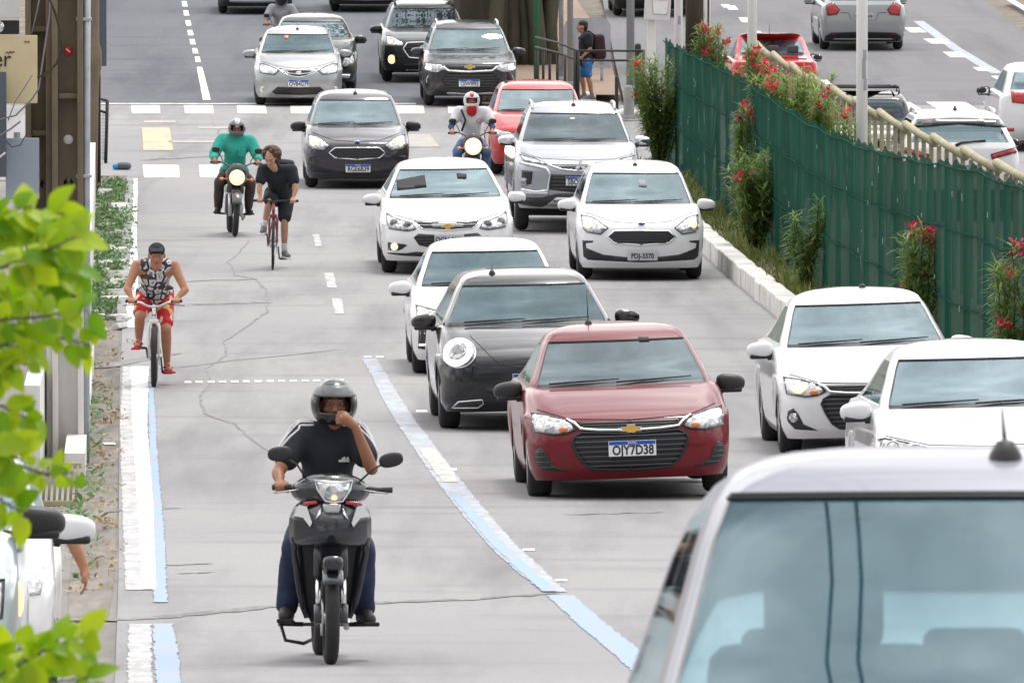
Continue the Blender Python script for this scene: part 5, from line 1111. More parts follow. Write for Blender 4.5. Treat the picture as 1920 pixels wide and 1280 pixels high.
c.pair('reverse_light', T([(737, 385), (765, 385), (765, 410), (737, 410)]), 'headlight_lens', off=.02); c.emblem('ring', T([(606, 350)])[0], .1); c.plate((0, .78), 'KKS-5508', 'old'); c.antenna(1.9, .25)
c = Car('pickup_truck', 'white pickup cab with black roof rack, seen from behind', 'pickup truck', 1633, 385, rows_for(4.9, 1.78, 1.72, 'pickup', zh=.95, zc=1.16, yc=1.1, yt=1.8, wr=.62, zb=.3), 'paint_car_white', R_=.34, group=G_UP, facing=-1, road=-.03, glassm='glass_tint', wheels=(.9, 3.7), cabm=1)
mb = MB()
for y in (2.2, 2.75): mb.tube([(-.58, y, 1.64), (-.58, y, 1.77), (.58, y, 1.77), (.58, y, 1.64)], .02, 8)
for x in (-.5, .5): mb.tube([(x, 2.1, 1.78), (x, 2.85, 1.78)], .02, 8)
mb.build('roof_rack', MATS['black_plastic'], c.root); c.pair('tail_light', [(-.84, 1.0), (-.84, .72), (-.72, .72), (-.72, 1.0)], 'tail_red')
c = Car('suv', 'white SUV seen from behind with wide rear window and split red tail lights', 'SUV', 1800, 415, rows_for(4.33, 1.84, 1.64, 'suv', zh=.9, zc=1.10, wr=.62, tum=.05), 'paint_car_white', R_=.34, group=G_UP, facing=-1, road=-.03, clad=.45, wheels=(.88, 3.52), mirror='black_plastic')
T = lambda p, dep=.15: c.T(p, dep=dep, **D4)
c.pair('tail_light', T([(1745, 815), (1880, 778), (1898, 800), (1752, 840)]), 'tail_red', dome=.01, outline='gloss_black'); c.plate(T([(1612, 893)])[0], 'RGJ0D15'); c.patch('spoiler', c.both(T([(1581, 626), (1345, 640), (1330, 680), (1581, 662)], dep=0)), 'gloss_black', .012); c.rails()
wp = [c.fr(x, z, .02) for x, z in T([(1560, 772), (1590, 757), (1720, 745)])]; MB().tube(wp, [.025, .02, .012], 6).build('wiper', MATS['black_plastic'], c.root); c.emblem('ring', T([(1590, 820)])[0], .14)
p = c.top(0, 3.2); MB().box(p+Vector((0, 0, .03)), (.06, .16, .07), bev=.02, taper=(.3, .5)).build('antenna', MATS['black_plastic'], c.root)
c = Car('hatchback', 'white hatchback at the right edge with red tail light and black mirror', 'car', 1966, 285, rows_for(4.0, 1.74, 1.52, 'hatch', wr=.60), 'paint_car_white', R_=.31, group=G_UP, facing=-1, road=-.03, mirror='black_plastic', wheels=(.82, 3.3))
c.pair('tail_light', c.T([(1903-8, 170), (1925, 172), (1932, 196), (1897, 192)], 0, 0, 1.), 'tail_red', dome=.012); c.pair('reflector', [(-.8, .42), (-.6, .42), (-.6, .36), (-.8, .36)], 'tail_red')
# ------------------------------------------------------------------ riders, cyclists, pedestrian
from mathutils import noise as mnoise
V = Vector
M('skin_brown', (.30, .135, .075), .5, nscale=9, namt=.12, spec=.35); M('skin_tan', (.42, .20, .115), .5, nscale=9, namt=.12, spec=.35); M('skin_light', (.50, .28, .19), .5, nscale=9, namt=.1, spec=.35)
M('hair_black', (.012, .009, .008), .6, nscale=60, bump=.6); M('hair_brown', (.085, .045, .025), .65, nscale=40, namt=.4, bump=.8, bscale=60)
M('cloth_black', (.014, .016, .022), .9, nscale=30, bump=.2); M('cloth_navy', (.016, .028, .065), .9, nscale=9, namt=.35, bump=.3, bscale=60); M('cloth_teal', (.03, .36, .29), .85, nscale=5, namt=.18, bump=.2); M('cloth_brown', (.06, .045, .038), .9, nscale=8, namt=.2); M('cloth_white', (.66, .66, .68), .9, nscale=6, namt=.1); M('cloth_grey', (.33, .33, .36), .9, nscale=6, namt=.1)
M('cloth_dark_blue', (.02, .04, .14), .9); M('cloth_red', (.55, .02, .03), .85); M('denim_blue', (.10, .17, .33), .9, nscale=10, namt=.3, bump=.3); M('leather_dark', (.03, .026, .025), .6, nscale=15, namt=.3); M('shoe_grey', (.16, .16, .17), .7); M('sole_white', (.75, .75, .74), .6)
M('helmet_black', (.010, .011, .013), .28, coat=.35); M('helmet_grey', (.10, .10, .11), .2, coat=.8); M('helmet_white', (.7, .7, .71), .2, coat=.8); M('visor_smoke', (.10, .105, .115), .3, coat=.3, nscale=5, namt=.35); M('visor_clear', (.42, .44, .47), .12, coat=1, nscale=5, namt=.25); M('eye_white', (.34, .31, .29), .4); M('eye_dark', (.012, .008, .006), .2); M('lip', (.24, .09, .07), .5); M('gold_ring', (.8, .6, .2), .2, 1.)
M('scooter_black', (.022, .025, .032), .22, .3, coat=.8, nscale=4, namt=.3); M('red_reflector', (.5, .01, .02), .25, coat=1); M('maroon_frame', (.20, .015, .03), .3, .2, coat=.7); M('frame_white', (.72, .72, .72), .3, coat=.6); M('moto_grey', (.05, .05, .055), .35, .3, coat=.5); M('alu', (.5, .5, .51), .35, .9)
def pattern_mat(name, cols, scale, kind='bw'):
    m = bpy.data.materials.new(name); m.use_nodes = True; nt = m.node_tree; n = nt.nodes; l = nt.links; p = n["Principled BSDF"]; p.inputs['Roughness'].default_value = .85
    tc = n.new("ShaderNodeTexCoord"); mp = n.new("ShaderNodeMapping"); mp.inputs['Scale'].default_value = (1, 1, .8); l.new(tc.outputs['Object'], mp.inputs[0]); vo = n.new("ShaderNodeTexVoronoi"); vo.inputs['Scale'].default_value = scale; l.new(mp.outputs[0], vo.inputs['Vector'])
    cr = n.new("ShaderNodeValToRGB"); cr.color_ramp.interpolation = 'CONSTANT'
    if kind == 'bw': vo.feature = 'DISTANCE_TO_EDGE'; l.new(vo.outputs['Distance'], cr.inputs[0])
    else: sp = n.new("ShaderNodeSeparateColor"); l.new(vo.outputs['Color'], sp.inputs[0]); l.new(sp.outputs[0], cr.inputs[0])
    e = cr.color_ramp.elements; e[0].position = cols[0][0]; e[0].color = cols[0][1]+(1,); e[1].position = cols[1][0]; e[1].color = cols[1][1]+(1,)
    for q, c in cols[2:]: x = e.new(q); x.color = c+(1,)
    l.new(cr.outputs[0], p.inputs['Base Color']); MATS[name] = m
pattern_mat('letter_print', [(0, (.04, .04, .05)), (.11, (.62, .61, .64)), (.30, (.20, .19, .22)), (.36, (.66, .65, .68))], 11); pattern_mat('beach_shorts', [(0, (.52, .02, .03)), (.58, (.42, .015, .02)), (.84, (.62, .36, .10)), (.91, (.04, .07, .25)), (.95, (.7, .5, .35))], 15, 'col'); pattern_mat('blue_shorts', [(0, (.04, .15, .38)), (.5, (.08, .24, .50)), (.75, (.03, .08, .22)), (.9, (.22, .45, .78))], 12, 'col')
def wrinkle(amp, sc):
    def f(me):
        me.update()
        for v in me.vertices:
            c = v.co; d = mnoise.noise(V((c.x*sc, c.y*sc, c.z*sc*.7)))+.5*mnoise.noise(V((c.x*sc*2.3+5, c.y*sc*2.3, c.z*sc*1.6)))
            v.co = c+v.normal*(d*amp)
    return f
def finger(mb, pts, r):
    for a, b, q in zip(pts[:-1], pts[1:], range(9)): mb.cone(a, r*(1-.10*q), b, r*(1-.10*(q+1)), 8, 3)
def grip_hand(mb, wr, c, ax, k=1.):
    """hand closed round a bar at c (ax points to the bar end)"""
    f, up = V((0, -1, 0)), V((0, 0, 1)); R_ = .027
    mb.cone(wr, .025*k, c+V((0, .030, .022)), .026*k, 10, 4)
    for i, (o, ln) in enumerate(((-.033, .9), (-.011, 1.), (.011, .97), (.032, .8))):
        b = c+ax*o; P = [b+f*(-.030)+up*.024]+[b+(f*math.cos(R(a))+up*math.sin(R(a)))*R_ for a in (75, 15, -45*ln, -100*ln)]
        mb.cone(wr.lerp(b, .45)+V((0, 0, .01)), .018*k, P[0], .013*k, 8, 3); finger(mb, P, .0108*k)
    b = c-ax*.038; finger(mb, [c-ax*.028+V((0, .028, 0)), b+f*.005+up*-.026, b+f*.026+up*-.016], .0115*k)
def open_hand(mb, wr, d, n, k=1., curl=.5):
    """relaxed hand pointing along d, palm normal n"""
    d = d.normalized(); s_ = d.cross(n).normalized(); n = s_.cross(d)
    kc = wr+d*.085*k; mb.cone(wr, .024*k, wr+d*.04*k, .030*k, 10, 3)
    for o, ln in ((-.030, .85), (-.010, 1.), (.010, .96), (.029, .76)):
        b = kc+s_*o*k; mb.cone(wr+d*.02*k+s_*o*.6*k, .017*k, b, .012*k, 8, 3); p = [b]; a = 0
        for q in range(3): a += curl*.55; p.append(p[-1]+(d*math.cos(a)+n*math.sin(a))*(.033-.006*q)*ln*k)
        finger(mb, p, .0100*k)
    b = wr+d*.03*k-s_*.026*k; finger(mb, [b, b+d*.030*k-s_*.022*k+n*.01, b+d*.055*k-s_*.022*k+n*.025], .0115*k)
def figure(J, k=1., head=True, face=V((0, -1, 0)), feet=True, hands=None, waist=1.):
    mb = MB(); g = lambda n: V(J[n])
    pel = (g('hipL')+g('hipR'))/2; sh = (g('shL')+g('shR'))/2; ch = sh.lerp(pel, .28)
    mb.cone(pel, .115*k, sh.lerp(pel, .55), .108*k*waist); mb.cone(sh.lerp(pel, .6), .11*k*waist, ch, .125*k)
    for s_ in 'LR': mb.cone(ch.lerp(g('sh'+s_), .25), .115*k, g('sh'+s_).lerp(ch, .22), .085*k); mb.cone(pel, .11*k, g('hip'+s_), .095*k)
    mb.cone(g('shL').lerp(sh, .25), .062*k, g('shR').lerp(sh, .25), .062*k); mb.cone(sh+V((0, .01, .0)), .07*k, g('head')+V((0, .01, -.09*k)), .052*k)
    for s_ in 'LR':
        a, e, w = g('sh'+s_), g('el'+s_), g('wr'+s_); mb.cone(a, .058*k, a.lerp(e, .35), .050*k); mb.cone(a.lerp(e, .3), .050*k, e, .037*k); mb.cone(e, .038*k, e.lerp(w, .3), .038*k); mb.cone(e.lerp(w, .3), .038*k, w, .024*k)
        a, e, w = g('hip'+s_), g('kn'+s_), g('an'+s_); mb.cone(a, .092*k, a.lerp(e, .5), .076*k); mb.cone(a.lerp(e, .5), .076*k, e, .054*k); mb.cone(e, .053*k, e.lerp(w, .3)+V((0, .012, 0)), .054*k); mb.cone(e.lerp(w, .3)+V((0, .012, 0)), .054*k, w, .033*k)
        if feet: t = g('toe'+s_) if 'toe'+s_ in J else w+V((0, -.17, -.05)); mb.cone(w+V((0, .02, -.035)), .036*k, t, .026*k); mb.cone(w, .034*k, w.lerp(t, .6)+V((0, 0, .0)), .028*k)
    if head:
        h = g('head'); f = face.normalized(); s_ = f.cross(V((0, 0, 1))).normalized(); u = s_.cross(f)
        mt = Matrix((s_, f, u)).transposed()
        mb.ell(h+u*.02*k-f*.012, (.076*k, .098*k, .105*k), mt); mb.ell(h-u*.045*k+f*.018, (.058*k, .072*k, .075*k), mt); mb.cone(h+f*.085*k+u*.015*k, .012*k, h+f*.108*k-u*.022*k, .017*k)
        mb.cone(h+f*.080*k+u*.036*k-s_*.035*k, .014*k, h+f*.080*k+u*.036*k+s_*.035*k, .014*k); mb.cone(h+f*.070*k-u*.062*k-s_*.012, .014*k, h+f*.070*k-u*.062*k+s_*.012, .014*k); mb.ell(h+f*.062*k-u*.092*k, (.026*k, .024*k, .02*k), mt)
        for q in (-1, 1): mb.ell(h+s_*q*.080*k-u*.005-f*.005, (.012*k, .022*k, .034*k), mt); mb.ell(h+s_*q*.045*k-u*.02*k+f*.05*k, (.025*k, .03*k, .025*k), mt)
    if hands: hands(mb)
    return mb
def face_bits(root, J, f=V((0, -1, 0)), k=1., body=None):
    h = V(J['head']); f = f.normalized(); s_ = f.cross(V((0, 0, 1))).normalized(); u = s_.cross(f); p = body or root
    for q in (-1, 1): e = MB().ell(h+f*.080*k+u*.014*k+s_*q*.033*k, (.014*k, .010*k, .009*k)).build('eye', MATS['eye_white'], root); MB().ell(h+f*.089*k+u*.013*k+s_*q*.033*k, (.006, .005, .006)).build('iris', MATS['eye_dark'], e); MB().tube([h+f*.092*k+u*.040*k+s_*q*.016*k, h+f*.092*k+u*.045*k+s_*q*.035*k, h+f*.080*k+u*.038*k+s_*q*.052*k], [.004, .0055, .003], 6).build('eyebrow', MATS['hair_black'], root)
    MB().tube([h+f*.083*k-u*.060*k-s_*.026*k, h+f*.092*k-u*.058*k, h+f*.083*k-u*.060*k+s_*.026*k], [.003, .007, .003], 6).build('lips', MATS['lip'], root)
def shirt(root, J, mat, sleeve=.75, k=1., name='shirt', low=.0, wr_amp=.006, voxel=.013, loose=1., mats=None, neck=True, forearm=0.):
    g = lambda n: V(J[n]); mb = MB(); pel = (g('hipL')+g('hipR'))/2; sh = (g('shL')+g('shR'))/2; ch = sh.lerp(pel, .28); x = .020*loose
    mb.cone(pel+V((0, 0, -low)), .125*k+x, sh.lerp(pel, .5), .118*k+x); mb.cone(sh.lerp(pel, .6), .118*k+x, ch, .128*k+x)
    for s_ in 'LR': mb.cone(pel+V((0, 0, -low*.7)), .11*k+x, g('hip'+s_)+V((0, 0, .04-low*.5)), .085*k+x); mb.cone(ch.lerp(g('sh'+s_), .25), .117*k+x, g('sh'+s_).lerp(ch, .22), .088*k+x*.8) if sleeve > 0 else mb.cone(ch, .122*k+x, ch.lerp(g('sh'+s_), .22), .112*k+x*.7)
    mb.cone(g('shL').lerp(sh, .22 if sleeve > 0 else .42), .066*k+x*.5, g('shR').lerp(sh, .22 if sleeve > 0 else .42), .066*k+x*.5)
    if neck: mb.cone(sh, .075*k+x*.4, g('head').lerp(sh, .62), .058*k+x*.3)
    if sleeve > 0:
        for s_ in 'LR':
            a, e, w = g('sh'+s_), g('el'+s_), g('wr'+s_); mb.cone(a, .064*k+x*.7, a.lerp(e, sleeve), .050*k+x)
            if forearm: mb.cone(a.lerp(e, .6), .052*k+x*.7, e, .044*k+x*.7); mb.cone(e, .044*k+x*.7, e.lerp(w, forearm), .032*k+x*.6)
    return remeshed(mb, name, mats or MATS[mat], root, voxel, 5, wrinkle(wr_amp, 9))
def trousers(root, J, mat, upto=1., k=1., name='trousers', loose=1., amp=.006, voxel=.013):
    g = lambda n: V(J[n]); mb = MB(); pel = (g('hipL')+g('hipR'))/2; x = .016*loose; mb.cone(pel+V((0, .0, .06)), .118*k+x*.6, pel, .12*k+x)
    for s_ in 'LR':
        a, e, w = g('hip'+s_), g('kn'+s_), g('an'+s_); mb.cone(pel, .115*k+x, a, .10*k+x); t = min(1, upto*2); mb.cone(a, .097*k+x, a.lerp(e, t), lerp(.095, .058, t)*k+x*1.25)
        if upto > .5: mb.cone(e, .058*k+x, e.lerp(w, .35)+V((0, .01, 0)), .056*k+x); mb.cone(e.lerp(w, .35)+V((0, .01, 0)), .056*k+x, e.lerp(w, (upto-.5)*2), .044*k+x)
    return remeshed(mb, name, MATS[mat], root, voxel, 5, wrinkle(amp, 10))
def shoes(root, J, mat='leather_dark', sole='rubber', k=1.):
    for s_ in 'LR':
        a = V(J['an'+s_]); t = V(J['toe'+s_]) if 'toe'+s_ in J else a+V((0, -.17, -.05)); d = (t-a).normalized(); mb = MB().cone(a+V((0, .03, -.035)), .046*k, t+V((0, 0, .0)), .038*k).cone(a+V((0, .005, .035)), .044*k, a+V((0, .01, -.02)), .046*k).cone(a, .042*k, a.lerp(t, .65), .038*k)
        o = remeshed(mb, 'shoe', MATS[mat], root, .009, 3); q = (t-a); yaw = math.atan2(q.x, -q.y); pit = math.atan2(q.z+.045, math.hypot(q.x, q.y))
        MB().box(((a+t)/2)+V((0, .015, -.052)), (.088*k, .30*k, .026), Euler((-pit, 0, yaw)), .012).build('sole', MATS[sole], o)
def helmet(root, c, mat, vis='visor_clear', k=1., tilt=0., closed=False, inner='cloth_black', stripe=None):
    h = bpy.data.objects.new('helmet', None); bm = bmesh.new(); rx, ry, rz = .132*k, .158*k, .142*k; n, m = 44, 32; mb = MB(); keep = []
    mb.ell((0, 0, 0), (rx, ry, rz), None, n, m); vs = []
    for v in mb.v:
        x, y, z = v
        if z < -.02 and y < 0: t = min(1, (-.02-z)/.09); y -= .035*t*(1 if y < -.04 else -y/.04); x *= 1-.10*t
        if z < -.08*k: z = -.08*k+(z+.08*k)*.75
        vs.append((x, y, z))
    fs = []
    for f in mb.f:
        cx, cy, cz = (sum(vs[i][q] for i in f)/4 for q in range(3))
        if cy < -.02 and abs(cx) < .098*k and -.042*k < cz < .058*k: continue
        if cz < -.115*k: continue
        fs.append(f)
    me = bpy.data.meshes.new('helmet'); me.from_pydata(vs, [], fs); o = bpy.data.objects.new('helmet', me); COL.objects.link(o)
    sd = o.modifiers.new('s', 'SOLIDIFY'); sd.thickness = .022; sd.offset = -1; sb = o.modifiers.new('b', 'SUBSURF'); sb.levels = 1
    dg = bpy.context.evaluated_depsgraph_get(); m2 = bpy.data.meshes.new_from_object(o.evaluated_get(dg)); o.modifiers.clear(); o.data = m2; m2.materials.clear(); m2.materials.append(MATS[mat]); m2.polygons.foreach_set('use_smooth', [True]*len(m2.polygons))
    bm = bmesh.new(); bm.from_mesh(m2); bmesh.ops.recalc_face_normals(bm, faces=bm.faces); bm.to_mesh(m2); bm.free()
    o.parent = root; o.location = c; o.rotation_euler = (tilt, 0, 0)
    rows = []; z0, z1 = ((.050, .112) if not closed else (-.045, .065))
    for i in range(7):
        z = lerp(z0, z1, i/6)*k; rr = math.sqrt(max(.05, 1-(z/rz)**2)); rows.append([V(((rx*1.05)*rr*math.sin(q), -(ry*1.06)*rr*math.cos(q), z)) for q in [lerp(-1.25, 1.25, j/20) for j in range(21)]])
    vm = MB().grid(rows); MB_o = vm.build('visor', MATS[vis], o); s2 = MB_o.modifiers.new('s', 'SOLIDIFY'); s2.thickness = .004
    if stripe: MB().ell((0, -.02, .075*k), (.055*k, .135*k, .075*k), None, 18, 10).build('helmet_stripe', MATS[stripe], o)
    return o
def wheel(name, root, y, r, tw, spokes=18, rimmat='alu', hub=.035, x=0.):
    t = MB().lathe([(r-tw*.9+tw*.9*math.sin(math.pi*i/12)**.6*1.0 if 0 < i < 12 else r-tw*.9, -tw/2*math.cos(math.pi*i/12)) for i in range(13)], 'x', (x, y, r), 36, closed=True).build(name, MATS['rubber'], root)
    ri = r-tw*.9; MB().lathe([(ri+.004, -tw*.3), (ri-.012, -tw*.26), (ri-.014, tw*.26), (ri+.004, tw*.3)], 'x', (x, y, r), 32, closed=True).build('rim', MATS[rimmat], t)
    s = MB().lathe([(0, -.045), (hub, -.045), (hub*.8, 0), (hub, .045), (0, .045)], 'x', (x, y, r), 14)
    for i in range(spokes): q = 2*math.pi*i/spokes; sx = .03*(1 if i % 2 else -1); s.tube([(x+sx, y+hub*.8*math.cos(q), r+hub*.8*math.sin(q)), (x, y+ri*math.cos(q+.25), r+ri*math.sin(q+.25))], .0022, 4)
    s.build('spokes', MATS[rimmat], t); return t
def fender(name, root, y, r, w, a0, a1, mat):
    rows = []
    for i in range(15): a = R(lerp(a0, a1, i/14)); rows.append([V((w*.5*u, y-(r-.02*u*u)*math.cos(a), r-.035+.0+(r-.02*u*u)*math.sin(a)+.005)) for u in (-1, -.9, -.6, -.3, 0, .3, .6, .9, 1)])
    o = MB().grid(rows).build(name, MATS[mat], root); s = o.modifiers.new('s', 'SOLIDIFY'); s.thickness = .006; return o
def mirror_on(root, p0, p1, c, rx, rz, mat='black_plastic', rot=0.):
    o = MB().tube([p0, p1, V(c)+V((0, .01, 0))], .0065, 6).build('mirror', MATS[mat], root); MB().ell(c, (rx, .022, rz), Euler((0, rot, 0)).to_matrix(), 20, 10, 0, .8).build('mirror_shell', MATS[mat], o); MB().ell(V(c)+V((0, .016, 0)), (rx*.88, .010, rz*.86), Euler((0, rot, 0)).to_matrix(), 18, 8).build('mirror_glass', MATS['chrome'], o)
def at_road(px, py, yaw, lean=0., dy=.28):
    p = G(px, py); return dict(loc=p-V((0, dy, 0)), rot=(slope(p.y), R(lean), R(yaw)))
def put(name, lab, cat, at, grp=None): return thing(name, lab, cat, at['loc'], at['rot'], grp)
# ================= the rider in front: black underbone motorcycle
G_M = 'motorcycles coming down the street'; G_R = 'motorcycle riders coming down the street'
A = at_road(626, 1244, 4.0, .6); b = put('motorcycle', 'black underbone motorcycle with clear unlit headlight and chrome fork legs, nearest rider', 'motorcycle', A, G_M)
wheel('front_wheel', b, .28, .285, .085, 0, 'alu'); wheel('rear_wheel', b, 1.5, .285, .095, 0, 'alu')
for s_ in (-1, 1):
    f = MB().tube([(s_*.080, .40, .78), (s_*.078, .335, .53)], .026, 10).build('fork_leg', MATS['moto_grey'], b); MB().tube([(s_*.078, .335, .53), (s_*.076, .288, .33)], .0155, 10).build('fork_tube', MATS['chrome'], f); MB().tube([(s_*.076, .30, .36), (s_*.074, .275, .25)], .028, 10).build('fork_foot', MATS['moto_grey'], f)
MB().lathe([(.06, -.004), (.11, -.004), (.11, .004), (.06, .004)], 'x', (-.055, .28, .285), 24, closed=True).build('brake_disc', MATS['alu'], b)
fender('front_fender', b, .28, .325, .125, 38, 150, 'scooter_black'); MB().ell((.0, .10, .615), (.062, .05, .048), None, 16, 10, 0, .7).build('fender_nose', MATS['scooter_black'], b)
def shell(name, rows, mat, th=.008, n=14, parent=None, pw=2.):
    """rows: z, half width, y at the middle, y at the edge, x of the middle"""
    g_ = []
    for i in range((len(rows)-1)*4+1):
        t = i/4; z, hw, yc, ye = (interp(list(range(len(rows))), [r[j] for r in rows], t) for j in range(4)); g_.append([V((hw*u, yc+(ye-yc)*abs(u)**pw, z)) for u in [lerp(-1, 1, k/n) for k in range(n+1)]])
    o = MB().grid(g_).build(name, MATS[mat], parent or b); s = o.modifiers.new('s', 'SOLIDIFY'); s.thickness = th; s.offset = 1; return o
shell('front_cowl', [(.985, .07, .39, .41), (.965, .16, .35, .41), (.92, .222, .30, .41), (.86, .238, .255, .42), (.79, .240, .25, .44), (.735, .235, .285, .46), (.71, .225, .33, .48)], 'scooter_black')
shell('inner_shield', [(1.0, .06, .50, .48), (.93, .19, .49, .46), (.75, .21, .50, .50), (.5, .17, .56, .58), (.32, .14, .62, .64), (.24, .10, .68, .68)], 'black_plastic', .012)
for s_ in (-1, 1):
    g_ = []
    for z, xo, xi, y in ((.76, .238, .18, .44), (.66, .232, .16, .47), (.55, .215, .15, .50), (.44, .195, .14, .54), (.34, .17, .125, .58), (.27, .14, .10, .62)): g_.append([V((s_*lerp(xi, xo, t), y+.07*(1-t)-.03*math.sin(t*3.1), z)) for t in (0, .25, .5, .75, 1)])
    o = MB().grid(g_).build('side_wing', MATS['scooter_black'], b); o.modifiers.new('s', 'SOLIDIFY').thickness = .01
    MB().prism([(s_*x, z) for x, z in ((.228, .89), (.195, .955), (.15, .945), (.118, .85), (.13, .825), (.172, .88))], .272, .33).build('silver_panel', MATS['frame_white'], b)
    MB().box((s_*.125, .345, .965), (.085, .03, .022), Euler((0, s_*.1, 0)), .008).build('front_reflector', MATS['red_reflector'], b)
    MB().tube([(s_*.06, .31, .955), (s_*.075, .275, .90), (s_*.095, .262, .875)], [.004, .010, .004], 6).build('chrome_accent', MATS['chrome'], b)
MB().box((0, .30, .935), (.09, .06, .06), bev=.02, taper=(1.3, 1)).build('centre_trim', MATS['silver_trim'], b)
shell('headlight_cowl', [(1.135, .03, .44, .46), (1.125, .11, .39, .45), (1.09, .19, .345, .46), (1.04, .232, .325, .48), (.99, .20, .33, .47), (.965, .12, .345, .45), (.95, .05, .38, .44)], 'scooter_black', .01)
hl = MB().grid([[V((u*hw*1.12+.012, .238+.06*abs(u)**2*hw/.1+dy, z+.006)) for u in [lerp(-1, 1, k/10) for k in range(11)]] for z, hw, dy in ((1.098+.0, .100, .045), (1.08, .098, .030), (1.04, .088, .012), (1.0, .068, .012), (.975, .046, .02), (.968, .03, .028))]).build('headlight', MATS['headlight_lens'], b); hl.modifiers.new('s', 'SOLIDIFY').thickness = .02
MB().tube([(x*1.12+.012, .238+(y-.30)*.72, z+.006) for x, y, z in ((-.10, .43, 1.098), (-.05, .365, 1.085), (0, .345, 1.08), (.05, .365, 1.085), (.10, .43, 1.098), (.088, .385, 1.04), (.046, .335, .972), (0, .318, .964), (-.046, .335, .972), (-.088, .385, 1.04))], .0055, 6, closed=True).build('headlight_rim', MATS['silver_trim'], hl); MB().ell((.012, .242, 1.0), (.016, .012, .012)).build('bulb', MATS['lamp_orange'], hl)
hb_ = MB().tube([(-.33, .50, 1.052), (-.2, .46, 1.055), (0, .45, 1.03), (.2, .46, 1.055), (.36, .50, 1.04)], .012, 8).build('handlebar', MATS['moto_grey'], b)
for s_, x0, x1, z in ((-1, -.345, -.235, 1.052), (1, .245, .372, 1.038)): MB().tube([(x0, .505, z), (x1, .475, z+.004)], .0185, 10).build('grip', MATS['leather_dark'], hb_); MB().tube([(s_*.17, .42, 1.045), (s_*.27, .40, 1.03), (s_*.34, .43, 1.022)], .006, 6).build('brake_lever', MATS['alu'], hb_)
mirror_on(b, V((-.15, .44, 1.11)), V((-.20, .45, 1.19)), (-.305, .46, 1.255), .074, .044, rot=-.12); mirror_on(b, V((.18, .44, 1.10)), V((.26, .45, 1.17)), (.362, .46, 1.222), .074, .044, rot=-.22)
MB().box((0, 1.05, .74), (.27, .62, .10), bev=.04, taper=(.9, .95)).box((0, 1.32, .78), (.24, .3, .08), Euler((.1, 0, 0)), .035).build('seat', MATS['leather_dark'], b); MB().box((0, 1.15, .58), (.25, .75, .24), bev=.08).box((0, .68, .52), (.12, .5, .16), Euler((.35, 0, 0)), .05).build('body_cover', MATS['scooter_black'], b)
MB().ell((0, .80, .36), (.13, .2, .13), None, 14, 8, 0, .7).box((0, .70, .30), (.16, .2, .18), bev=.04).tube([(-.25, .86, .22), (.25, .86, .22)], .012, 8).build('engine', MATS['moto_grey'], b)
MB().tube([(-.28, .80, .235), (-.25, .70, .13), (-.14, .72, .11), (-.08, .85, .13)], .011, 8).build('crash_bar', MATS['iron_dark'], b); MB().tube([(.11, .72, .24), (.13, .95, .2), (.17, 1.5, .33)], [.016, .02, .042], 10).build('exhaust', MATS['alu'], b)
for s_ in (-1, 1): MB().tube([(s_*.14, .80, .222), (s_*.29, .80, .225)], .014, 8).build('foot_peg', MATS['rubber'], b); MB().tube([(s_*.1, 1.46, .285), (s_*.11, 1.28, .62)], .024, 8).build('shock_absorber', MATS['alu'], b)
# --- rider, hand raised to his face
J = dict(head=(.035, .79, 1.535), shL=(-.150, .85, 1.365), shR=(.165, .85, 1.365), elL=(-.305, .68, 1.135), wrL=(-.298, .565, 1.085), elR=(.255, .615, 1.165), wrR=(.150, .555, 1.418), hipL=(-.10, .99, .82), hipR=(.10, .99, .82), knL=(-.200, .60, .68), knR=(.195, .60, .67), anL=(-.240, .80, .31), anR=(.225, .80, .30), toeL=(-.255, .64, .275), toeR=(.25, .64, .26))
p = put('person', 'motorcyclist in black shirt with white shoulder stripes, raising a hand to his face', 'person', A, G_R)
def hh(mb):
    grip_hand(mb, V(J['wrL']), V((-.292, .498, 1.052)), V((-1, -.1, 0)))
    w = V(J['wrR']); d = V((-.078, .01, .062)).normalized(); n = V((0, 1, -.15)); s_ = V((.3, .1, .9)).normalized(); kc = w+d*.075; mb.cone(w, .026, kc, .036, 10, 4)
    for i, (o, ln) in enumerate(((.034, .95), (.012, 1.), (-.010, .95), (-.031, .8))):
        bq = kc+V((.2, 0, .95)).normalized()*o; pts = [bq, bq+V((-.030, .012, .006))*ln, bq+V((-.050, .036, .004))*ln, bq+V((-.054, .058, -.002))*ln]; finger(mb, pts, .0112)
    finger(mb, [w+d*.03+V((0, .02, .03)), w+d*.07+V((-.005, .045, .034)), w+d*.105+V((0, .06, .022))], .012)
bd = remeshed(figure(J, 1.03, hands=hh, waist=1.08), 'body', MATS['skin_brown'], p, .0065, 3); face_bits(p, J)
MB().lathe([(.0125, -.004), (.0145, 0), (.0125, .004)], 'x', V(J['wrR'])+V((-.085, .008, .056)), 14, closed=True).build('ring', MATS['gold_ring'], p)
sh = shirt(p, J, 'cloth_black', .62, 1.05, loose=1.3, low=.02); trousers(p, J, 'cloth_navy', .97, 1.0, loose=1.5, amp=.010); shoes(p, J, 'leather_dark', k=1.1)
sb = BVHTree.FromPolygons([v.co for v in sh.data.vertices], [tuple(q.vertices) for q in sh.data.polygons])
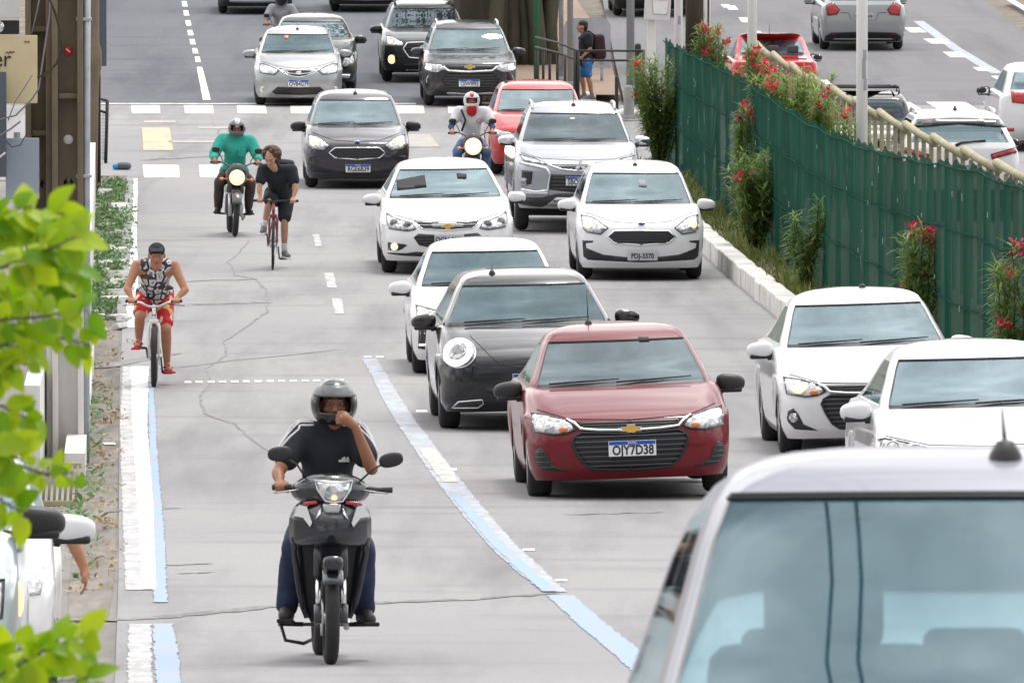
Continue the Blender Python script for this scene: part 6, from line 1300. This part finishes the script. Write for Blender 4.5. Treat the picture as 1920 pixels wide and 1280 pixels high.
for s_, e in (('L', -1), ('R', 1)):
    a = V(J['sh'+s_]); el = a.lerp(V(J['el'+s_]), .60)
    for k in (-1, 0, 1):
        pts = []
        for i in range(13):
            t = i/12; q = V((lerp(.085, abs(a.x)+.02, min(1, t*1.7))*e, a.y-.035+k*.026, a.z+.12)) if t < .6 else a.lerp(el, (t-.6)/.4)+V((e*.2, -.035+k*.026, .14*(1-(t-.6)/.4)))
            o_ = V((0, 0, -1)) if t < .6 else V((-e, 0, -.35)).normalized(); hit = sb.ray_cast(q, o_)
            if hit[0]: pts.append(hit[0]+hit[1]*.001)
        if len(pts) > 3: MB().tube(pts, .0072, 6).build('shoulder_stripe', MATS['cloth_white'], sh)
for i, (x, h) in enumerate(((.075, .018), (.098, .034), (.121, .052))):
    hit = sb.ray_cast(V((x, 0, 1.215)), V((0, 1, 0)))[0] or V((x, .7, 1.215)); MB().prism([(x-.013, 1.20), (x+.008, 1.20), (x+.004-h*.3+.01, 1.20+h), (x-.010-h*.3+.004, 1.20+h*.72)], hit.y-.010, hit.y+.006).build('chest_emblem', MATS['cloth_white'], sh)
helmet(p, (.035, .79, 1.548), 'helmet_black', 'visor_smoke', k=1.07, tilt=.05)
# ================= standard motorcycles with riders
def std_bike(A, lab, paint, lamp='lamp_hot', lr=.075, tall=True):
    b = put('motorcycle', lab, 'motorcycle', A, G_M); wheel('front_wheel', b, .28, .30, .085, 16); wheel('rear_wheel', b, 1.58, .30, .11, 16)
    for s_ in (-1, 1): f = MB().tube([(s_*.095, .56, .98), (s_*.092, .42, .62)], .022, 8).build('fork_leg', MATS['moto_grey'], b); MB().tube([(s_*.092, .42, .62), (s_*.085, .29, .30)], .026, 8).build('fork_tube', MATS['alu'], f)
    fender('front_fender', b, .28, .345, .14, 30, 150, paint)
    h = MB().lathe([(0, .14), (.06, .12), (.095, .04), (.10, 0), (.085, -.02), (0, -.03)], 'y', (0, .36, .86), 22).build('headlight', MATS['chrome'], b); MB().ell((0, .325, .86), (lr, .02, lr)).build('lamp', MATS[lamp], h); MB().lathe([(lr*.9, -.004), (lr*1.35, .004), (lr*.9, .012)], 'y', (0, .328, .86), 22, closed=True).build('lamp_glow_ring', MATS['lamp_warm'], h)
    shell('headlight_cowl', [(1.06, .06, .40, .44), (1.0, .12, .36, .44), (.92, .15, .35, .46), (.82, .14, .36, .48), (.75, .07, .42, .48)], paint, .008, 10, b)
    for s_ in (-1, 1): MB().tube([(s_*.10, .44, .84), (s_*.20, .44, .83)], .009, 6).ell((s_*.215, .435, .83), (.035, .03, .024)).build('indicator', MATS['amber'], b); mirror_on(b, V((s_*.2, .60, 1.08)), V((s_*.25, .58, 1.18)), (s_*.315, .57, 1.25), .062, .042)
    hb = MB().tube([(-.36, .68, 1.06), (-.22, .60, 1.07), (-.1, .56, 1.01), (.1, .56, 1.01), (.22, .60, 1.07), (.36, .68, 1.06)], .012, 8).build('handlebar', MATS['moto_grey'], b)
    for s_ in (-1, 1): MB().tube([(s_*.25, .62, 1.068), (s_*.38, .69, 1.058)], .018, 8).build('grip', MATS['rubber'], hb)
    MB().ell((0, .90, .86), (.15, .26, .13), None, 18, 10, 0, .8).build('tank', MATS[paint], b); MB().box((0, 1.35, .80), (.26, .75, .10), bev=.04).build('seat', MATS['leather_dark'], b); MB().box((0, 1.35, .65), (.22, .7, .16), bev=.05).build('body_cover', MATS[paint], b)
    MB().box((0, .88, .45), (.26, .34, .34), bev=.06).ell((0, .74, .55), (.09, .12, .14), None, 12, 8, 0, .7).build('engine', MATS['moto_grey'], b); MB().tube([(.09, .72, .45), (.13, .75, .24), (.17, 1.2, .28), (.2, 1.7, .42)], [.018, .02, .035, .045], 10).build('exhaust', MATS['alu'], b)
    for s_ in (-1, 1): MB().tube([(s_*.1, .98, .30), (s_*.27, .98, .30)], .013, 8).build('foot_peg', MATS['rubber'], b)
    return b
STD = dict(head=(0, .98, 1.545), shL=(-.2, 1.04, 1.385), shR=(.2, 1.04, 1.385), elL=(-.33, .92, 1.15), elR=(.33, .92, 1.15), wrL=(-.315, .735, 1.095), wrR=(.315, .735, 1.095), hipL=(-.10, 1.22, .87), hipR=(.10, 1.22, .87), knL=(-.23, .82, .76), knR=(.23, .82, .76), anL=(-.22, 1.02, .385), anR=(.22, 1.02, .385), toeL=(-.25, .86, .345), toeR=(.25, .86, .345))
def std_rider(A, lab, skin, grp=G_R, J=STD):
    p = put('person', lab, 'person', A, grp)
    def hh(mb): grip_hand(mb, V(J['wrL']), V((-.318, .655, 1.062)), V((-1, .5, 0)).normalized()); grip_hand(mb, V(J['wrR']), V((.318, .655, 1.062)), V((1, .5, 0)).normalized())
    remeshed(figure(J, 1., hands=hh), 'body', MATS[skin], p, .009, 2); face_bits(p, J); return p
A = at_road(443, 444, 4.5, 2.4); std_bike(A, 'black motorcycle with glowing warm headlight under the teal shirted rider', 'moto_grey', 'lamp_warm', .085)
p = std_rider(A, 'motorcyclist in teal long sleeved shirt and grey white helmet', 'skin_brown'); s_ = shirt(p, STD, 'cloth_teal', .9, 1.08, loose=1.6, forearm=.62, wr_amp=.009); trousers(p, STD, 'cloth_brown', .97, 1., loose=1.3); shoes(p, STD); helmet(p, V(STD['head'])+V((0, 0, .012)), 'helmet_grey', 'visor_smoke', stripe='helmet_white'); MB().box((.085, .885, 1.21), (.11, .02, .12), Euler((.1, 0, -.1)), .008).build('chest_pocket', MATS['cloth_teal'], s_)
A = at_road(889, 378, 2.5, 0); std_bike(A, 'dark motorcycle with dazzling white headlight beside the red car', 'moto_grey', 'lamp_hot', .10)
p = std_rider(A, 'motorcyclist in white jersey with red cuffs, navy sleeves and red scarf', 'skin_tan'); s_ = shirt(p, STD, 'cloth_white', .55, 1.06, loose=1.4)
mb = MB(); mr = MB()
for q in 'LR': a, e, w = V(STD['sh'+q]), V(STD['el'+q]), V(STD['wr'+q]); mb.cone(a.lerp(e, .6), .053, e, .047).cone(e, .047, e.lerp(w, .75), .036); mr.lathe([(.070, -.02), (.076, 0), (.070, .02)], 'z', (0, 0, 0), 4) if False else mr.cone(a.lerp(e, .52), .071, a.lerp(e, .60), .066)
remeshed(mb, 'under_sleeve', MATS['cloth_dark_blue'], p, .011, 3); mr.build('red_cuff', MATS['cloth_red'], s_); trousers(p, STD, 'denim_blue', .97, 1., loose=1.3); shoes(p, STD); helmet(p, V(STD['head'])+V((0, 0, .012)), 'helmet_white', 'visor_clear', stripe='red_reflector'); MB().cone(V((0, .90, 1.47)), .075, V((0, .93, 1.40)), .085, 16).build('scarf', MATS['cloth_red'], p)
MB().tube([(-.17, .90, 1.42), (-.10, .865, 1.25), (-.16, .90, 1.08)], .018, 6).build('bag_strap', MATS['cloth_black'], p); MB().lathe([(.030, -.004), (.040, 0), (.030, .004)], 'y', (.11, .868, 1.24), 18, closed=True).build('jersey_crest', MATS['cloth_red'], s_)
A = at_road(531, 146, 3., 0); std_bike(A, 'motorcycle hidden behind the silver hatchback, farthest of all', 'moto_grey', 'headlight_lens', .08)
p = std_rider(A, 'farthest motorcyclist in pale grey shirt and black helmet at the top edge', 'skin_brown'); shirt(p, STD, 'cloth_grey', .8, 1.05, loose=1.4); trousers(p, STD, 'cloth_navy'); shoes(p, STD); helmet(p, V(STD['head'])+V((0, 0, .012)), 'helmet_black', 'helmet_black', closed=True)
# ================= cyclists
G_B = 'bicycles coming down the street'; G_C = 'cyclists coming down the street'
def bicycle(A, lab, fm, r, tw, bars, forkm, seat=.86, steer=0.):
    b = put('bicycle', lab, 'bicycle', A, G_B); wheel('front_wheel', b, r, r, tw, 28); wheel('rear_wheel', b, r+1.03, r, tw, 28); hy, hz = r+.16, bars-.10
    f = MB()
    for s_ in (-1, 1): f.tube([(s_*.052, r, r), (s_*.055, r+.06, r*2+.0), (s_*.03, r+.075, r*2+.05)], [.012, .017, .018], 8)
    f.box((0, r+.075, r*2+.05), (.10, .05, .05), bev=.015).tube([(0, r+.075, r*2+.05), (0, hy, bars-.03)], .018, 8).build('fork', MATS[forkm], b)
    bb = V((0, r+.60, .29)); st = V((0, r+.78, seat-.06)); hd = V((0, hy-.01, bars-.10)); hd2 = V((0, r+.10, r*2+.10)); ra = V((0, r+1.03, r))
    m_ = MB().tube([hd, hd2], .022, 10).tube([hd2, bb], .021, 10).tube([hd, st.lerp(bb, .2)], .018, 10).tube([bb, st], .017, 10)
    for s_ in (-1, 1): m_.tube([bb, ra+V((s_*.06, 0, 0))], .011, 6).tube([st.lerp(bb, .2), ra+V((s_*.06, 0, 0))], .010, 6)
    m_.build('frame', MATS[fm], b); MB().box(st+V((0, .02, .07)), (.15, .26, .06), bev=.025, taper=(.6, .95)).build('saddle', MATS['leather_dark'], b); c = MB().lathe([(.075, -.004), (.095, 0), (.075, .004)], 'x', bb+V((.05, 0, 0)), 22, closed=True)
    return b, bb, c
A = at_road(290, 726, 1.5, 0, .32); b, bb, c = bicycle(A, 'white forked bicycle under the man in the printed tank top', 'maroon_frame', .325, .06, .90, 'frame_white')
hb = MB().tube([(-.29, .46, .915), (-.14, .42, .90), (-.07, .40, .865), (0, .40, .855), (.07, .40, .865), (.14, .42, .90), (.29, .46, .915)], .0125, 8).build('handlebar', MATS['silver_trim'], b)
for s_ in (-1, 1): MB().tube([(s_*.18, .43, .906), (s_*.30, .465, .916)], .017, 8).build('grip', MATS['rubber'], hb); MB().tube([(s_*.15, .38, .885), (s_*.25, .35, .875), (s_*.33, .38, .87)], .005, 6).build('brake_lever', MATS['iron_dark'], hb)
def cranks(b, bb, c, zl, zr, yl, yr_):
    for s_, z, y in ((-1, zl, yl), (1, zr, yr_)): c.tube([bb+V((s_*.07, 0, 0)), V((s_*.085, y, z))], .011, 6)
    o = c.build('crankset', MATS['iron_dark'], b)
    for s_, z, y in ((-1, zl, yl), (1, zr, yr_)): MB().box((s_*.14, y, z), (.10, .09, .025), bev=.006).build('pedal', MATS['black_plastic'], o)
cranks(b, bb, c, .40, .125, .83, 1.0)
J = dict(head=(.03, .555, 1.40), shL=(-.185, .68, 1.285), shR=(.215, .68, 1.285), elL=(-.285, .545, 1.04), elR=(.335, .545, 1.03), wrL=(-.245, .485, .965), wrR=(.262, .485, .96), hipL=(-.09, 1.10, .95), hipR=(.10, 1.10, .95), knL=(-.155, .74, .74), knR=(.125, .80, .60), anL=(-.165, .87, .475), anR=(.135, 1.02, .215), toeL=(-.19, .72, .425), toeR=(.17, .86, .165))
p = put('person', 'man cycling in black and white printed tank top, red shorts and dark cap', 'person', A, G_C)
def hh(mb): grip_hand(mb, V(J['wrL']), V((-.24, .448, .912)), V((-1, .3, 0)).normalized()); grip_hand(mb, V(J['wrR']), V((.24, .448, .912)), V((1, .3, 0)).normalized())
FD = V((0, -1, -.22))
remeshed(figure(J, 1.06, hands=hh, face=FD), 'body', MATS['skin_tan'], p, .0075, 3); face_bits(p, J, FD, 1.06); tk = shirt(p, J, 'letter_print', 0, 1.08, 'tank_top', loose=1.2, neck=False, low=.03); trousers(p, J, 'beach_shorts', .40, 1.0, 'shorts', 1.0, .008)
tb = BVHTree.FromPolygons([v.co for v in tk.data.vertices], [tuple(q.vertices) for q in tk.data.polygons])
def on(x, z): h = tb.ray_cast(V((x, 0, z)), V((0, 1, 0)))[0]; return (h or V((x, .6, z)))+V((0, -.004, 0))
MB().tube([on(.035, 1.15), on(.035, 1.03)], .009, 6).tube([on(0, 1.12), on(.07, 1.12)], .008, 6).build('cross_print', MATS['cloth_white'], tk)
for x, z, sx, sz in ((-.06, 1.17, .09, .030), (.13, 1.04, .08, .026)): MB().ell(on(x, z)+V((0, .012, 0)), (sx, .02, sz)).build('tan_print', MATS['leather_dark'] if False else MATS['hair_brown'], tk)
text_mb('B', .17, MATS['cloth_black'], 'letter_print', tk, on(-.035, .97)+V((0, -.006, 0)), (R(80), 0, 0), .002)
h = V(J['head']); cp = MB().ell(h+V((0, -.002, .055)), (.090, .112, .082), Euler((.22, 0, 0)).to_matrix(), 20, 12); cp.box(h+V((0, -.125, .062)), (.14, .12, .014), Euler((.35, 0, 0)), .006); remeshed(cp, 'cap', MATS['cloth_black'], p, .007, 3)
MB().tube([h+V((.075*math.cos(q), -.02+.07*math.sin(q)-(.03 if math.sin(q) < 0 else 0), -.135+.05*min(0, math.sin(q)))) for q in [2*math.pi*i/18 for i in range(18)]], .004, 5, closed=True).build('necklace', MATS['silver_trim'], p)
for s_ in 'LR':
    a, t = V(J['an'+s_]), V(J['toe'+s_]); d = t-a; m = (a+t)/2+V((0, .0, -.05)); e = Euler((-math.atan2(d.z+.045, -d.y), 0, math.atan2(d.x, -d.y))); o = MB().box(m, (.10, .28, .02), e, .008).build('flip_flop', MATS['cloth_red'], p)
    MB().tube([a.lerp(t, .25)+V((-.045, 0, -.02)), a.lerp(t, .72)+V((0, 0, .035)), a.lerp(t, .25)+V((.045, 0, -.02))], .010, 6).build('strap', MATS['cloth_red'], o)
# curly haired cyclist
A = at_road(512, 506, 1.0, .8, .34); b, bb, c = bicycle(A, 'slim maroon bicycle ridden by the curly haired cyclist', 'maroon_frame', .34, .034, .95, 'maroon_frame', .95)
hb = MB().tube([(-.26, .53, .93), (-.1, .50, .935), (0, .49, .92), (.1, .50, .935), (.32, .53, .935)], .0125, 8).build('handlebar', MATS['iron_dark'], b)
for x0, x1 in ((-.28, -.14), (.2, .34)): MB().tube([(x0, .533, .93), (x1, .512, .935)], .017, 8).build('grip', MATS['rubber'], hb)
cranks(b, bb, c, .46, .12, .88, 1.0)
J = dict(head=(-.045, .56, 1.515), shL=(-.15, .72, 1.345), shR=(.24, .75, 1.345), elL=(-.20, .63, 1.10), elR=(.30, .64, 1.10), wrL=(-.185, .585, .985), wrR=(.27, .585, .985), hipL=(-.02, 1.10, .97), hipR=(.17, 1.10, .97), knL=(-.055, .70, .93), knR=(.15, .82, .67), anL=(-.13, .86, .555), anR=(.155, 1.03, .215), toeL=(-.15, .71, .50), toeR=(.21, .87, .165))
p = put('person', 'curly haired cyclist in black T-shirt and shorts looking down', 'person', A, G_C)
def hh(mb): grip_hand(mb, V(J['wrL']), V((-.19, .525, .932)), V((-1, .1, 0)).normalized()); grip_hand(mb, V(J['wrR']), V((.268, .525, .932)), V((1, .1, 0)).normalized())
FD = V((-.35, -1, -.75)); remeshed(figure(J, .98, hands=hh, face=FD), 'body', MATS['skin_light'], p, .008, 3); face_bits(p, J, FD, .98); s_ = shirt(p, J, 'cloth_black', .55, 1.02, loose=1.4); trousers(p, J, 'cloth_black', .44, 1.02, 'shorts', 1.6); shoes(p, J, 'shoe_grey', 'sole_white', .95)
h = V(J['head']); f = FD.normalized(); hr = MB().ell(h+V((.012, .03, .055)), (.105, .12, .095))
for i in range(150):
    q = V((random.gauss(0, 1), random.gauss(.3, 1), random.gauss(.55, .8))).normalized()
    if q.dot(f) < .55: hr.ell(h+V((.01, .025, .045))+V((q.x*.118, q.y*.125, q.z*.112)), (.026,)*3, None, 8, 6)
remeshed(hr, 'hair', MATS['hair_brown'], p, .007, 1, wrinkle(.006, 40)); 
for s2 in 'LR': a, w = V(J['an'+s2]), V(J['kn'+s2]); MB().cone(a.lerp(w, .06), .040, a.lerp(w, .24), .043, 14).build('sock', MATS['sole_white'], p)
k = put('backpack', 'black backpack on the curly haired cyclist', 'backpack', A); remeshed(MB().box((.13, .94, 1.28), (.28, .17, .42), Euler((.35, .1, 0)), .07), 'bag', MATS['cloth_black'], k, .012, 3); MB().tube([(.25, .86, 1.40), (.26, .72, 1.36), (.27, .68, 1.24), (.26, .84, 1.12)], .016, 6).build('strap', MATS['cloth_black'], k); MB().tube([(.27, .90, 1.38), (.30, .95, 1.28), (.29, .98, 1.16)], .007, 6).build('trim', MATS['denim_blue'], k)
# ================= pedestrian in profile
pz = G(1097, 191, .03); p = thing('person', 'pedestrian with short dark hair, black shirt and blue shorts waiting in profile', 'person', pz, (0, 0, R(-82)))
J = dict(head=(0, -.06, 1.42), shL=(-.18, .03, 1.24), shR=(.18, .03, 1.24), elL=(-.23, .10, 1.0), elR=(.22, .07, 1.0), wrL=(-.17, -.10, .83), wrR=(.19, -.08, .84), hipL=(-.09, .02, .80), hipR=(.09, .02, .80), knL=(-.10, -.05, .43), knR=(.10, .05, .43), anL=(-.10, .0, .075), anR=(.10, .12, .075), toeL=(-.11, -.16, .04), toeR=(.11, -.04, .04))
def hh(mb): open_hand(mb, V(J['wrL']), V((.3, -.6, -.5)), V((1, 0, 0))); open_hand(mb, V(J['wrR']), V((-.3, -.6, -.5)), V((-1, 0, 0)))
remeshed(figure(J, .96, hands=hh), 'body', MATS['skin_tan'], p, .009, 2); face_bits(p, J, k=.96); shirt(p, J, 'cloth_black', .6, 1.0, loose=1.5, low=.03); trousers(p, J, 'blue_shorts', .40, .98, 'shorts', 1.0); shoes(p, J, 'shoe_grey', 'sole_white')
h = V(J['head']); remeshed(MB().ell(h+V((0, .022, .055)), (.083, .10, .082)).ell(h+V((0, .05, .01)), (.08, .07, .085)), 'hair', MATS['hair_black'], p, .008, 2, wrinkle(.004, 40))
k = thing('backpack', 'dark maroon backpack on the waiting pedestrian', 'backpack', pz, (0, 0, R(-82))); M('cloth_maroon', (.035, .012, .016), .85, nscale=8, namt=.2); remeshed(MB().box((0, .27, 1.03), (.32, .24, .50), Euler((.1, 0, 0)), .09), 'bag', MATS['cloth_maroon'], k, .013, 3)
for s_ in (-.12, .12): MB().tube([(s_, .20, 1.24), (s_, .05, 1.345), (s_, -.11, 1.2), (s_*1.2, -.02, .98), (s_*1.1, .2, .9)], .018, 6).build('strap', MATS['cloth_maroon'], k)
# ================= driver of the white car at the left edge, arm out of the window
c = arm_car.root; p = thing('person', 'driver hanging his bare left arm out of the white car window', 'person', c.location, c.rotation_euler)
J = dict(head=(.38, 2.0, 1.18), shL=(.2, 2.05, .99), shR=(.58, 2.02, .99), elL=(.2, 1.7, .85), elR=(.90, 1.86, 1.0), wrL=(.3, 1.5, .88), wrR=(1.0, 1.80, .76), hipL=(.28, 2.15, .48), hipR=(.48, 2.15, .48), knL=(.28, 1.7, .56), knR=(.48, 1.7, .56), anL=(.28, 1.45, .25), anR=(.48, 1.45, .25))
def hh(mb): open_hand(mb, V(J['wrR']), V((.15, -.1, -1)), V((-1, 0, 0)), 1., .6); open_hand(mb, V(J['wrL']), V((.1, -.8, .1)), V((0, 0, -1)))
remeshed(figure(J, 1.2, hands=hh), 'body', MATS['skin_tan'], p, .010, 2); face_bits(p, J, k=1.2); shirt(p, J, 'cloth_grey', .5, 1.2, loose=1.3); trousers(p, J, 'cloth_navy'); remeshed(MB().ell(V(J['head'])+V((0, .02, .055)), (.085, .105, .085)), 'hair', MATS['hair_black'], p, .01, 2)
# ------------------------------------------------------------------ leafy shrub close to the viewer on the left
Zs = 20.5; ks = Zs/F
base = ground((-140-960)*ks, Zs); shrub = thing('leafy_shrub', 'bright yellow green leafy shrub close to the viewer at the left edge', 'shrub', base)
def sp(px, py, dy=0.): v = depth_pt(px, py, Zs); return V((v.x, v.y+dy, v.z))-base
st = MB(); lf = MB(); root_ = V((0, 0, 0)); tr = MB()
tr.tube([root_, sp(-150, 1500), sp(-130, 1000), sp(-120, 600), sp(-130, 250)], [.022, .018, .014, .010, .006], 8)
HEART = ((0, .10), (.10, .70), (.28, 1.0), (.55, .92), (.8, .52), (.95, .15), (1, .02))
def branch(pts, dys, leaves, L0, drop=.5):
    P = [sp(x, y, d) for (x, y), d in zip(pts, dys)]; st.tube(P, [.0055]+[.0035]*(len(P)-2)+[.0018], 6)
    for i in range(leaves):
        t = (i+.5*random.random())/leaves*(len(P)-1); k = min(int(t), len(P)-2); c = P[k].lerp(P[k+1], t-k); sd = 1 if i % 2 else -1; ax = (P[k+1]-P[k]).normalized()
        d = V((ax.x*.5+sd*ax.z*.7+random.uniform(-.4, .5), random.uniform(-.7, .5), -sd*ax.x*.6-drop*random.random()+random.uniform(-.1, .35))).normalized(); c2 = c+d*.012; st.tube([c, c2], .0012, 4)
        leaf(lf, c2, d, V((random.uniform(-.5, .5), -.75, random.uniform(.1, .9))), L0*random.uniform(.45, 1.0), L0*random.uniform(.40, .70), 0, .22, random.uniform(.05, .35), HEART)
Bq = [  # branches as seen: way-points, depth offsets, leaves, leaf length
    ([(-120, 520), (-20, 440), (60, 405), (120, 400)], (0, 0, .1, 0), 15, .080), ([(-120, 560), (0, 500), (80, 470), (150, 440)], (0, -.1, -.1, -.15), 17, .085), ([(-120, 600), (-10, 570), (70, 540), (140, 500)], (0, .1, .1, .1), 15, .08), ([(-120, 500), (-30, 420), (20, 395), (60, 385)], (0, 0, 0, 0), 9, .078),
    ([(-120, 640), (0, 600), (80, 590), (165, 580)], (0, 0, -.1, 0), 16, .07), ([(-110, 640), (0, 650), (60, 660)], (.1, .1, .1), 8, .06), ([(-100, 700), (20, 640), (100, 630), (172, 648)], (0, 0, 0, 0), 11, .055), ([(-120, 720), (-20, 690), (50, 680)], (0, 0, 0), 8, .06), ([(-120, 780), (0, 760), (50, 790)], (0, 0, .1), 8, .075), ([(-120, 830), (-20, 830), (50, 860)], (0, -.1, -.1), 8, .085), ([(-120, 900), (-10, 930), (40, 960)], (0, 0, 0), 7, .085),
    ([(-100, 840), (30, 870), (90, 890), (140, 885)], (0, 0, 0, 0), 8, .045), ([(-120, 1330), (0, 1260), (90, 1210), (160, 1190)], (0, -.1, -.1, 0), 16, .085), ([(-120, 1380), (0, 1320), (80, 1280), (170, 1270)], (0, 0, 0, 0), 14, .085), ([(-120, 1300), (-20, 1250), (40, 1220)], (0, .1, .1), 9, .08)]
for a in Bq: branch(a[0], a[1], int(a[2]*2.0), a[3])
for _ in range(10): branch([(random.uniform(-300, -150), random.uniform(300, 1300)) for _k in range(3)], (0, .2, .1), 8, .08)
tr.build('trunk', MATS['bark'], shrub); st.build('branch', MATS['stem_green'], shrub); lf.build('foliage', MATS['leaf_bright'], shrub, recalc=False)
